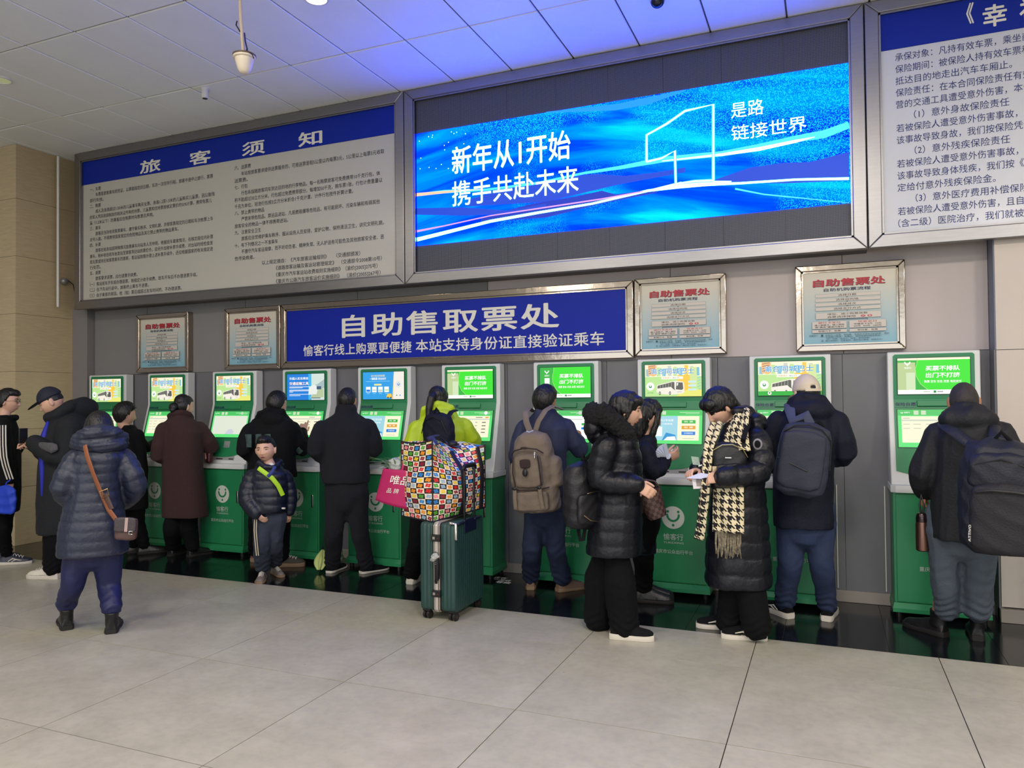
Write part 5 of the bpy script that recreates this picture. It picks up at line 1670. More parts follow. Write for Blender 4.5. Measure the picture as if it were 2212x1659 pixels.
for i, off in enumerate((-0.022, 0.0, 0.022)):
    g = G(); pts = []
    for q, A in enumerate(a1):
        pts.append(A+Vector((p.n[1]*off*1.0-p.n[0]*(0.072-0.014*q/len(a1)), -p.n[0]*off-p.n[1]*(0.072-0.014*q/len(a1)), 0)))
    strap(g, pts[0:], 0.012, 0.010, (-p.n[0], -p.n[1], 0)); g.build('sleeve_stripe', C_WHITE, p.root, smooth=True)
def tuft(g, h): 
    h.ell(g, (0, 0.03, 0.085), (0.066, 0.07, 0.035)); h.ell(g, (0, 0.075, 0.07), (0.05, 0.03, 0.022))
p.hair(hair_mask(0.44, -0.55, -0.15), 0.018, extra=tuft)
gl = G(); M_GLF = mat('glasses_frame', (70, 44, 44), 0.4)
for q in (-1, 1):
    c = [(q*(0.034+0.024*math.cos(t)), 0.098-abs(0.034+0.024*math.cos(t))*0.12, 0.002+0.019*math.sin(t)) for t in [2*math.pi*k/16 for k in range(17)]]
    h.tube(gl, c, 0.0016, 6)
    h.tube(gl, [(q*0.058, 0.090, 0.006), (q*0.078, 0.04, 0.006), (q*0.082, -0.01, 0.0)], 0.0014, 6)
h.tube(gl, [(-0.011, 0.099, 0.006), (0.011, 0.099, 0.006)], 0.0015, 6)
gg = gl.build('glasses', M_GLF, p.root, smooth=True)
gl = G()
for q in (-1, 1): h.ell(gl, (q*0.034, 0.0955, 0.002), (0.022, 0.0012, 0.017))
gl.build('lens', mat('spectacle_lens', (236, 240, 230), 0.05, trans=1.0), gg, smooth=True)

bb = Pack('drawstring_bag', 'bright blue cloth bag hanging at the hand of the young man with glasses', 'bag', p.P(12, 1112, -0.26), 10)
g = G(); bb.lump(g, 0, 0, 0.0, 0.27, 0.22, 0.07, ex=2.2, top=0.35, bot=0.5); bb.bake('body', g, C_BLUEB, 0.007, 0.010, 26, fold if False else 3)
bb.line('cord', [(0.0, 0.0, 0.26), (0.01, 0.0, 0.29), (0.03, 0.02, 0.31)], 0.006, C_BLUEB)

# ================================================================== 2: man in the black cap facing left
p = Person('man in black cap and dark hooded jacket looking down, white sneakers, facing left', 4.65, 124)
p.start(*fl(150, 1240)[:2])
L = p.shoe(126, 1250, 106, C_WHITES, C_SOLEW, L=0.29, sole_h=0.035, laces=C_LACE)
R = p.shoe(205, 1222, 128, C_WHITES, C_SOLEW, L=0.29, sole_h=0.035)
hip = p.P(138, 1070); kn = [p.P(122, 1160, -0.08), p.P(170, 1155, 0.10)]
p.trousers(C_BLACKT, hip, [(kn[0], L+Vector((0, 0, 0.022))), (kn[1], R+Vector((0, 0, 0.022)))], rads=(0.125, 0.105, 0.085), hipr=(0.19, 0.15), fold=0.008)
h = p.head(112, 868, 0.0, yaw=134, pitch=24, neck=p.P(142, 905), sc=1.02, face=True, skin=M_SKIN)
sh, el, wr = p.P(152, 925, -0.19), p.P(134, 990, -0.22), p.P(74, 954, -0.14)
p.skin_arm(sh, el, wr, dirn=(-1, 0.0, -0.05), n=(0, 0.3, -1), side=-1, curl=1.0, hs=1.0)
sh2, el2, wr2 = p.P(150, 925, 0.19), p.P(118, 985, 0.18), p.P(70, 958, -0.02)
p.skin_arm(sh2, el2, wr2, dirn=(-1, -0.3, 0.1), n=(0, 0, -1), side=1, curl=0.9)
p.core(p.P(142, 905), hip, [L, R], kn)
p.finish_body(0.0052); p.face_parts(eyeh=0.002)
g = G()
p.torso(g, [(78, 196, 1150, .21), (78, 198, 1130, .21), (78, 200, 1080, .22), (80, 202, 1020, .22), (84, 202, 980, .22), (90, 200, 940, .21), (100, 196, 915, .18), (112, 184, 896, .12), (120, 175, 885, .09)])
a1 = p.limb(g, [sh, el, wr], [0.115, 0.098, 0.066]); a2 = p.limb(g, [sh2, el2, wr2], [0.10, 0.09, 0.062])
g.ell(p.P(178, 882, 0.0), (0.10, 0.15, 0.10), Matrix.Rotation(math.radians(15), 3, 'Y'), 20, 12)
g.tube([p.P(106, 902, -0.06), p.P(122, 896, -0.10), p.P(150, 878, -0.10), p.P(185, 866, -0.02), p.P(150, 876, 0.10), p.P(120, 894, 0.09), p.P(106, 902, -0.06)], 0.05, 12)
p.garment('jacket', g, mat('dark_teal_jacket_cloth', (11, 16, 22), 0.85, bump=0.3, bscale=90), 0.011, 3, fold=0.009, ffreq=13)
g = G(); g.tube([p.P(122, 966, -0.315), p.P(112, 968, -0.315), p.P(86, 962, -0.225)], [(0.03, 0.012), (0.045, 0.016), (0.028, 0.012)], 12, up=(0, -1, 0)); g.build('elbow_patch', mat('grey_patch', (78, 78, 80), 0.6, bump=0.8, bscale=50), p.root, smooth=True)
g = G(); g.tube([p.P(104, 912, -0.08), p.P(95, 944, -0.12), p.P(92, 1000, -0.13), p.P(91, 1070, -0.13)], [0.014, 0.03, 0.026, 0.010], 12); g.build('lining', mat('royal_blue_lining', (20, 30, 160), 0.6), p.root, smooth=True)
p.hair(hair_mask(0.35, -0.15, -0.05), 0.004)
g = G()
def cap_mask(x, y, z): return sstep(-0.03, 0.05, z-(0.24-0.10*y))
V, F = shell(h, False, cap_mask, lambda x, y, z: 0.012+0.012*np.clip(z, 0, 1)); g.add(V, F)
me = bake(g, 0.006, 3); cp = finish(me, 'cap', mat('navy_cap_cloth', (20, 24, 44), 0.75, bump=0.2, bscale=150), p.root)
g = G(); h.ell(g, (0, 0.125, 0.028), (0.070, 0.068, 0.008), ('X', -16), 24, 8); g.build('brim', MATS['navy_cap_cloth'], cp, smooth=True)
g = G(); h.ell(g, (0.014, 0.098, 0.058), (0.017, 0.008, 0.008), ('X', 30)); g.build('cap_badge', C_WHITE, cp, smooth=True)
phn = thing('phone', 'dark phone held by the man in the black cap', 'phone', tuple(p.P(50, 948, -0.12)))
c = p.P(50, 948, -0.11); G().box((c.x-0.008, c.y-0.035, c.z-0.04), (c.x+0.002, c.y+0.04, c.z+0.09)).build('casing', M_BLACK, phn, bevel=0.004)

# ================================================================== 4: person at the second machine
p = Person('person with short black hair in black coat at second ticket machine, arm raised to screen', 5.5, -20)
p.start(*fl(288, 1198)[:2])
L = p.shoe(276, 1196, -30, C_LEAB, C_SOLEK); R = p.shoe(300, 1198, -36, C_LEAB, C_SOLEK)
hip = p.P(282, 1062); kn = [p.P(276, 1130), p.P(298, 1130)]
p.trousers(C_BLACKT, hip, [(kn[0], L+Vector((0, 0, 0.03))), (kn[1], R+Vector((0, 0, 0.03)))])
h = p.head(270, 895, 0.0, yaw=-26, pitch=6, neck=p.P(274, 930), sc=1.0)
sh, el, wr = p.P(290, 938, -0.10), p.P(312, 966, -0.02), p.P(334, 958, 0.10)
p.skin_arm(sh, el, wr, n=(0, 0, -1), side=1, curl=0.6)
sh2, el2, wr2 = p.P(296, 940, -0.14), p.P(306, 1000, -0.14), p.P(308, 1048, -0.10)
p.skin_arm(sh2, el2, wr2, dirn=(0, 0, -1), n=(-1, 0, 0), side=1, curl=0.5)
p.core(p.P(274, 930), hip, [L, R], kn)
p.finish_body(0.007)
g = G()
p.torso(g, [(250, 318, 1100, .16), (250, 318, 1060, .16), (252, 312, 1010, .15), (250, 312, 970, .16), (252, 306, 940, .15), (258, 298, 926, .10), (262, 292, 918, .08)])
p.limb(g, [sh, el, wr], [0.068, 0.060, 0.050]); p.limb(g, [sh2, el2, wr2], [0.066, 0.058, 0.05])
p.garment('coat', g, C_BLACKS, 0.011, 3, fold=0.007)
p.hair(hair_mask(0.40, -0.75, -0.2), 0.024, extra=lambda g, h: h.ell(g, (0, -0.02, 0.02), (0.084, 0.10, 0.10)), amp=0.003)

# ================================================================== 5: woman in the brown coat
p = Person('woman in long brown wool coat with hair in a bun, back to the camera', 5.55, 10)
p.start(*fl(392, 1206)[:2])
L = p.shoe(368, 1202, 4, C_LEAB, C_SOLEK); R = p.shoe(408, 1204, -14, C_LEAB, C_SOLEK)
hip = p.P(396, 1062); kn = [p.P(372, 1140), p.P(408, 1140)]
p.trousers(C_BLACKT, hip, [(kn[0], L+Vector((0, 0, 0.03))), (kn[1], R+Vector((0, 0, 0.03)))], rads=(0.080, 0.084, 0.072), hipr=(0.12, 0.08), fold=0.006, stack=0.003)
h = p.head(398, 879, 0.02, yaw=-12, pitch=10, neck=p.P(393, 918), sc=0.96, face=True)
shL, elL, wrL = p.P(354, 928), p.P(341, 985, 0.0), p.P(366, 978, 0.18)
shR, elR, wrR = p.P(430, 926), p.P(455, 965, 0.02), p.P(430, 945, 0.24)
p.skin_arm(shL, elL, wrL, side=1); p.skin_arm(shR, elR, wrR, side=-1)
p.core(p.P(393, 918), hip, [L, R], kn)
p.finish_body(0.006)
g = G()
p.torso(g, [(350, 450, 1116, .16), (350, 449, 1105, .16), (350, 444, 1060, .155), (350, 438, 1010, .15), (350, 438, 970, .15), (345, 438, 935, .145), (352, 428, 914, .13), (370, 412, 900, .09), (372, 410, 892, .075)])
aL = p.limb(g, [shL, elL, wrL], [0.078, 0.074, 0.062]); aR = p.limb(g, [shR, elR, wrR], [0.078, 0.080, 0.062])
g.tube([p.P(366, 899, 0.02), p.P(375, 892, -0.06), p.P(393, 890, -0.08), p.P(409, 894, -0.05), p.P(415, 902, 0.03)], 0.026, 10)
p.garment('coat', g, C_BROWN, 0.010, 3, fold=0.005, ffreq=12, fstretch=(1, 1, 0.5))
p.hair(hair_mask(0.5, -0.85, -0.1), 0.010, extra=lambda g, h: (h.ell(g, (0.0, -0.115, -0.02), (0.05, 0.045, 0.045)), h.ell(g, (0.02, -0.13, -0.05), (0.03, 0.03, 0.035)), h.ell(g, (0, -0.03, 0.05), (0.075, 0.085, 0.08))))
hb = Pack('handbag', 'dark red handbag hanging at the elbow of the woman in the brown coat', 'bag', p.P(451, 1000, 0.05), -30)
g = G(); hb.lump(g, 0, 0, 0.0, 0.13, 0.13, 0.07, ex=3); hb.bake('body', g, mat('dark_red_leather', (64, 26, 32), 0.35), 0.006, 0.002)
hb.line('handle', [(-0.05, 0, 0.11), (-0.04, 0, 0.19), (0.0, 0, 0.22), (0.04, 0, 0.19), (0.05, 0, 0.11)], 0.007, MATS['dark_red_leather'])
hb.line('charm', [(0.03, -0.04, 0.10), (0.05, -0.045, 0.08), (0.06, -0.045, 0.05)], 0.009, mat('rose_leather', (150, 92, 88), 0.4))

# ================================================================== 6: man in the black hoodie
p = Person('man in black hoodie with grey camouflage patches on the back, finger on the touch screen', 5.45, 10)
p.start(*fl(575, 1222)[:2])
L = p.shoe(548, 1214, 6, mat('rust_shoe_suede', (112, 66, 44), 0.8), C_SOLEB, laces=None, sole_h=0.034)
R = p.shoe(596, 1224, -62, mat('olive_shoe_suede', (66, 60, 50), 0.8), C_SOLEB, laces=C_LACE, sole_h=0.036)
hip = p.P(585, 1040); kn = [p.P(558, 1125), p.P(606, 1125)]
p.trousers(C_BLACKT, hip, [(kn[0], L+Vector((0, 0, 0.03))), (kn[1], R+Vector((0, 0, 0.03)))], rads=(0.10, 0.085, 0.078))
h = p.head(598, 873, 0.03, yaw=-10, pitch=8, neck=p.P(588, 915), sc=1.0, face=True)
shL, elL, wrL = p.P(543, 930), p.P(528, 972, -0.05), p.P(560, 985, 0.16)
shR, elR, wrR = p.P(632, 928), p.P(652, 970, 0.0), p.P(652, 935, 0.18)
p.skin_arm(shL, elL, wrL, side=1); p.skin_arm(shR, elR, wrR, dirn=(-0.1, 0.5, 0.85), n=(-0.6, 0.6, -0.3), side=-1, curl=0.6, point=2)
p.core(p.P(588, 915), hip, [L, R], kn)
p.finish_body(0.0055)
g = G()
p.torso(g, [(537, 640, 1030, .15), (535, 640, 1020, .15), (538, 638, 985, .15), (536, 640, 950, .15), (534, 642, 928, .145), (545, 632, 908, .12), (560, 616, 896, .09)])
aL = p.limb(g, [shL, elL, wrL], [0.082, 0.075, 0.058]); aR = p.limb(g, [shR, elR, wrR], [0.082, 0.078, 0.056])
g.ell(p.P(588, 906, -0.07), (0.125, 0.085, 0.075), None, 20, 12)
g.tube([p.P(556, 905, 0.02), p.P(560, 893, -0.05), p.P(582, 884, -0.08), p.P(610, 888, -0.05), p.P(620, 905, 0.03)], 0.03, 10)
co = p.garment('hoodie', g, C_BLACKS, 0.010, 3, fold=0.010, ffreq=17)
M_CAMO = mat('camouflage_patch', (52, 76, 72), 0.8, var=0.6, vscale=22)
for i, (a, b) in enumerate(((528, 545), (551, 566), (570, 586), (592, 612))):
    g = G()
    pts = [p.P((a+b)/2, 938, -0.155+0.03*abs(i-1.5)), p.P((a+b)/2, 952, -0.165+0.035*abs(i-1.5)), p.P((a+b)/2, 966, -0.165+0.035*abs(i-1.5))]
    strap(g, pts, (b-a)/238, 0.035, (0, -1, 0)); g.build('camouflage_patch', M_CAMO, co, smooth=True)
g = G(); strap(g, [elR+Vector((-0.02, -0.065, 0.06)), elR+Vector((0.01, -0.075, 0.0)), elR+Vector((0.03, -0.05, -0.03))], 0.06, 0.02, (0, -1, 0)); g.build('camouflage_patch', M_CAMO, co, smooth=True)
p.hair(short_hair, 0.016, extra=lambda g, h: h.ell(g, (0, 0.0, 0.06), (0.072, 0.09, 0.07)))

# ================================================================== 7: the boy
p = Person('small boy in navy puffer jacket with a lime green chest strap, facing the camera', 5.05, 204, sc=0.76)
p.start(*fl(574, 1252)[:2])
L = p.shoe(591, 1238, -120, C_GREYS, C_SOLEB, L=0.29, laces=C_LACE)
R = p.shoe(568, 1248, 214, C_GREYS, C_SOLEB, L=0.31, laces=C_LACE, w=0.056)
hip = p.P(583, 1112); kn = [p.P(566, 1172, -0.05), p.P(592, 1172, 0.03)]
fw = 0.15
p.trousers(C_CHILDT, hip, [(kn[1], L+Vector((0, 0, 0.06))), (kn[0], R+Vector((0, 0, 0.06)))], rads=(0.108, 0.094, 0.088), hipr=(0.165, 0.125), fold=0.007)
h = p.head(574, 972, -0.01, yaw=201, pitch=-1, roll=3, neck=p.P(583, 1010), sc=0.95, face=True, child=True)
shR, elR, wrR = p.P(546, 1030), p.P(532, 1075, -0.04), p.P(553, 1108, -0.10)
shL, elL, wrL = p.P(614, 1028), p.P(627, 1070, 0.0), p.P(625, 1104, 0.0)
p.skin_arm(shR, elR, wrR, dirn=(0.7, 0.2, -0.7), n=(0.3, 0.9, 0), side=-1, curl=0.5, hs=0.8)
p.skin_arm(shL, elL, wrL, dirn=(-0.12, -0.05, -1), n=(-1, 0.2, 0), side=1, curl=0.6, hs=0.82)
p.core(p.P(583, 1008), hip, [L, R], [kn[1], kn[0]])
p.finish_body(0.0044); p.face_parts(gaze=0.002, eyeh=0.0038, mouth_open=0.003)
g = G()
p.torso(g, [(536, 622, 1106, .14), (534, 622, 1096, .15), (532, 624, 1070, .15), (534, 624, 1045, .14), (538, 622, 1024, .135), (550, 612, 1010, .11), (562, 602, 1002, .085)])
aR = p.limb(g, [shR, elR, wrR], [0.074, 0.072, 0.060]); aL = p.limb(g, [shL, elL, wrL], [0.066, 0.062, 0.052])
g.tube([p.P(556, 1008, 0.06), p.P(560, 1000, -0.06), p.P(572, 1008, -0.11), p.P(594, 1010, -0.10), p.P(606, 998, -0.03), p.P(600, 996, 0.06)], 0.026, 12)
g.ell(p.P(584, 1004, 0.10), (0.14, 0.07, 0.06), None, 18, 10)
p.garment('puffer_jacket', g, C_CHILD, 0.0085, 2, quilt=(0.066, 0.009), fold=0.003, arms=[(aR, 0.085), (aL, 0.075)])
def spiky(g, h): h.ell(g, (0, 0.02, 0.085), (0.066, 0.075, 0.045)); h.ell(g, (0, 0.07, 0.085), (0.052, 0.026, 0.022))
p.hair(hair_mask(0.46, -0.45, -0.02, soft=0.14), 0.012, extra=spiky, amp=0.003, freq=120)
g = G()
strap(g, [p.P(558, 1011, -0.155), p.P(572, 1021, -0.182), p.P(588, 1033, -0.190), p.P(601, 1049, -0.182), p.P(611, 1070, -0.15)], 0.036, 0.010, (-p.n[0], -p.n[1], 0))
g.build('chest_strap', mat('lime_webbing', (168, 214, 40), 0.5), p.root, smooth=True)
g = G(); strap(g, [p.P(578, 1030, -0.195), p.P(588, 1020, -0.19), p.P(594, 1008, -0.16)], 0.028, 0.008, (-p.n[0], -p.n[1], 0)); g.build('zip_flap', mat('blue_lining', (30, 50, 120), 0.6), p.root, smooth=True)
g = G(); g.ell(p.P(586, 1008, -0.085), (0.03, 0.03, 0.035)); g.build('white_collar', C_WHITE, p.root, smooth=True)
for i in range(2):
    g = G(); o_ = 4.5*i
    strap(g, [p.P(550+o_, 1120, -0.09), p.P(549+o_, 1145, -0.12), p.P(551+o_, 1170, -0.125), p.P(554+o_, 1200, -0.115)], 0.009, 0.014, (-p.n[0], -p.n[1], 0)); g.build('trouser_stripe', mat('cream_stripe', (206, 196, 170), 0.7), p.root, smooth=True)
c = p.P(612, 1098, -0.145); G().box((c.x-0.014, c.y-0.004, c.z-0.006), (c.x+0.014, c.y+0.01, c.z+0.006)).build('hem_label', C_WHITE, p.root)

# ================================================================== 8: man in the black fleece
p = Person('man with cropped hair in plain black fleece jacket and black trousers, seen from behind', 5.48, 14)
p.start(*fl(748, 1243)[:2])
L = p.shoe(712, 1238, 6, C_BLACKS, C_SOLEW, ht=0.06, sole_h=0.018); R = p.shoe(782, 1239, -26, C_BLACKS, C_SOLEW, ht=0.06, sole_h=0.018)
hip = p.P(748, 1060); kn = [p.P(722, 1145), p.P(776, 1145)]
p.trousers(C_NAVYF, hip, [(kn[0], L+Vector((0, 0, 0.022))), (kn[1], R+Vector((0, 0, 0.022)))], rads=(0.108, 0.084, 0.070), hipr=(0.19, 0.13), fold=0.009)
h = p.head(750, 866, 0.03, yaw=10, pitch=14, neck=p.P(747, 908), sc=1.0, skin=M_SKIN2)
shL, elL, wrL = p.P(696, 925), p.P(684, 972, -0.04), p.P(712, 990, 0.16)
shR, elR, wrR = p.P(794, 924), p.P(808, 968, -0.02), p.P(778, 985, 0.18)
p.skin_arm(shL, elL, wrL, side=1); p.skin_arm(shR, elR, wrR, side=-1)
p.core(p.P(747, 908), hip, [L, R], kn)
p.finish_body(0.0058)
g = G()
p.torso(g, [(696, 797, 1042, .15), (694, 798, 1030, .155), (692, 796, 1000, .15), (688, 800, 960, .15), (686, 802, 930, .145), (698, 792, 908, .125), (722, 772, 893, .095), (724, 770, 880, .08), (728, 766, 872, .07)])
aL = p.limb(g, [shL, elL, wrL], [0.085, 0.080, 0.062]); aR = p.limb(g, [shR, elR, wrR], [0.085, 0.080, 0.062])
p.garment('fleece_jacket', g, C_NAVYF, 0.010, 3, fold=0.009, ffreq=15, fstretch=(1, 1, 0.7))
p.hair(short_hair, 0.009, M_HAIR)

# ================================================================== 9: lime jacket
p = Person('woman in lime jacket with black ponytail, mostly hidden behind the checked bag', 5.38, 10)
p.start(*fl(925, 1268)[:2])
L = p.shoe(886, 1262, 4, C_WHITES, C_SOLEW, ht=0.085); R = p.shoe(962, 1258, -10, C_WHITES, C_SOLEW, ht=0.085)
hip = p.P(938, 1080); kn = [p.P(904, 1170), p.P(960, 1165)]
p.trousers(C_BLACKT, hip, [(kn[0], L+Vector((0, 0, 0.02))), (kn[1], R+Vector((0, 0, 0.02)))], rads=(0.105, 0.085, 0.075))
h = p.head(948, 866, 0.03, yaw=2, pitch=10, neck=p.P(948, 906), sc=0.97)
shL, elL, wrL = p.P(902, 926), p.P(884, 985, 0.0), p.P(880, 1030, 0.06)
shR, elR, wrR = p.P(1002, 924), p.P(1020, 955, 0.06), p.P(1010, 950, 0.26)
p.skin_arm(shL, elL, wrL, side=1); p.skin_arm(shR, elR, wrR, side=-1)
p.core(p.P(948, 906), hip, [L, R], kn)
p.finish_body(0.0065)
g = G()
p.torso(g, [(893, 1000, 1060, .15), (892, 1000, 1020, .15), (892, 1005, 970, .15), (892, 1008, 930, .145), (905, 1000, 908, .125), (922, 980, 893, .09)])
aL = p.limb(g, [shL, elL, wrL], [0.080, 0.072, 0.058]); aR = p.limb(g, [shR, elR, wrR], [0.085, 0.078, 0.06])
g.ell(p.P(950, 900, -0.06), (0.125, 0.09, 0.07), None, 20, 12)
g.tube([p.P(912, 900, 0.02), p.P(916, 884, -0.04), p.P(945, 872, -0.07), p.P(975, 880, -0.04), p.P(984, 900, 0.03)], 0.03, 10)
p.garment('jacket', g, C_LIME, 0.010, 3, fold=0.010, ffreq=17)
p.hair(hair_mask(0.5, -0.9, -0.05), 0.012, extra=lambda g, h: (h.ell(g, (0, -0.03, 0.05), (0.078, 0.085, 0.075)), h.tube(g, [(0.0, -0.095, 0.04), (-0.005, -0.135, 0.0), (-0.01, -0.145, -0.07), (-0.012, -0.15, -0.15), (0.0, -0.15, -0.22)], [0.03, 0.034, 0.032, 0.024, 0.012], 12)))
bp = Pack('backpack', 'small black rucksack worn on the back of the lime jacket', 'backpack', p.P(948, 985, -0.23), -8)
g = G(); bp.lump(g, 0, 0, 0, 0.34, 0.27, 0.15, ex=2.8); bp.bake('body', g, C_NAVYJ, 0.009, 0.006, 20)
for q in (-1, 1):
    g = G(); strap(g, [bp.W(q*0.07, 0.02, 0.30), bp.W(q*0.085, 0.055, 0.345), bp.W(q*0.095, 0.10, 0.355)], 0.06, 0.014, (0, -0.3, 1)); g.build('shoulder_strap', C_NAVYJ, bp.root, smooth=True)
bp.line('top_loop', [(-0.03, -0.02, 0.33), (0, -0.03, 0.375), (0.03, -0.02, 0.33)], 0.008, C_BLACKS)
bp.line('zip', [(-0.12, -0.06, 0.18), (-0.08, -0.075, 0.28), (0.0, -0.078, 0.31), (0.08, -0.075, 0.28), (0.12, -0.06, 0.18)], 0.004, M_BLACK)

# ================================================================== 10: man with the brown rucksack
p = Person('man in dark indigo jacket and jeans carrying the brown rucksack, seen from behind', 5.45, -6)
p.start(*fl(1178, 1285)[:2])
L = p.shoe(1146, 1274, 18, C_BROWNS, C_SOLEB, ht=0.07); R = p.shoe(1206, 1278, -40, C_BROWNS, C_SOLEB, ht=0.07)
hip = p.P(1178, 1090); kn = [p.P(1150, 1180), p.P(1200, 1180)]
p.trousers(C_JEAN, hip, [(kn[0], L+Vector((0, 0, 0.03))), (kn[1], R+Vector((0, 0, 0.03)))], rads=(0.096, 0.080, 0.072), hipr=(0.165, 0.12), fold=0.007, stack=0.008)
h = p.head(1178, 866, 0.02, yaw=-22, pitch=10, neck=p.P(1176, 910), sc=1.0, skin=M_SKIN2)
shL, elL, wrL = p.P(1133, 925), p.P(1116, 985, -0.02), p.P(1128, 1030, 0.12)
shR, elR, wrR = p.P(1222, 925), p.P(1252, 972, 0.02), p.P(1249, 948, 0.22)
p.skin_arm(shL, elL, wrL, side=1); p.skin_arm(shR, elR, wrR, dirn=(-0.25, 0.6, 0.75), n=(-0.7, 0.4, -0.4), side=-1, curl=0.85, hs=0.95)
p.core(p.P(1176, 910), hip, [L, R], kn)
p.finish_body(0.0055)
g = G()
p.torso(g, [(1118, 1222, 1100, .14), (1118, 1224, 1085, .15), (1122, 1222, 1040, .145), (1120, 1222, 990, .145), (1120, 1228, 950, .145), (1122, 1230, 925, .14), (1140, 1216, 905, .11), (1152, 1206, 892, .085), (1156, 1200, 882, .07)])
aL = p.limb(g, [shL, elL, wrL], [0.075, 0.068, 0.055]); aR = p.limb(g, [shR, elR, wrR], [0.078, 0.068, 0.052])
p.garment('jacket', g, C_INDIGO, 0.010, 3, fold=0.008, ffreq=15)
g = G(); g.ell(wrR+Vector((0.0, -0.0, -0.015)), (0.042, 0.042, 0.016)); g.build('cuff', C_WHITE, p.root, smooth=True)
p.hair(hair_mask(0.45, -0.75, -0.15), 0.022, extra=lambda g, h: h.ell(g, (0, -0.01, 0.045), (0.084, 0.10, 0.082)), amp=0.003)
M_BAGB = mat('faded_brown_canvas', (112, 100, 88), 0.9, bump=0.35, bscale=90, var=0.16, vscale=9)
M_BAGD = mat('dark_brown_trim', (44, 30, 28), 0.8)
bp = Pack('backpack', 'large faded brown canvas rucksack with straps and buckled pocket on the man in jeans', 'backpack', p.P(1163, 1106, -0.29), -6, roll=-5)
H_ = 0.60
g = G(); bp.lump(g, 0, 0, 0.0, 0.21, 0.345, 0.20, ex=3.4, top=0.96, bot=0.8); bp.lump(g, 0, 0.0, 0.10, H_, 0.315, 0.20, ex=2.6, top=0.30, bot=0.9)
bp.lump(g, -0.17, 0.02, 0.18, 0.38, 0.07, 0.12, ex=2.4); bp.lump(g, 0.17, 0.02, 0.18, 0.40, 0.075, 0.12, ex=2.4)
body_ = bp.bake('body', g, M_BAGB, 0.009, 0.007, 22)
g = G(); bp.lump(g, 0, -0.10, 0.19, 0.43, 0.22, 0.07, ex=4, top=0.75, bot=0.9); bp.bake('front_pocket', g, M_BAGB, 0.007, 0.004, 24)
g = G(); bp.lump(g, 0, -0.10, 0.02, 0.165, 0.29, 0.06, ex=4, top=0.9, bot=0.8); bp.bake('lower_pocket', g, M_BAGB, 0.007, 0.005, 24)
bp.line('zip', [(-0.13, -0.10, 0.43), (-0.09, -0.118, 0.46), (0.0, -0.122, 0.475), (0.09, -0.118, 0.46), (0.13, -0.10, 0.43)], 0.005, M_BAGD)
bp.line('zip', [(-0.15, -0.095, 0.185), (-0.07, -0.125, 0.172), (0.07, -0.125, 0.172), (0.15, -0.095, 0.185)], 0.005, M_BAGD)
for q in (-1, 1):
    bp.line('pocket_piping', [(q*0.105, -0.125, 0.20), (q*0.11, -0.138, 0.30), (q*0.10, -0.132, 0.41)], 0.005, M_BAGD)
    g = G(); strap(g, [bp.W(q*0.10, -0.145, 0.20), bp.W(q*0.105, -0.15, 0.12), bp.W(q*0.11, -0.14, 0.04)], 0.028, 0.008, (0, -1, 0)); g.build('compression_strap', M_BAGB, bp.root, smooth=True)
    g = G(); g.ell(bp.W(q*0.10, -0.15, 0.19), (0.017, 0.008, 0.013)); g.build('buckle', M_BLACK, bp.root, smooth=True)
    g = G(); strap(g, [bp.W(q*0.02, 0.02, 0.585), bp.W(q*0.05, 0.03, 0.66), bp.W(q*0.085, 0.09, 0.735), bp.W(q*0.10, 0.19, 0.765), bp.W(q*0.12, 0.30, 0.74)], 0.045, 0.014, (0, -0.7, 0.7)); g.build('shoulder_strap', M_BAGB, bp.root, smooth=True)
g = G(); bp.lump(g, 0, -0.145, 0.33, 0.395, 0.085, 0.012, ex=5, top=0.9, bot=0.5); bp.bake('pocket_flap', g, M_BAGD, 0.004, 0.001)
g = G(); g.ell(bp.W(0, -0.155, 0.30), (0.02, 0.01, 0.028)); g.build('buckle', M_BLACK, bp.root, smooth=True)
g = G(); g.ell(bp.W(0.0, -0.135, 0.475), (0.03, 0.006, 0.009)); g.build('leather_badge', M_BAGD, bp.root, smooth=True)
bp.line('zip_pull', [(0.085, -0.14, 0.44), (0.085, -0.145, 0.40)], 0.006, M_CHR)
g = G(); strap(g, [bp.W(-0.03, -0.02, 0.585), bp.W(0.0, -0.035, 0.575), bp.W(0.03, -0.02, 0.585)], 0.03, 0.012, (0, -1, 0)); g.build('top_loop', mat('pale_webbing', (150, 160, 180), 0.8), bp.root, smooth=True)

# ================================================================== 12: woman with long hair behind the fur hood
p = Person('woman with long black hair holding tickets, half hidden behind the fur-hooded woman', 5.38, -72)
p.start(*fl(1392, 1308)[:2])
L = p.shoe(1378, 1300, -78, C_LEAB, C_SOLEK, ht=0.09); R = p.shoe(1380, 1290, -80, C_LEAB, C_SOLEK, ht=0.09)
hip = p.P(1392, 1110); kn = [p.P(1388, 1200, -0.06), p.P(1392, 1200, 0.06)]
p.trousers(C_BLACKT, hip, [(kn[1], L+Vector((0, 0, 0.05))), (kn[0], R+Vector((0, 0, 0.05)))], rads=(0.09, 0.07, 0.065), hipr=(0.15, 0.11))
h = p.head(1400, 898, 0.0, yaw=-66, pitch=20, neck=p.P(1394, 945), sc=0.98, face=True)
sh, el, wr = p.P(1394, 972, -0.16), p.P(1416, 1020, -0.18), p.P(1437, 992, -0.06)
p.skin_arm(sh, el, wr, dirn=(0.8, 0.2, 0.35), n=(-0.2, 0.8, 0.5), side=1, curl=0.8)
sh2, el2, wr2 = p.P(1396, 972, 0.16), p.P(1420, 1015, 0.16), p.P(1436, 990, 0.06)
p.skin_arm(sh2, el2, wr2, dirn=(0.8, -0.2, 0.25), n=(-0.2, -0.8, 0.5), side=-1, curl=0.8)
p.core(p.P(1394, 945), hip, [L, R], [kn[1], kn[0]])
p.finish_body(0.0055)
g = G()
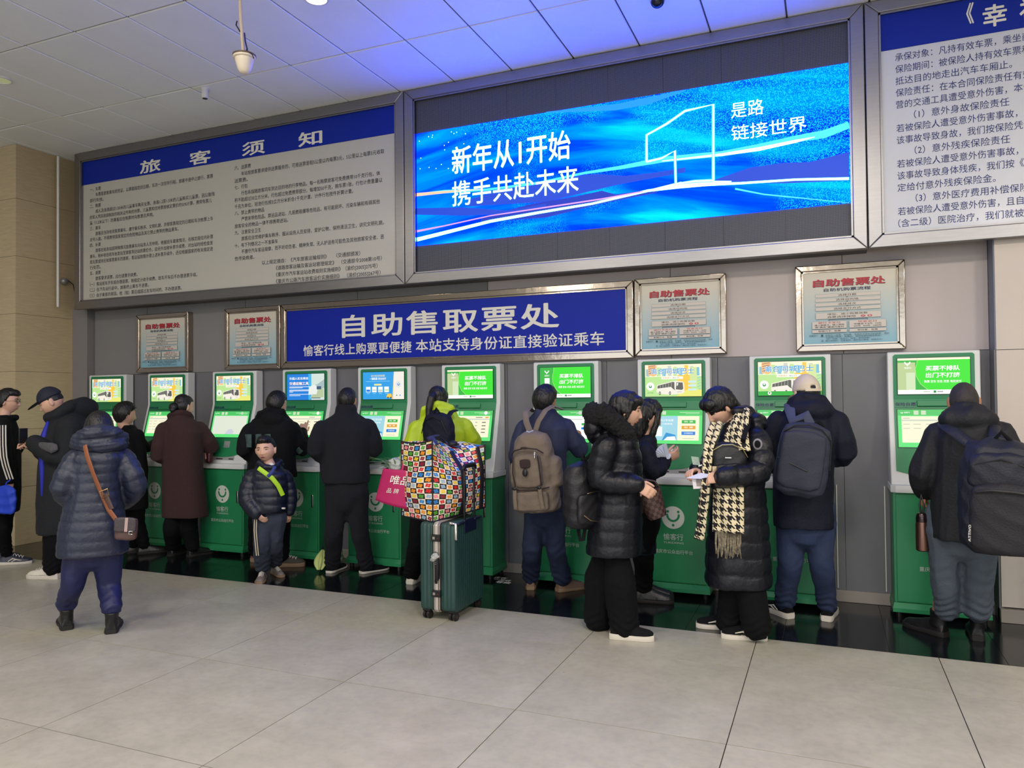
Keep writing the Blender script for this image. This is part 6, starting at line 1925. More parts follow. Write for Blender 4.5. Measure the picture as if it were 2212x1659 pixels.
p.torso(g, [(1350, 1420, 1192, .15), (1350, 1419, 1180, .15), (1352, 1417, 1120, .155), (1356, 1416, 1060, .15), (1358, 1420, 1010, .15), (1362, 1422, 975, .16), (1370, 1418, 950, .13), (1380, 1412, 936, .08)])
a1 = p.limb(g, [sh, el, wr], [0.066, 0.062, 0.052]); a2 = p.limb(g, [sh2, el2, wr2], [0.066, 0.06, 0.05])
p.garment('coat', g, C_NAVYJ, 0.010, 3, quilt=(0.07, 0.005), fold=0.005, arms=[(a1, 0.07), (a2, 0.07)])
g = G(); g.tube([wr-Vector((0.022, 0.004, 0.012)), wr+Vector((0.004, 0.001, 0.004))], [0.041, 0.041], 14); g.build('cuff', mat('pale_cuff_knit', (196, 190, 176), 0.9), p.root, smooth=True)
def longhair(g, h):
    h.tube(g, [(0.0, -0.03, 0.05), (0.0, -0.045, -0.06), (0.0, -0.03, -0.15), (0.0, 0.0, -0.21)], [(0.088, 0.075), (0.095, 0.075), (0.09, 0.065), (0.06, 0.035)], 16, up=(0, 1, 0))
    for q in (-1, 1): h.tube(g, [(q*0.065, 0.05, 0.05), (q*0.080, 0.06, -0.03), (q*0.078, 0.06, -0.11), (q*0.07, 0.05, -0.19)], [0.02, 0.024, 0.026, 0.014], 10)
p.hair(hair_mask(0.45, -1.3, -0.7), 0.016, extra=longhair, amp=0.006, freq=70)
tk = thing('ticket_stack', 'fan of white paper tickets in the hands of the long-haired woman', 'tickets', tuple(p.P(1428, 976, -0.09)))
M_TK = mat('ticket_paper', (206, 212, 226), 0.6)
c0 = p.P(1442, 984, -0.10)
for i in range(7):
    an = math.radians(176-i*13)
    u = Vector((p.n[1]*math.cos(an), -p.n[0]*math.cos(an), math.sin(an)*0.55+0.05)).normalized(); v = Vector((0.15, 0.6, 0.8)); v = (v-u*v.dot(u)).normalized()
    o_ = c0+Vector((-p.n[0], -p.n[1], 0))*0.003*i
    G().prism([o_-u*0.02-v*0.018, o_+u*0.085-v*0.022, o_+u*0.085+v*0.022, o_-u*0.02+v*0.018], (0.0, -0.0008, 0.0002)).build('ticket', M_TK, tk)
g = G(); c = p.P(1420, 986, -0.085); g.box((c.x-0.03, c.y-0.01, c.z-0.008), (c.x+0.05, c.y+0.02, c.z+0.004)); g.build('wallet', mat('tan_wallet', (110, 84, 66), 0.6), tk, bevel=0.003)

# checked handbag
def check_mat(name, c1, c2, n, rough=0.5):
    m = bpy.data.materials.new(name); m.use_nodes = True
    N, L_ = m.node_tree.nodes, m.node_tree.links
    b = N['Principled BSDF']; b.inputs['Roughness'].default_value = rough
    uv = N.new('ShaderNodeUVMap'); ck = N.new('ShaderNodeTexChecker'); ck.inputs['Scale'].default_value = n
    ck.inputs['Color1'].default_value = srgb(*c1); ck.inputs['Color2'].default_value = srgb(*c2)
    L_.new(uv.outputs[0], ck.inputs['Vector']); L_.new(ck.outputs['Color'], b.inputs['Base Color'])
    return m
hb = Pack('handbag', 'brown checkered bucket handbag hanging between the two women', 'bag', at(1422, 1118, 4.98), 14, roll=-22)
UB = UVG()
def buck(u, v):
    a = 2*math.pi*u; t = v
    w_ = 0.060+0.030*t; d_ = 0.045+0.012*t
    e = 1.0 if 0.02 < v else 0.9
    return hb.W(w_*1.02*math.cos(a)*e+0.0, d_*math.sin(a)*e, 0.185*t)
UB.patch(buck, 36, 12, 20, 8); UB.patch(lambda u, v: hb.W(0.056*v*math.cos(2*math.pi*u), 0.042*v*math.sin(2*math.pi*u), 0.0), 36, 3, 20, 2, flip=True)
UB.build('body', check_mat('checker_canvas', (98, 76, 70), (66, 44, 42), 1.0), hb.root, weld=True)
g = G(); hb_r = [hb.W(0.091*math.cos(2*math.pi*k/24), 0.058*math.sin(2*math.pi*k/24), 0.186) for k in range(25)]; g.tube(hb_r, 0.004, 6); g.build('rim', mat('handbag_leather', (66, 44, 40), 0.5), hb.root, smooth=True)
g = G(); g.ell(hb.W(0, 0, 0.165), (0.080, 0.050, 0.012), hb.M, 20, 8); g.build('lining', mat('dark_lining', (38, 26, 30), 0.8), hb.root, smooth=True)
hb.line('handle', [(-0.085, 0.0, 0.18), (-0.075, 0, 0.24), (-0.03, 0, 0.275), (0.02, 0, 0.26), (0.07, 0, 0.23), (0.085, 0, 0.18)], 0.007, MATS['handbag_leather'])

# ================================================================== 11: woman with the fur hood
p = Person('woman in long black puffer coat with black fur-trimmed hood, facing right', 4.75, -74)
p.start(*fl(1322, 1370)[:2])
L = p.shoe(1280, 1348, -70, C_BLACKS, C_SOLEW, L=0.26, sole_h=0.03); R = p.shoe(1322, 1378, -80, C_BLACKS, C_SOLEW, L=0.27, sole_h=0.034)
hip = p.P(1325, 1130); kn = [p.P(1296, 1245, 0.08), p.P(1338, 1255, -0.06)]
p.trousers(C_BLACKT, hip, [(kn[0], p.P(1293, 1336, 0.10)), (kn[1], p.P(1348, 1352, -0.05))], rads=(0.085, 0.100, 0.100), hipr=(0.13, 0.10), fold=0.006)
h = p.head(1352, 886, 0.0, yaw=-76, pitch=8, neck=p.P(1338, 935), sc=0.99, face=True)
sh, el, wr = p.P(1310, 965, -0.16), p.P(1296, 1036, -0.17), p.P(1374, 1046, -0.20)
p.skin_arm(sh, el, wr, dirn=(0.85, 0.1, -0.5), n=(-0.2, 0.9, -0.3), side=1, curl=0.55, hs=1.0)
sh2, el2, wr2 = p.P(1330, 965, 0.16), p.P(1340, 1036, 0.17), p.P(1380, 1050, 0.0)
p.skin_arm(sh2, el2, wr2, side=-1)
p.core(p.P(1338, 935), hip, [L, R], kn)
p.finish_body(0.0048); p.face_parts(eyeh=0.0028)
g = G()
p.torso(g, [(1266, 1384, 1196, .20), (1266, 1386, 1180, .20), (1272, 1388, 1130, .195), (1280, 1390, 1080, .185), (1284, 1388, 1030, .18), (1282, 1386, 985, .18), (1284, 1378, 950, .17), (1300, 1366, 930, .13), (1318, 1356, 915, .09)])
a1 = p.limb(g, [sh, el, wr], [0.086, 0.080, 0.062]); a2 = p.limb(g, [sh2, el2, wr2], [0.08, 0.072, 0.058])
g.ell(p.P(1291, 922, 0.0), (0.085, 0.15, 0.12), None, 20, 12)
p.garment('coat', g, C_BLACKP, 0.010, 2, quilt=(0.085, 0.008), fold=0.005, arms=[(a1, 0.095), (a2, 0.085)])
g = G()
g.tube([p.P(1283, 902, -0.10), p.P(1300, 892, -0.14), p.P(1330, 915, -0.13), p.P(1352, 935, -0.11), p.P(1366, 955, -0.06)], [0.058, 0.068, 0.062, 0.055, 0.035], 14)
g.tube([p.P(1283, 902, 0.10), p.P(1305, 900, 0.14), p.P(1335, 915, 0.12), p.P(1360, 938, 0.08)], [0.058, 0.062, 0.055, 0.045], 14)
g.tube([p.P(1283, 896, -0.10), p.P(1280, 890, 0.0), p.P(1283, 896, 0.10)], 0.062, 14)
p.garment('fur_trim', g, M_FUR, 0.0065, 1, fold=0.010, ffreq=140, extra=lambda V, N: 0.007*np.abs(folds(V, 260, 4)))
def bob(g, h):
    h.ell(g, (0, -0.015, 0.03), (0.092, 0.105, 0.10)); h.ell(g, (0, 0.055, 0.068), (0.072, 0.055, 0.040))
    h.tube(g, [(0.0, -0.06, 0.02), (0.0, -0.07, -0.06), (0, -0.06, -0.10)], [(0.085, 0.055), (0.078, 0.045), (0.05, 0.03)], 14, up=(0, 1, 0))
    for q in (-1, 1): h.tube(g, [(q*0.078, 0.03, 0.05), (q*0.084, 0.022, -0.01), (q*0.080, 0.012, -0.055)], [0.022, 0.018, 0.010], 8)
p.hair(hair_mask(0.36, -1.0, -0.2), 0.020, extra=bob, amp=0.005, freq=60)
bp = Pack('backpack', 'black rucksack with gold zips hanging behind the fur-hooded woman', 'backpack', p.P(1262, 1140, -0.06), 60, roll=0)
g = G(); bp.lump(g, 0, 0, 0, 0.43, 0.30, 0.17, ex=2.6, top=0.35); bp.bake('body', g, mat('black_nylon', (12, 13, 20), 0.5, bump=0.2, bscale=80), 0.009, 0.007, 20)
g = G(); bp.lump(g, 0.0, -0.075, 0.03, 0.24, 0.25, 0.06, ex=3.2, top=0.7); bp.bake('front_pocket', g, MATS['black_nylon'], 0.008, 0.004, 22)
M_GOLD = mat('gold_zip', (196, 170, 140), 0.3, metal=1.0)
bp.line('zip', [(-0.07, -0.113, 0.235), (0.0, -0.117, 0.245), (0.07, -0.113, 0.235)], 0.0035, M_GOLD)
bp.line('zip', [(0.08, -0.112, 0.235), (0.10, -0.110, 0.17)], 0.0035, M_GOLD)
bp.line('zip', [(-0.10, -0.112, 0.10), (-0.05, -0.116, 0.065), (0.02, -0.114, 0.05)], 0.0035, M_GOLD)
bp.line('zip', [(0.135, -0.05, 0.31), (0.145, -0.06, 0.22)], 0.0035, M_GOLD)
bp.line('top_loop', [(-0.03, 0.0, 0.40), (0.0, 0.0, 0.47), (0.03, 0.0, 0.40)], 0.009, C_BLACKS)
g = G(); strap(g, [bp.W(0.02, 0.05, 0.40), p.P(1283, 975, -0.20), p.P(1296, 945, -0.23), p.P(1312, 940, -0.2)], 0.022, 0.01, (0, -1, 0)); g.build('shoulder_strap', C_BLACKS, bp.root, smooth=True)
g = G(); strap(g, [p.P(1249, 1128, -0.10), p.P(1250, 1150, -0.10), p.P(1254, 1168, -0.10), p.P(1260, 1166, -0.10), p.P(1263, 1148, -0.10), p.P(1264, 1128, -0.10)], 0.024, 0.006, (0, -1, 0)); g.build('hanging_strap', C_BLACKS, bp.root, smooth=True)
c = p.P(1366, 1060, -0.215); q_ = thing('ticket', 'small white ticket in the hand of the fur-hooded woman', 'ticket', tuple(c)); G().box((c.x-0.018, c.y-0.001, c.z-0.012), (c.x+0.018, c.y+0.001, c.z+0.012), 0.1).build('paper', MATS['ticket_paper'], q_)

# ================================================================== 14: man in the cream cap
p = Person('man in cream baseball cap, long dark coat and blue jeans, seen from behind', 5.4, 4)
p.start(*fl(1740, 1345)[:2])
L = p.shoe(1706, 1336, 42, C_BLACKS, C_SOLEW, L=0.29, sole_h=0.036, stripe=C_WHITES); R = p.shoe(1785, 1342, -8, C_BLACKS, C_SOLEW, L=0.29, sole_h=0.036)
hip = p.P(1740, 1120); kn = [p.P(1708, 1215), p.P(1774, 1215)]
p.trousers(C_JEAN2, hip, [(kn[0], L+Vector((0, 0, 0.025))), (kn[1], R+Vector((0, 0, 0.025)))], rads=(0.100, 0.080, 0.068), hipr=(0.185, 0.13), fold=0.008, stack=0.006, off=0.088)
h = p.head(1743, 852, 0.02, yaw=28, pitch=14, neck=p.P(1744, 898), sc=1.02)
shL, elL, wrL = p.P(1682, 912), p.P(1662, 985, 0.0), p.P(1690, 1010, 0.2)
shR, elR, wrR = p.P(1804, 912), p.P(1822, 975, -0.02), p.P(1798, 990, 0.2)
p.skin_arm(shL, elL, wrL, side=1); p.skin_arm(shR, elR, wrR, side=-1)
p.core(p.P(1744, 898), hip, [L, R], kn)
p.finish_body(0.0058)
g = G()
p.torso(g, [(1670, 1803, 1138, .17), (1669, 1804, 1125, .17), (1668, 1802, 1080, .17), (1668, 1802, 1030, .165), (1666, 1806, 980, .16), (1668, 1812, 935, .16), (1680, 1805, 908, .145), (1704, 1785, 888, .11), (1712, 1776, 872, .09)])
aL = p.limb(g, [shL, elL, wrL], [0.086, 0.080, 0.064]); aR = p.limb(g, [shR, elR, wrR], [0.090, 0.084, 0.064])
g.ell(p.P(1750, 888, -0.06), (0.145, 0.10, 0.085), None, 20, 12)
g.tube([p.P(1704, 885, 0.03), p.P(1712, 868, -0.04), p.P(1740, 856, -0.08), p.P(1775, 862, -0.06), p.P(1792, 885, 0.02)], 0.034, 12)
p.garment('coat', g, C_NAVYJ, 0.010, 3, fold=0.008, ffreq=13)
p.hair(hair_mask(0.4, -0.60, -0.2), 0.006)
g = G()
V, F = shell(h, False, lambda x, y, z: sstep(-0.03, 0.05, z-(0.12+0.10*y))*(1-0.98*(np.exp(-((x/0.36)**2+((z-0.24)/0.13)**2)*2.2) > 0.42)*(y < 0)), lambda x, y, z: 0.010+0.014*np.clip(z, 0, 1)); g.add(V, F)
me = bake(g, 0.005, 2); cp = finish(me, 'cap', mat('cream_cap_cloth', (206, 192, 170), 0.8, bump=0.2, bscale=150), p.root)
g = G(); h.ell(g, (0, 0.125, 0.012), (0.068, 0.07, 0.007), ('X', -14), 24, 8); g.build('brim', MATS['cream_cap_cloth'], cp, smooth=True)
g = G(); h.tube(g, [(-0.05, -0.088, 0.008), (0, -0.106, 0.004), (0.05, -0.088, 0.008)], [(0.009, 0.003)]*3, 8, up=(0, -1, 0)); g.build('adjuster_strap', MATS['cream_cap_cloth'], cp, smooth=True)
g = G(); h.tube(g, [(-0.072, 0.04, -0.045), (-0.082, -0.005, -0.01), (-0.084, -0.02, 0.01)], 0.0016, 6); h.ell(g, (-0.045, 0.07, -0.055), (0.03, 0.03, 0.035)); g.build('face_mask', C_WHITE, p.root, smooth=True)
bp = Pack('backpack', 'slate blue rucksack slung tilted on one shoulder of the man in the cream cap', 'backpack', p.P(1722, 1072, -0.28), 4, roll=9)
M_SLATE = mat('slate_nylon', (36, 40, 58), 0.7, bump=0.25, bscale=120)
g = G(); bp.lump(g, 0, 0, 0, 0.475, 0.32, 0.17, ex=4.2, top=0.55, bot=0.6); bp.bake('body', g, M_SLATE, 0.009, 0.005, 16)
g = G(); bp.lump(g, -0.01, -0.075, 0.05, 0.42, 0.27, 0.05, ex=4.5, top=0.75, bot=0.7); bp.bake('front_panel', g, M_SLATE, 0.008, 0.004, 16)
bp.line('zip', [(-0.15, -0.080, 0.23), (-0.05, -0.103, 0.20), (0.03, -0.103, 0.175)], 0.0035, M_BLACK)
bp.line('zip', [(-0.135, -0.07, 0.40), (-0.08, -0.08, 0.445), (0.0, -0.085, 0.46), (0.08, -0.08, 0.445), (0.145, -0.06, 0.38), (0.162, -0.04, 0.20)], 0.005, M_BLACK)
g = G(); strap(g, [bp.W(0.02, 0.03, 0.45), bp.W(-0.02, 0.02, 0.52), p.P(1712, 908, -0.205), p.P(1706, 885, -0.14), p.P(1704, 872, -0.02), p.P(1704, 885, 0.12)], 0.065, 0.016, (0, -1, 0.4)); g.build('shoulder_strap', mat('grey_strap', (62, 68, 92), 0.8), bp.root, smooth=True)
g = G(); strap(g, [bp.W(0.03, 0.0, 0.455), bp.W(0.06, 0.0, 0.485), bp.W(0.09, 0.0, 0.455)], 0.03, 0.014, (0, -1, 0)); g.build('top_loop', C_BLACKS, bp.root, smooth=True)

# ================================================================== 15: man with the huge rucksack
p = Person('balding man in dark hooded jacket and grey trousers carrying the huge rucksack, far right', 5.27, -8)
p.start(*fl(2068, 1388)[:2])
L = p.shoe(2040, 1376, 46, C_LEAB, C_SOLEK, L=0.29, boot=0.13, sole_h=0.03); R = p.shoe(2112, 1384, -4, C_LEAB, C_SOLEK, L=0.29, boot=0.13, sole_h=0.03)
hip = p.P(2078, 1140); kn = [p.P(2040, 1235), p.P(2116, 1235)]
p.trousers(C_GREYT, hip, [(kn[0], p.P(2046, 1316, 0.06)), (kn[1], p.P(2112, 1320, 0.06))], rads=(0.102, 0.086, 0.076), hipr=(0.19, 0.13), fold=0.010, stack=0.008, off=0.098)
h = p.head(2082, 868, 0.02, yaw=-6, pitch=8, neck=p.P(2086, 915), sc=1.03, skin=M_SKIN2)
shL, elL, wrL = p.P(2030, 940), p.P(1992, 1026, -0.02), p.P(1996, 1062, 0.08)
shR, elR, wrR = p.P(2162, 940), p.P(2192, 1010, -0.02), p.P(2170, 1040, 0.16)
p.skin_arm(shL, elL, wrL, dirn=(-0.12, 0.1, -1), n=(1, 0.2, 0), side=-1, curl=1.15, hs=1.0); p.skin_arm(shR, elR, wrR, side=-1)
p.core(p.P(2086, 915), hip, [L, R], kn)
p.finish_body(0.0052)
g = G()
p.torso(g, [(2006, 2164, 1164, .17), (2004, 2164, 1150, .17), (2008, 2164, 1100, .17), (2012, 2166, 1040, .17), (2012, 2170, 985, .17), (2014, 2176, 945, .165), (2028, 2164, 918, .15), (2050, 2134, 900, .11)])
aL = p.limb(g, [shL, elL, wrL], [0.090, 0.078, 0.062]); aR = p.limb(g, [shR, elR, wrR], [0.088, 0.080, 0.062])
g.ell(p.P(2092, 905, -0.07), (0.165, 0.10, 0.085), None, 22, 12)
g.tube([p.P(2042, 905, 0.03), p.P(2052, 890, -0.04), p.P(2082, 876, -0.08), p.P(2120, 884, -0.05), p.P(2138, 906, 0.03)], 0.036, 12)
p.garment('jacket', g, mat('black_parka_cloth', (12, 14, 22), 0.7, bump=0.3, bscale=70), 0.010, 3, fold=0.010, ffreq=14)
p.hair(lambda x, y, z: hair_mask(0.55, -0.62, -0.25)(x, y, z), 0.004, M_HAIRG, amp=0.0008)
bp = Pack('backpack', 'huge dark rucksack on the far right man, cut by the right edge', 'backpack', p.P(2158, 1196, -0.40), -10, roll=2)
M_RUCK = mat('dark_blue_grey_nylon', (14, 18, 34), 0.6, bump=0.3, bscale=110)
g = G(); bp.lump(g, 0, 0.02, 0, 0.63, 0.40, 0.28, ex=3.0, top=0.45, bot=0.75); bp.bake('body', g, M_RUCK, 0.011, 0.009, 14)
g = G(); bp.lump(g, 0.03, -0.12, 0.02, 0.40, 0.34, 0.11, ex=3.6, top=0.8, bot=0.8); bp.bake('front_pocket', g, mat('charcoal_nylon', (20, 20, 27), 0.7, bump=0.3, bscale=110), 0.010, 0.006, 16)
g = G(); bp.lump(g, -0.0, -0.08, 0.36, 0.56, 0.31, 0.12, ex=3.0, top=0.5, bot=0.9); bp.bake('upper_pocket', g, M_RUCK, 0.010, 0.007, 16)
bp.line('zip', [(-0.11, -0.165, 0.345), (-0.04, -0.182, 0.36), (0.06, -0.184, 0.36), (0.15, -0.170, 0.35)], 0.007, M_BLACK)
bp.line('zip', [(-0.14, -0.11, 0.42), (-0.115, -0.125, 0.49), (0.0, -0.14, 0.525), (0.11, -0.125, 0.49)], 0.005, M_BLACK)
g = G(); strap(g, [bp.W(-0.10, 0.06, 0.58), p.P(2092, 955, -0.26), p.P(2060, 932, -0.23), p.P(2040, 920, -0.15), p.P(2036, 916, 0.0), p.P(2036, 935, 0.14)], 0.065, 0.02, (0, -1, 0.5)); g.build('shoulder_strap', M_RUCK, bp.root, smooth=True)
g = G(); strap(g, [bp.W(0.08, 0.06, 0.58), p.P(2146, 940, -0.24), p.P(2150, 922, -0.14), p.P(2152, 918, 0.0), p.P(2152, 935, 0.14)], 0.06, 0.02, (0, -1, 0.5)); g.build('shoulder_strap', M_RUCK, bp.root, smooth=True)
bp.line('top_loop', [(-0.04, 0.0, 0.61), (0.0, -0.01, 0.665), (0.05, 0.0, 0.61)], 0.012, C_BLACKS)
a_ = Art(bp.W(-0.13, -0.175, 0.08), U=bp.M @ Vector((0, 0, 1)), W=bp.M @ Vector((-1, 0, 0)), Nn=bp.M @ Vector((-0.2, -1, 0)), eps=0.012); a_.rect(0, -0.004, 0.09, 0.006, M_DKGREY); a_.fittext('ATTIVO', 0.0, 0.09, -0.004, 0.008, M_PRWHITE); a_.build('tag_text', bp.root)
# thermos
c = p.P(1993, 1190, -0.02)
th = thing('thermos_bottle', 'bronze thermos bottle hanging by its loop from the hand of the far right man', 'bottle', tuple(c))
M_BRZ = mat('bronze_steel', (112, 84, 72), 0.28, metal=0.9)
G().lathe([(0.030, 0.0), (0.037, 0.006), (0.037, 0.165), (0.034, 0.178)], c, 28).build('body', M_BRZ, th, smooth=True)
G().lathe([(0.0345, 0.178), (0.035, 0.20), (0.032, 0.222), (0.026, 0.232), (0.012, 0.236)], c, 28).build('lid', mat('bronze_lid', (70, 58, 60), 0.15, metal=0.9), th, smooth=True)
G().tube([c+Vector((-0.004, 0, 0.225)), c+Vector((-0.012, 0, 0.28)), c+Vector((0.0, 0.02, 0.345)), c+Vector((0.012, 0, 0.28)), c+Vector((0.006, 0, 0.225))], [(0.006, 0.003)]*5, 8).build('carry_loop', M_BLACK, th, smooth=True)

# ================================================================== 13: woman with the houndstooth scarf
p = Person('woman in long black puffer coat with houndstooth scarf, reading papers, facing left', 4.97, 104)
p.start(*fl(1600, 1378)[:2])
L = p.shoe(1652, 1382, 100, C_BLACKS, C_SOLEW, L=0.27, sole_h=0.032, stripe=C_WHITES); R = p.shoe(1590, 1360, 96, C_BLACKS, C_SOLEW, L=0.26, sole_h=0.032, stripe=C_WHITES)
hip = p.P(1598, 1160); kn = [p.P(1620, 1270, -0.06), p.P(1585, 1265, 0.06)]
p.trousers(C_BLACKT, hip, [(kn[0], p.P(1634, 1352, -0.06)), (kn[1], p.P(1576, 1342, 0.08))], rads=(0.080, 0.092, 0.095), hipr=(0.12, 0.10), fold=0.006)
h = p.head(1556, 880, -0.02, yaw=126, pitch=34, neck=p.P(1585, 930), sc=1.0, face=True)
sh, el, wr = p.P(1636, 950, -0.12), p.P(1638, 1018, -0.22), p.P(1562, 1030, -0.345)
p.skin_arm(sh, el, wr, dirn=(-0.95, 0.05, -0.12), n=(0.1, 0.8, -0.5), side=-1, curl=0.75, hs=1.02)
sh2, el2, wr2 = p.P(1556, 950, 0.10), p.P(1530, 1010, 0.06), p.P(1508, 1014, -0.18)
p.skin_arm(sh2, el2, wr2, dirn=(-0.45, -0.8, -0.1), n=(0.5, 0.2, -0.8), side=1, curl=0.9, hs=1.0)
p.core(p.P(1585, 930), hip, [L, R], kn)
p.finish_body(0.0048); p.face_parts(eyeh=0.0018)
g = G()
p.torso(g, [(1524, 1668, 1264, .18), (1522, 1670, 1250, .18), (1524, 1666, 1200, .18), (1528, 1662, 1140, .18), (1534, 1656, 1080, .18), (1538, 1652, 1030, .18), (1540, 1652, 980, .175), (1546, 1650, 945, .165), (1560, 1632, 920, .13), (1572, 1612, 905, .09)], prim='f')
a1 = p.limb(g, [sh, el, wr], [0.088, 0.082, 0.062]); a2 = p.limb(g, [sh2, el2, wr2], [0.08, 0.072, 0.056])
g.tube([p.P(1592, 888, -0.10), p.P(1612, 890, -0.04), p.P(1622, 906, 0.08)], [0.04, 0.055, 0.045], 12)
g.ell(p.P(1634, 912, -0.02), (0.075, 0.11, 0.06), Matrix.Rotation(math.radians(20), 3, 'Y'), 18, 10)
p.garment('coat', g, C_BLACKP, 0.010, 2, quilt=(0.105, 0.012), fold=0.004, arms=[(a1, 0.095), (a2, 0.085)])
g = G(); g.ell(sh+Vector((0.01, -0.106, -0.02)), (0.028, 0.006, 0.034)); bd = g.build('sleeve_badge', mat('badge_grey', (120, 118, 126), 0.6), p.root, smooth=True)
g = G(); g.ell(sh+Vector((0.01, -0.111, -0.02)), (0.018, 0.005, 0.023)); g.build('badge_centre', C_BLACKS, bd, smooth=True)
def bob2(g, h):
    h.ell(g, (0, -0.012, 0.035), (0.094, 0.108, 0.102)); h.ell(g, (0, 0.062, 0.066), (0.076, 0.052, 0.044))
    h.tube(g, [(0.0, -0.06, 0.02), (0.0, -0.075, -0.05), (0, -0.07, -0.085)], [(0.085, 0.055), (0.078, 0.045), (0.05, 0.03)], 14, up=(0, 1, 0))
p.hair(hair_mask(0.34, -0.95, -0.05), 0.020, extra=bob2, amp=0.004, freq=60)
g = G()
V, F = shell(h, True, lambda x, y, z: sstep(0.0, 0.12, -z-0.74)*sstep(-0.1, 0.2, y), 0.006, inner=-0.008); g.add(V, F)
h.tube(g, [(0.048, 0.05, -0.075), (0.076, 0.01, -0.03), (0.083, -0.012, 0.012)], 0.0022, 6)
me = bake(g, 0.004, 1); finish(me, 'face_mask', mat('mask_blue', (150, 186, 190), 0.7), p.root)
g = G(); h.ell(g, (0.086, 0.0, -0.028), (0.005, 0.005, 0.007)); g.build('earbud', C_WHITE, p.root, smooth=True)

def hound():
    m = bpy.data.materials.new('houndstooth_wool'); m.use_nodes = True
    N, L_ = m.node_tree.nodes, m.node_tree.links
    b = N['Principled BSDF']; b.inputs['Roughness'].default_value = 0.95
    uv = N.new('ShaderNodeUVMap'); s = N.new('ShaderNodeSeparateXYZ'); L_.new(uv.outputs[0], s.inputs[0])
    def M(op, a, b_=None):
        n = N.new('ShaderNodeMath'); n.operation = op
        for i, x in enumerate((a, b_)):
            if x is None: continue
            if isinstance(x, (int, float)): n.inputs[i].default_value = x
            else: L_.new(x, n.inputs[i])
        return n.outputs[0]
    fu = M('LESS_THAN', M('FRACT', s.outputs[0]), 0.5); fv = M('LESS_THAN', M('FRACT', s.outputs[1]), 0.5)
    tw = M('LESS_THAN', M('FRACT', M('MULTIPLY', M('ADD', s.outputs[0], s.outputs[1]), 2.0)), 0.5)
    mx = N.new('ShaderNodeMix'); L_.new(tw, mx.inputs[0]); L_.new(fu, mx.inputs[2]); L_.new(fv, mx.inputs[3])
    c = N.new('ShaderNodeMix'); c.data_type = 'RGBA'; L_.new(mx.outputs[0], c.inputs[0]); c.inputs[6].default_value = srgb(22, 22, 26); c.inputs[7].default_value = srgb(214, 202, 168)
    L_.new(c.outputs[2], b.inputs['Base Color'])
    return m
M_HT = hound()
def band(parent, name, pts, wid, up, cell=0.045, thick=0.014):
    """draped cloth band with a woven pattern: centre line pts, width wid (list), facing direction up"""
    pts = [Vector(q) for q in pts]
    n = len(pts)
    if not isinstance(wid, list): wid = [wid]*n
    if not isinstance(up, list): up = [up]*n
    cum = [0.0]
    for a, b in zip(pts[:-1], pts[1:]): cum.append(cum[-1]+(b-a).length)
    tot = cum[-1]
    def fn(u, v):
        d = v*tot
        i = max(0, min(n-2, sum(1 for c in cum if c <= d)-1))
        t = (d-cum[i])/max(1e-6, cum[i+1]-cum[i])
        p0, p1, p2, p3 = pts[max(i-1, 0)], pts[i], pts[i+1], pts[min(i+2, n-1)]
        c = 0.5*((2*p1)+(p2-p0)*t+(2*p0-5*p1+4*p2-p3)*t*t+(3*p1-p0-3*p2+p3)*t**3)
        tan = (p2-p1).normalized()
        uu = Vector(up[i]).lerp(Vector(up[i+1]), t)
        side = tan.cross(uu).normalized(); nn = side.cross(tan).normalized()
        w_ = wid[i]+(wid[i+1]-wid[i])*t
        return c+side*(u-0.5)*w_+nn*(0.010*math.sin(u*math.pi*3+v*5)+0.012*(1-(2*u-1)**2))
    U = UVG(); U.patch(fn, 12, max(8, int(tot/0.02)), max(wid)/cell, tot/cell)
    return U.build(name, M_HT, parent, solid=thick, weld=False)
dY = -0.20
band(p.root, 'scarf', [p.P(1604, 886, -0.09), p.P(1599, 908, -0.15), p.P(1592, 930, -0.19), p.P(1590, 950, -0.215), p.P(1590, 975, -0.235)], [0.08, 0.11, 0.13, 0.15, 0.17], (-0.2, -1, 0.3))
band(p.root, 'scarf', [p.P(1548, 916, -0.14), p.P(1540, 938, -0.21), p.P(1532, 965, -0.26), p.P(1528, 1000, -0.30), p.P(1524, 1030, -0.31), p.P(1520, 1080, -0.31), p.P(1515, 1130, -0.31), p.P(1510, 1165, -0.31)], [0.07, 0.085, 0.07, 0.06, 0.058, 0.055, 0.05, 0.045], (-0.3, -1, 0.1))
s3 = band(p.root, 'scarf', [p.P(1574, 1040, -0.255), p.P(1574, 1062, -0.275), p.P(1573, 1100, -0.275), p.P(1573, 1150, -0.275)], [0.175, 0.18, 0.185, 0.18], (-0.1, -1, 0.0))
g = G()
rr = random.Random(3)
for i in range(22):
    x = 1546+i*2.55; l = rr.uniform(44, 60)
    q = p.P(x, 1148, -0.275+rr.uniform(-0.006, 0.006))
    g.tube([q, p.P(x+rr.uniform(-2, 2), 1148+l*0.5, -0.28), p.P(x+rr.uniform(-4, 4), 1148+l, -0.275)], [0.0035, 0.004, 0.0022], 6)
o_ = g.build('fringe', mat('fringe_wool', (120, 112, 94), 0.95, var=0.7, vscale=90), s3, smooth=True); o_['kind'] = 'stuff'
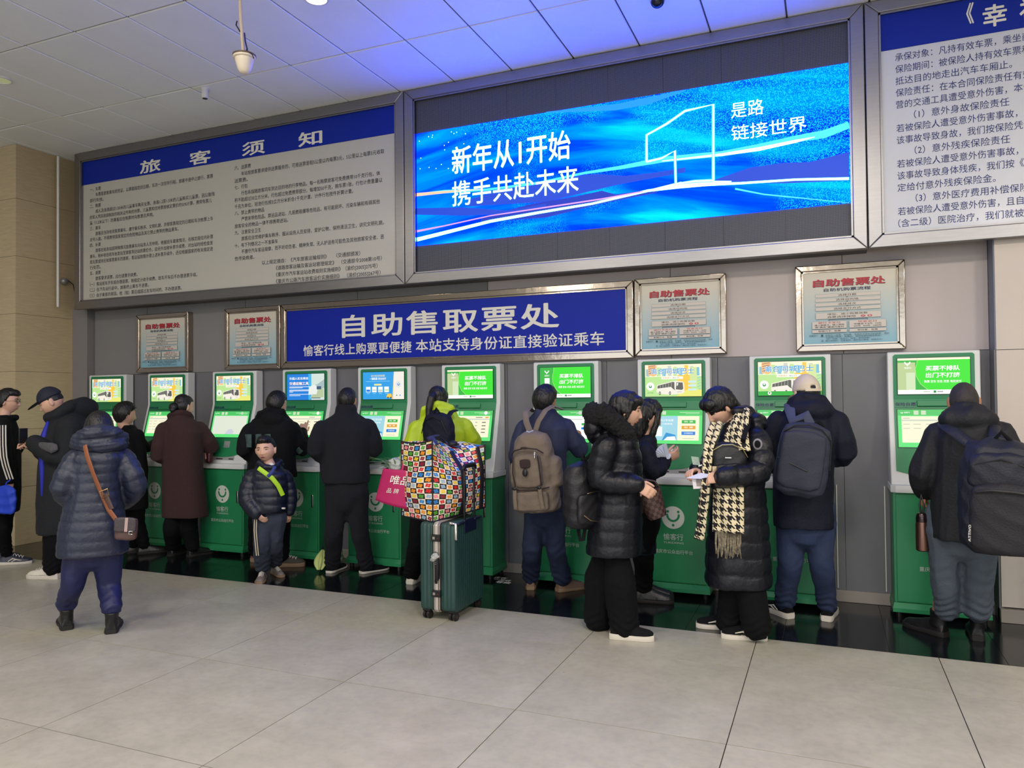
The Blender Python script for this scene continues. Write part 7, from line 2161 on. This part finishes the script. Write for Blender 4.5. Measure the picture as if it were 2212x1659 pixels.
# chest bag, papers
bp = Pack('chest_bag', 'black rucksack worn on the chest of the woman with the houndstooth scarf', 'bag', p.P(1576, 1060, -0.225), 12, roll=-3)
g = G(); bp.lump(g, 0, 0, 0, 0.30, 0.235, 0.11, ex=2.8, top=0.5, bot=0.8); bp.bake('body', g, MATS['black_nylon'], 0.008, 0.004, 20)
g = G(); bp.lump(g, 0, -0.05, 0.02, 0.17, 0.20, 0.04, ex=3.2, top=0.8); bp.bake('front_pocket', g, MATS['black_nylon'], 0.007, 0.003, 20)
bp.line('zip', [(-0.115, -0.035, 0.18), (-0.09, -0.052, 0.25), (-0.03, -0.058, 0.283), (0.03, -0.058, 0.283), (0.09, -0.052, 0.25), (0.115, -0.035, 0.20)], 0.0035, mat('brass_zip', (190, 176, 120), 0.3, metal=1.0))
c = bp.W(0.0, -0.062, 0.205); G().box((c.x-0.018, c.y-0.002, c.z-0.003), (c.x+0.018, c.y+0.003, c.z+0.003), 0.2).build('name_plate', M_CHR, bp.root)
c = bp.W(-0.085, -0.066, 0.14); G().box((c.x-0.012, c.y-0.003, c.z-0.018), (c.x+0.012, c.y+0.004, c.z+0.018), 0.2).build('metal_clasp', M_GOLD, bp.root)
g = G(); strap(g, [bp.W(0.09, 0.0, 0.27), p.P(1606, 948, -0.28), p.P(1614, 920, -0.20), p.P(1618, 905, -0.12)], 0.03, 0.01, (0, -1, 0.2)); g.build('shoulder_strap', C_BLACKS, bp.root, smooth=True)
pp = thing('papers', 'printed papers held by the woman with the houndstooth scarf', 'paper', tuple(p.P(1512, 1035, -0.33)))
M_PAPER = mat('paper_white', (214, 210, 216), 0.7)
c = p.P(1514, 1037, -0.33)
sh1 = G().prism([c+Vector(q) for q in ((-0.055, 0.0, 0.025), (0.03, 0.03, 0.035), (0.035, 0.03, -0.05), (-0.045, 0.0, -0.055))], (0.0005, -0.001, 0)).build('sheet', M_PAPER, pp)
G().prism([c+Vector(q) for q in ((-0.03, 0.005, 0.012), (0.018, 0.022, 0.018), (0.02, 0.022, -0.035), (-0.026, 0.005, -0.038))], (0.0008, -0.0022, 0)).build('photo_print', mat('paper_grey_print', (140, 132, 130), 0.7, var=0.3, vscale=80), sh1)
G().prism([c+Vector(q) for q in ((-0.085, -0.02, 0.012), (0.0, -0.01, 0.045), (0.08, 0.02, 0.03), (0.0, -0.02, 0.010))], (0, 0, -0.0012)).build('folded_sheet', mat('paper_blue', (188, 192, 226), 0.7), pp)
c = p.P(1504, 1000, -0.25)
q_ = thing('banknotes', 'folded banknotes and a card in the far hand of the scarf woman', 'banknotes', tuple(c))
G().prism([c+Vector(q) for q in ((-0.02, 0.0, -0.01), (0.025, 0.0, -0.015), (0.015, 0.0, 0.035), (-0.03, 0.0, 0.04))], (0, -0.003, 0)).build('note', mat('banknote_green', (150, 168, 156), 0.7, var=0.2, vscale=60), q_)
G().prism([c+Vector(q) for q in ((0.015, -0.004, -0.022), (0.075, -0.004, 0.0), (0.075, -0.004, 0.006), (0.015, -0.004, -0.014))], (0, -0.01, 0)).build('card', M_CHR, q_)

# ================================================================== luggage
SUY = 4.68
su = thing('suitcase', 'dark green ribbed suitcase with pale aluminium frame standing on four wheels', 'suitcase', (-2.45, 4.72, 0.0))
A0 = fl(907, 1338); B0 = fl(984, 1347)        # near short side on the floor
ux = (B0-A0).normalized()                      # along the narrow side
th_ = 0.275
uy = Vector((-ux.y, ux.x, 0))                  # into depth: the broad side
O = A0+uy*0.01
wd_ = 0.46
def SP(a, b, z): return O+ux*a+uy*b+Vector((0, 0, z))
M_SU = mat('suitcase_green', (34, 66, 62), 0.42, bump=0.25, bscale=260)
def ribbed(u0, u1, b0, b1, z0, z1, r=0.035, side_x=None):
    """one half shell: rounded box whose vertical faces carry ribs"""
    g = G()
    nz = 10
    pts = []
    n = 120
    cx_, cy_ = (u0+u1)/2, (b0+b1)/2
    ha, hb_ = (u1-u0)/2, (b1-b0)/2
    per = []
    # perimeter walk of a rounded rectangle
    segs = [((-1, -1), (1, -1)), ((1, -1), (1, 1)), ((1, 1), (-1, 1)), ((-1, 1), (-1, -1))]
    for (sx, sy), (tx, ty) in segs:
        a = Vector((sx*ha, sy*hb_)); b = Vector((tx*ha, ty*hb_))
        L0 = (b-a).length; k = max(8, int(L0/0.0045))
        for i in range(k):
            t = i/k; d = a.lerp(b, t)
            nn = Vector(((b-a).y, -(b-a).x)).normalized()
            e = min(t*L0, (1-t)*L0)
            rib = 0.0042*(0.5+0.5*math.cos(2*math.pi*(t*L0)/0.030)) if e > 0.012 else 0.0
            q = d+nn*(-0.0042+rib)
            # rounding of corners
            if e < 0.012: q = q-nn*0.004*(1-e/0.012)**2
            per.append(q)
    R = []
    for i in range(nz+1):
        t = i/nz
        z = z0+(z1-z0)*t
        e = 1.0
        edge = min(t, 1-t)*(z1-z0)
        if edge < r: e = 1-0.09*(1-math.sqrt(max(0, 1-(1-edge/r)**2)))
        R.append([SP(cx_+q.x*(e if abs(ha) > 0 else 1), cy_+q.y*e, z) for q in per])
    zz = [z0+(z1-z0)*q for q in (0, 0.006, 0.02, 0.045, 0.2, 0.5, 0.8, 0.955, 0.98, 0.994, 1)]
    R = []
    for z in zz:
        edge = min(z-z0, z1-z)
        e = 1-0.10*(1-math.sqrt(max(0, 1-(1-min(edge, r)/r)**2)))
        R.append([SP(cx_+q.x*e, cy_+q.y*e, z) for q in per])
    g.rings(R)
    return g
zb_, zt_ = 0.065, 0.668
ribbed(0.0, 0.105, 0.0, wd_, zb_, zt_).build('shell_half', M_SU, su, smooth=True, angle=50)
ribbed(0.155, th_, 0.0, wd_, zb_, zt_).build('shell_half', M_SU, su, smooth=True, angle=50)
M_ALU = mat('pale_aluminium', (206, 200, 190), 0.35, metal=0.6)
M_BRF = mat('brown_frame_gasket', (52, 34, 36), 0.5)
def bandbox(a, b, out, m, name):
    g = G()
    z0, z1 = zb_-out, zt_+out
    ring = lambda o: [(-o, z0+0.02), (-o+0.02, z0), (wd_+o-0.02, z0), (wd_+o, z0+0.02), (wd_+o, z1-0.02), (wd_+o-0.02, z1), (-o+0.02, z1), (-o, z1-0.02)]
    R = ring(out)
    g.rings([[SP(a, y, z) for y, z in R], [SP(b, y, z) for y, z in R]])
    return g.build(name, m, su, bevel=0.003)
bandbox(0.100, 0.160, 0.002, M_BRF, 'gasket')
bandbox(0.108, 0.114, 0.006, M_ALU, 'frame_edge'); bandbox(0.118, 0.142, 0.008, M_ALU, 'aluminium_frame'); bandbox(0.147, 0.153, 0.006, M_ALU, 'frame_edge')
for z in (0.165, 0.545):
    g = G(); g.prism([SP(0.097, -0.018, z), SP(0.163, -0.018, z), SP(0.163, -0.018, z+0.048), SP(0.097, -0.018, z+0.048)], uy*0.02)
    lt = g.build('latch', M_BLACK, su, bevel=0.004)
    g = G(); g.prism([SP(0.108, -0.020, z+0.015), SP(0.126, -0.020, z+0.015), SP(0.126, -0.020, z+0.033), SP(0.108, -0.020, z+0.033)], uy*0.004); g.build('latch_plate', M_CHR, lt)
    g = G(); g.ell(SP(0.146, -0.019, z+0.022), 0.003); g.build('latch_mark', mat('red_mark', (170, 40, 40), 0.5), lt)
g = G(); g.prism([SP(0.116, -0.013, 0.255), SP(0.140, -0.013, 0.255), SP(0.140, -0.013, 0.475), SP(0.116, -0.013, 0.475)], uy*0.012); lk = g.build('lock_housing', M_BLACK, su, bevel=0.006)
g = G(); g.tube([SP(0.132, -0.012, 0.280), SP(0.155, -0.035, 0.30), SP(0.160, -0.040, 0.365), SP(0.155, -0.035, 0.43), SP(0.132, -0.012, 0.455)], [(0.011, 0.018)]*5, 12, up=uy); g.build('side_handle', M_BLACK, su, smooth=True)
g = G(); rr = random.Random(9)
pts = [SP(0.135+0.028*math.cos(t*0.9)*(0.4+0.6*t/14), -0.045-0.012*math.sin(t*1.7), 0.455-0.020*math.sin(t*0.8)-0.0016*t) for t in range(16)]
g.tube(pts, [0.009+0.004*rr.random() for _ in pts], 8); me = bake(g, 0.004, 1); V, N_ = verts_np(me), normals_np(me); set_verts(me, V+N_*(0.004*folds(V, 160, 1))[:, None]); finish(me, 'plastic_wrap', mat('crumpled_plastic', (196, 200, 196), 0.2, trans=0.4), su)
for i in range(3): G().ell(SP(0.128, -0.0135, 0.39+0.012*i), (0.003, 0.002, 0.003)).build('lock_digit', C_WHITE, lk, smooth=True)
# wheels
for a, b in ((0.035, 0.045), (0.235, 0.045), (0.235, wd_-0.05), (0.035, wd_-0.05)):
    g = G(); g.prism([SP(a-0.03, b-0.025, 0.055), SP(a+0.03, b-0.025, 0.055), SP(a+0.03, b+0.035, 0.055), SP(a-0.03, b+0.035, 0.055)], (0, 0, 0.035)); g.tube([SP(a, b, 0.06), SP(a, b, 0.036)], [0.016, 0.014], 12)
    ax = ux.lerp(uy*-1, 0.15).normalized()
    w_ = g.build('wheel_mount', M_BLACK, su, bevel=0.003)
    for sd in (-1, 1):
        c = SP(a, b, 0.0285)+ax*(0.016*sd)
        G().tube([c-ax*0.009, c+ax*0.009], [0.0280, 0.0280], 24, round_caps=False).build('wheel', mat('wheel_rubber', (30, 26, 28), 0.5), w_, smooth=True)
        G().tube([c-ax*0.0098, c+ax*0.0098], [0.015, 0.015], 12, round_caps=False).build('hub', mat('wheel_hub', (74, 62, 60), 0.3, metal=0.5), w_)
# corner guard, grab handle and pull-out handle on the broad side
g = G(); g.tube([SP(th_-0.04, 0.0, zt_+0.004), SP(th_+0.002, 0.0, zt_+0.002), SP(th_+0.004, 0.0, zt_-0.10)], [(0.010, 0.012)]*3, 10); g.build('corner_guard', M_CHR, su, smooth=True)
for b in (0.10, wd_-0.10):
    g = G(); g.tube([SP(th_+0.002, b-0.06, zt_-0.005), SP(th_+0.004, b+0.03, zt_-0.005)], [(0.012, 0.010)]*2, 10); g.build('corner_guard', mat('blue_black_plastic', (18, 24, 50), 0.2), su, smooth=True)
g = G(); g.prism([SP(th_-0.012, 0.14, zt_-0.085), SP(th_-0.012, 0.33, zt_-0.085), SP(th_-0.012, 0.33, zt_+0.008), SP(th_-0.012, 0.14, zt_+0.008)], ux*0.016); g.build('handle_tray', MATS['blue_black_plastic'], su, bevel=0.004)
g = G()
for b in (0.155, 0.315): g.tube([SP(th_-0.006, b, zt_-0.06), SP(th_-0.004, b, zt_+0.37)], [(0.007, 0.010)]*2, 8)
hh = g.build('pull_handle_tube', M_BLACK, su, smooth=True)
g = G(); g.tube([SP(th_-0.004, 0.14, zt_+0.365), SP(th_-0.004, 0.16, zt_+0.382), SP(th_-0.004, 0.31, zt_+0.382), SP(th_-0.004, 0.33, zt_+0.365)], [(0.013, 0.017)]*4, 12); g.build('pull_handle_grip', M_BLACK, su, smooth=True)

# ---- big checked bag with clover print
def clover():
    m = bpy.data.materials.new('clover_check_fabric'); m.use_nodes = True
    N, L_ = m.node_tree.nodes, m.node_tree.links
    b = N['Principled BSDF']; b.inputs['Roughness'].default_value = 0.30
    b.inputs['Specular IOR Level'].default_value = 0.7
    uv = N.new('ShaderNodeUVMap'); s = N.new('ShaderNodeSeparateXYZ'); L_.new(uv.outputs[0], s.inputs[0])
    def M(op, a, b_=None):
        n = N.new('ShaderNodeMath'); n.operation = op
        for i, x in enumerate((a, b_)):
            if x is None: continue
            if isinstance(x, (int, float)): n.inputs[i].default_value = x
            else: L_.new(x, n.inputs[i])
        return n.outputs[0]
    U, V_ = s.outputs[0], s.outputs[1]
    iu, iv = M('FLOOR', U), M('FLOOR', V_)
    par = M('MODULO', M('ADD', M('ADD', iu, iv), 100.0), 2.0)
    cc = N.new('ShaderNodeCombineXYZ'); L_.new(iu, cc.inputs[0]); L_.new(iv, cc.inputs[1])
    wn = N.new('ShaderNodeTexWhiteNoise'); wn.noise_dimensions = '2D'; L_.new(cc.outputs[0], wn.inputs[0])
    r = N.new('ShaderNodeValToRGB'); r.color_ramp.interpolation = 'CONSTANT'
    cols = [(214, 40, 44), (240, 206, 40), (74, 160, 50), (40, 130, 206), (236, 150, 40), (240, 140, 146), (140, 24, 48), (150, 180, 204)]
    e = r.color_ramp.elements
    e[0].position = 0; e[0].color = srgb(*cols[0]); e[1].position = 1/8; e[1].color = srgb(*cols[1])
    for i in range(2, 8): q = e.new(i/8); q.color = srgb(*cols[i])
    L_.new(wn.outputs[0], r.inputs[0])
    fu, fv = M('SUBTRACT', M('FRACT', U), 0.5), M('SUBTRACT', M('FRACT', V_), 0.5)
    ru = M('ADD', M('MULTIPLY', fu, 0.96), M('MULTIPLY', fv, 0.28)); rv = M('SUBTRACT', M('MULTIPLY', fv, 0.96), M('MULTIPLY', fu, 0.28))
    du = M('SUBTRACT', M('ABSOLUTE', ru), 0.155); dv = M('SUBTRACT', M('ABSOLUTE', rv), 0.155)
    d = M('ADD', M('MULTIPLY', du, du), M('MULTIPLY', dv, dv))
    ins = M('LESS_THAN', d, 0.0290)
    bgm = N.new('ShaderNodeMix'); bgm.data_type = 'RGBA'; L_.new(par, bgm.inputs[0]); bgm.inputs[6].default_value = srgb(236, 224, 204); bgm.inputs[7].default_value = srgb(34, 20, 20)
    mx = N.new('ShaderNodeMix'); mx.data_type = 'RGBA'; L_.new(ins, mx.inputs[0]); L_.new(bgm.outputs[2], mx.inputs[6]); L_.new(r.outputs[0], mx.inputs[7])
    L_.new(mx.outputs[2], b.inputs['Base Color'])
    return m
M_CL = clover()
cb2 = thing('travel_bag', 'big woven bag with colourful clover checks strapped on top of the green suitcase', 'bag', tuple(SP(0.1, 0.2, 0.70)))
C0 = at(935, 1138, 4.62)                      # lower near corner
CLn = at(868, 1128, 4.78); CRt = at(1048, 1098, 5.06)
ex_ = Vector((CLn.x-C0.x, CLn.y-C0.y, 0)); ey_ = Vector((CRt.x-C0.x, CRt.y-C0.y, 0))
la, lb = ex_.length, ey_.length
ex_.normalize(); ey_.normalize()
ZB, HB = 0.672, 0.565
cell = 0.0375
def BPt(a, b, z): 
    # bulge outwards at mid height, soft dents
    ta, tb = a/la, b/lb
    q = C0+ex_*a+ey_*b
    q.z = ZB+z
    return q
TOP = {(0, 0): 1.0, (1, 0): 0.96, (0, 1): 0.90, (1, 1): 0.88}
def topz(a, b): return HB*((TOP[0, 0]*(1-a)+TOP[1, 0]*a)*(1-b)+(TOP[0, 1]*(1-a)+TOP[1, 1]*a)*b)
def lift(b, v): return Vector((0, 0, 0.05*b*(1-v)))
def face_a(u, v):      # end face (short), u along ex_, v up
    w_ = math.sin(math.pi*u)
    q = BPt(la*u, 0, (topz(u, 0)-0.03*w_*HB)*v) - ey_*(0.035*math.sin(math.pi*v)*w_)
    return q+ey_*(0.012*math.sin(9*v+3*u)*w_*math.sin(math.pi*v))
def face_b(u, v):      # long face, u along ey_
    w_ = math.sin(math.pi*u)
    q = BPt(0, lb*u, (topz(0, u)-HB*0.12*w_)*v) - ex_*(0.050*math.sin(math.pi*min(1, v*1.1))*w_) + ex_*(0.10*max(0, v-0.70)/0.30*w_)
    return q+ex_*(0.010*math.sin(8*v+7*u)*w_*math.sin(math.pi*v))+lift(u, v)
def face_c(u, v): return BPt(la, lb*u, topz(1, u)*v)+ex_*0.03*math.sin(math.pi*v)*math.sin(math.pi*u)+lift(u, v)
def face_d(u, v): return BPt(la*u, lb, topz(u, 1)*v)+ey_*0.03*math.sin(math.pi*v)*math.sin(math.pi*u)+lift(1, v)
def coons(t):
    def fn(u, v):
        c0, c1, d0, d1 = face_a(u, t), face_d(u, t), face_b(v, t), face_c(v, t)
        q = c0*(1-v)+c1*v+d0*(1-u)+d1*u
        q -= face_a(0, t)*(1-u)*(1-v)+face_a(1, t)*u*(1-v)+face_d(0, t)*(1-u)*v+face_d(1, t)*u*v
        if t > 0.5: q.z += 0.06*math.sin(math.pi*u)*math.sin(math.pi*v)**0.5*(0.35+0.65*math.cos(2.2*math.pi*v)**2)
        return q
    return fn
face_t, face_u = coons(1.0), coons(0.0)
U = UVG()
U.patch(face_a, 24, 36, 5.5, 14.5, flip=False)
U.patch(face_b, 36, 36, 10.0, 14.5, ou=20.0, flip=True)
U.patch(face_c, 20, 20, lb/cell, HB/cell, ou=40.0)
U.patch(face_d, 14, 20, la/cell, HB/cell, ou=60.0, flip=True)
U.patch(face_t, 20, 30, 6, 10, ou=80.0)
U.patch(face_u, 10, 16, la/cell, lb/cell, ou=100.0, flip=True)
U.build('body', M_CL, cb2.__class__ and cb2)
M_PIP = mat('bag_piping', (20, 16, 26), 0.5)
for nm, pts in (('piping', [face_a(0, t/14) for t in range(15)]), ('piping', [face_a(1, t/14) for t in range(15)]), ('piping', [face_b(1, t/14) for t in range(15)]),
                ('piping', [face_a(t/10, 0) for t in range(11)]), ('piping', [face_a(t/10, 1) for t in range(11)]), ('piping', [face_b(t/14, 0) for t in range(15)])):
    G().tube(pts, 0.006, 6).build(nm, M_PIP, cb2, smooth=True)
# webbing straps round the long face and carrying handles
for uu in (0.50, 0.90):
    g = G(); strap(g, [face_b(uu, t/10)-ex_*0.008 for t in range(11)], 0.040, 0.006, -ex_); g.build('webbing', M_PIP, cb2, smooth=True)
g = G(); strap(g, [face_b(0.10, 0.98)+Vector((0, 0, 0.0)), face_t(0.3, 0.2)+Vector((0, 0, 0.055)), face_t(0.4, 0.42)+Vector((0, 0, 0.045)), face_t(0.4, 0.62)+Vector((0, 0, 0.012)), face_t(0.2, 0.75)], 0.055, 0.012, (0, -0.3, 1)); g.build('handle', mat('patterned_webbing', (46, 50, 78), 0.5, var=0.8, vscale=28), cb2, smooth=True)
g = G(); g.ell(face_t(0.35, 0.68)+Vector((0, 0, 0.02)), (0.04, 0.04, 0.025)); g.build('handle_wrap', M_PIP, cb2, smooth=True)

# ---- magenta carrier bag with leeks
MG = mat('magenta_nonwoven', (176, 24, 92), 0.6, bump=0.3, bscale=200)
mb = thing('shopping_bag', 'magenta shopping bag with white print beside the clover bag', 'bag', tuple(at(840, 1095, 4.75)))
YB = 4.75
def MB_(px, py, d=0.0): return at(px, py, YB+d)
def mfront(u, v):
    a = MB_(811, 1080).lerp(MB_(828, 1012), v); b = MB_(890, 1102).lerp(MB_(890, 1016), v)
    q = a.lerp(b, u); q.y -= 0.03*math.sin(math.pi*u)*(1-0.3*v); return q
def mback(u, v):
    q = mfront(u, v); q.y += 0.13+0.05*math.sin(math.pi*u); return q
U = UVG(); U.patch(mfront, 14, 12, 1, 1); U.patch(mback, 14, 12, 1, 1, flip=True)
U.patch(lambda u, v: mfront(0, v).lerp(mback(0, v), u), 4, 12, 1, 1, flip=True); U.patch(lambda u, v: mfront(1, v).lerp(mback(1, v), u), 4, 12, 1, 1); U.patch(lambda u, v: mfront(v, 0).lerp(mback(v, 0), u), 4, 14, 1, 1)
U.build('body', MG, mb, solid=0.003)
O_ = mfront(0.32, 0.30); Ux = (mfront(0.9, 0.35)-mfront(0.32, 0.30)).normalized(); Wz = (mfront(0.4, 0.8)-mfront(0.35, 0.3)).normalized()
Nn_ = Ux.cross(Wz).normalized()
a_ = Art(O_, Ux, Wz, Nn_, eps=0.012)
k_ = 1/ppm(O_)
a_.fittext('唯品', 2*k_, 48*k_, 22*k_, 42*k_, M_PRWHITE, 0.012); a_.fittext('品 牌', 0*k_, 28*k_, 2*k_, 13*k_, M_PRWHITE, 0.0)
a_.build('print', mb)
for q in (0.25,):
    g = G(); strap(g, [mfront(0.7, 1.0), MB_(872, 1000, 0.02), MB_(880, 985, 0.05), MB_(888, 1000, 0.08), mback(0.9, 1.0)], 0.02, 0.004, (0, -1, 0)); g.build('handle', MG, mb, smooth=True)
pl = Pack('plastic_bag', 'crumpled clear plastic bag stuffed in the magenta shopping bag', 'bag', MB_(856, 1024, 0.06), 0)
g = G(); pl.lump(g, 0, 0, 0, 0.12, 0.12, 0.07, ex=2.2); pl.bake('body', g, mat('clear_plastic', (214, 222, 220), 0.15, trans=0.5), 0.006, 0.012, 45)
lk_ = thing('leeks', 'bundle of green leek leaves sticking out of the magenta bag', 'vegetables', tuple(MB_(830, 1008, 0.05)))
rr = random.Random(2)
M_LEEK = mat('leek_green', (74, 112, 58), 0.5, var=0.3, vscale=20)
for i in range(26):
    s0 = MB_(858+rr.uniform(-8, 8), 1020, 0.06+rr.uniform(-0.02, 0.02)); tx = rr.uniform(796, 850); ty = 986+rr.uniform(0, 30)
    e0 = MB_(tx, ty, 0.05+rr.uniform(-0.05, 0.05)); md = s0.lerp(e0, 0.5)+Vector((0, 0, 0.03+rr.uniform(-0.01, 0.02)))
    G().tube([s0, md, e0], [(0.004, 0.002), (0.005, 0.002), (0.001, 0.001)], 6).build('leaf', M_LEEK, lk_, smooth=True)

# ---- folded umbrella and pale bag beside the black trousers
um = thing('umbrella', 'folded pale yellow-green umbrella leaning beside the legs of the man in black fleece', 'umbrella', tuple(fl(691, 1240)))
M_UM = mat('pale_green_umbrella', (182, 196, 120), 0.6, bump=0.3, bscale=60)
b0 = at(690, 1236, 5.50); t0 = at(697, 1187, 5.62)
d_ = (t0-b0)
R = []
for i in range(11):
    t = i/10; c = b0+d_*(0.12+0.88*t); r_ = (0.010+0.045*math.sin(math.pi*min(1, t*0.9+0.1))**1.1)
    R.append([c+Vector((math.cos(a)*r_*(1+0.22*math.cos(6*a)), math.sin(a)*r_*(1+0.22*math.cos(6*a)), 0)) for a in [2*math.pi*k/36 for k in range(36)]])
G().rings(R).build('canopy', M_UM, um, smooth=True, angle=80)
G().tube([b0, b0+d_*0.2], [0.003, 0.005], 8).build('tip', M_BLACK, um, smooth=True)
G().tube([t0, t0+d_*0.12], [0.008, 0.006], 8).build('handle', M_BLACK, um, smooth=True)
pb = Pack('carrier_bag', 'pale grey green bag on the floor beside black trouser legs', 'bag', fl(733, 1216), 0)
g = G(); pb.lump(g, 0, 0, 0, 0.17, 0.07, 0.06, ex=2.4, top=0.3); pb.bake('body', g, mat('pale_bag', (120, 150, 120), 0.6), 0.008, 0.008, 30)

# cabinet at the right edge behind the rucksack
G().box((1.50, 5.60, 0.0), (1.95, 5.90, 0.98)).build('cabinet_body', mat('cabinet_grey', (120, 122, 120), 0.45), bpy.data.objects['floor_cabinet'], bevel=0.006)
G().box((1.49, 5.585, 0.98), (1.96, 5.90, 1.03)).build('cabinet_lid', mat('cabinet_lid', (80, 96, 94), 0.2, metal=0.4), bpy.data.objects['floor_cabinet'], bevel=0.012)
if _to is not None: bpy.data.objects.remove(_to)
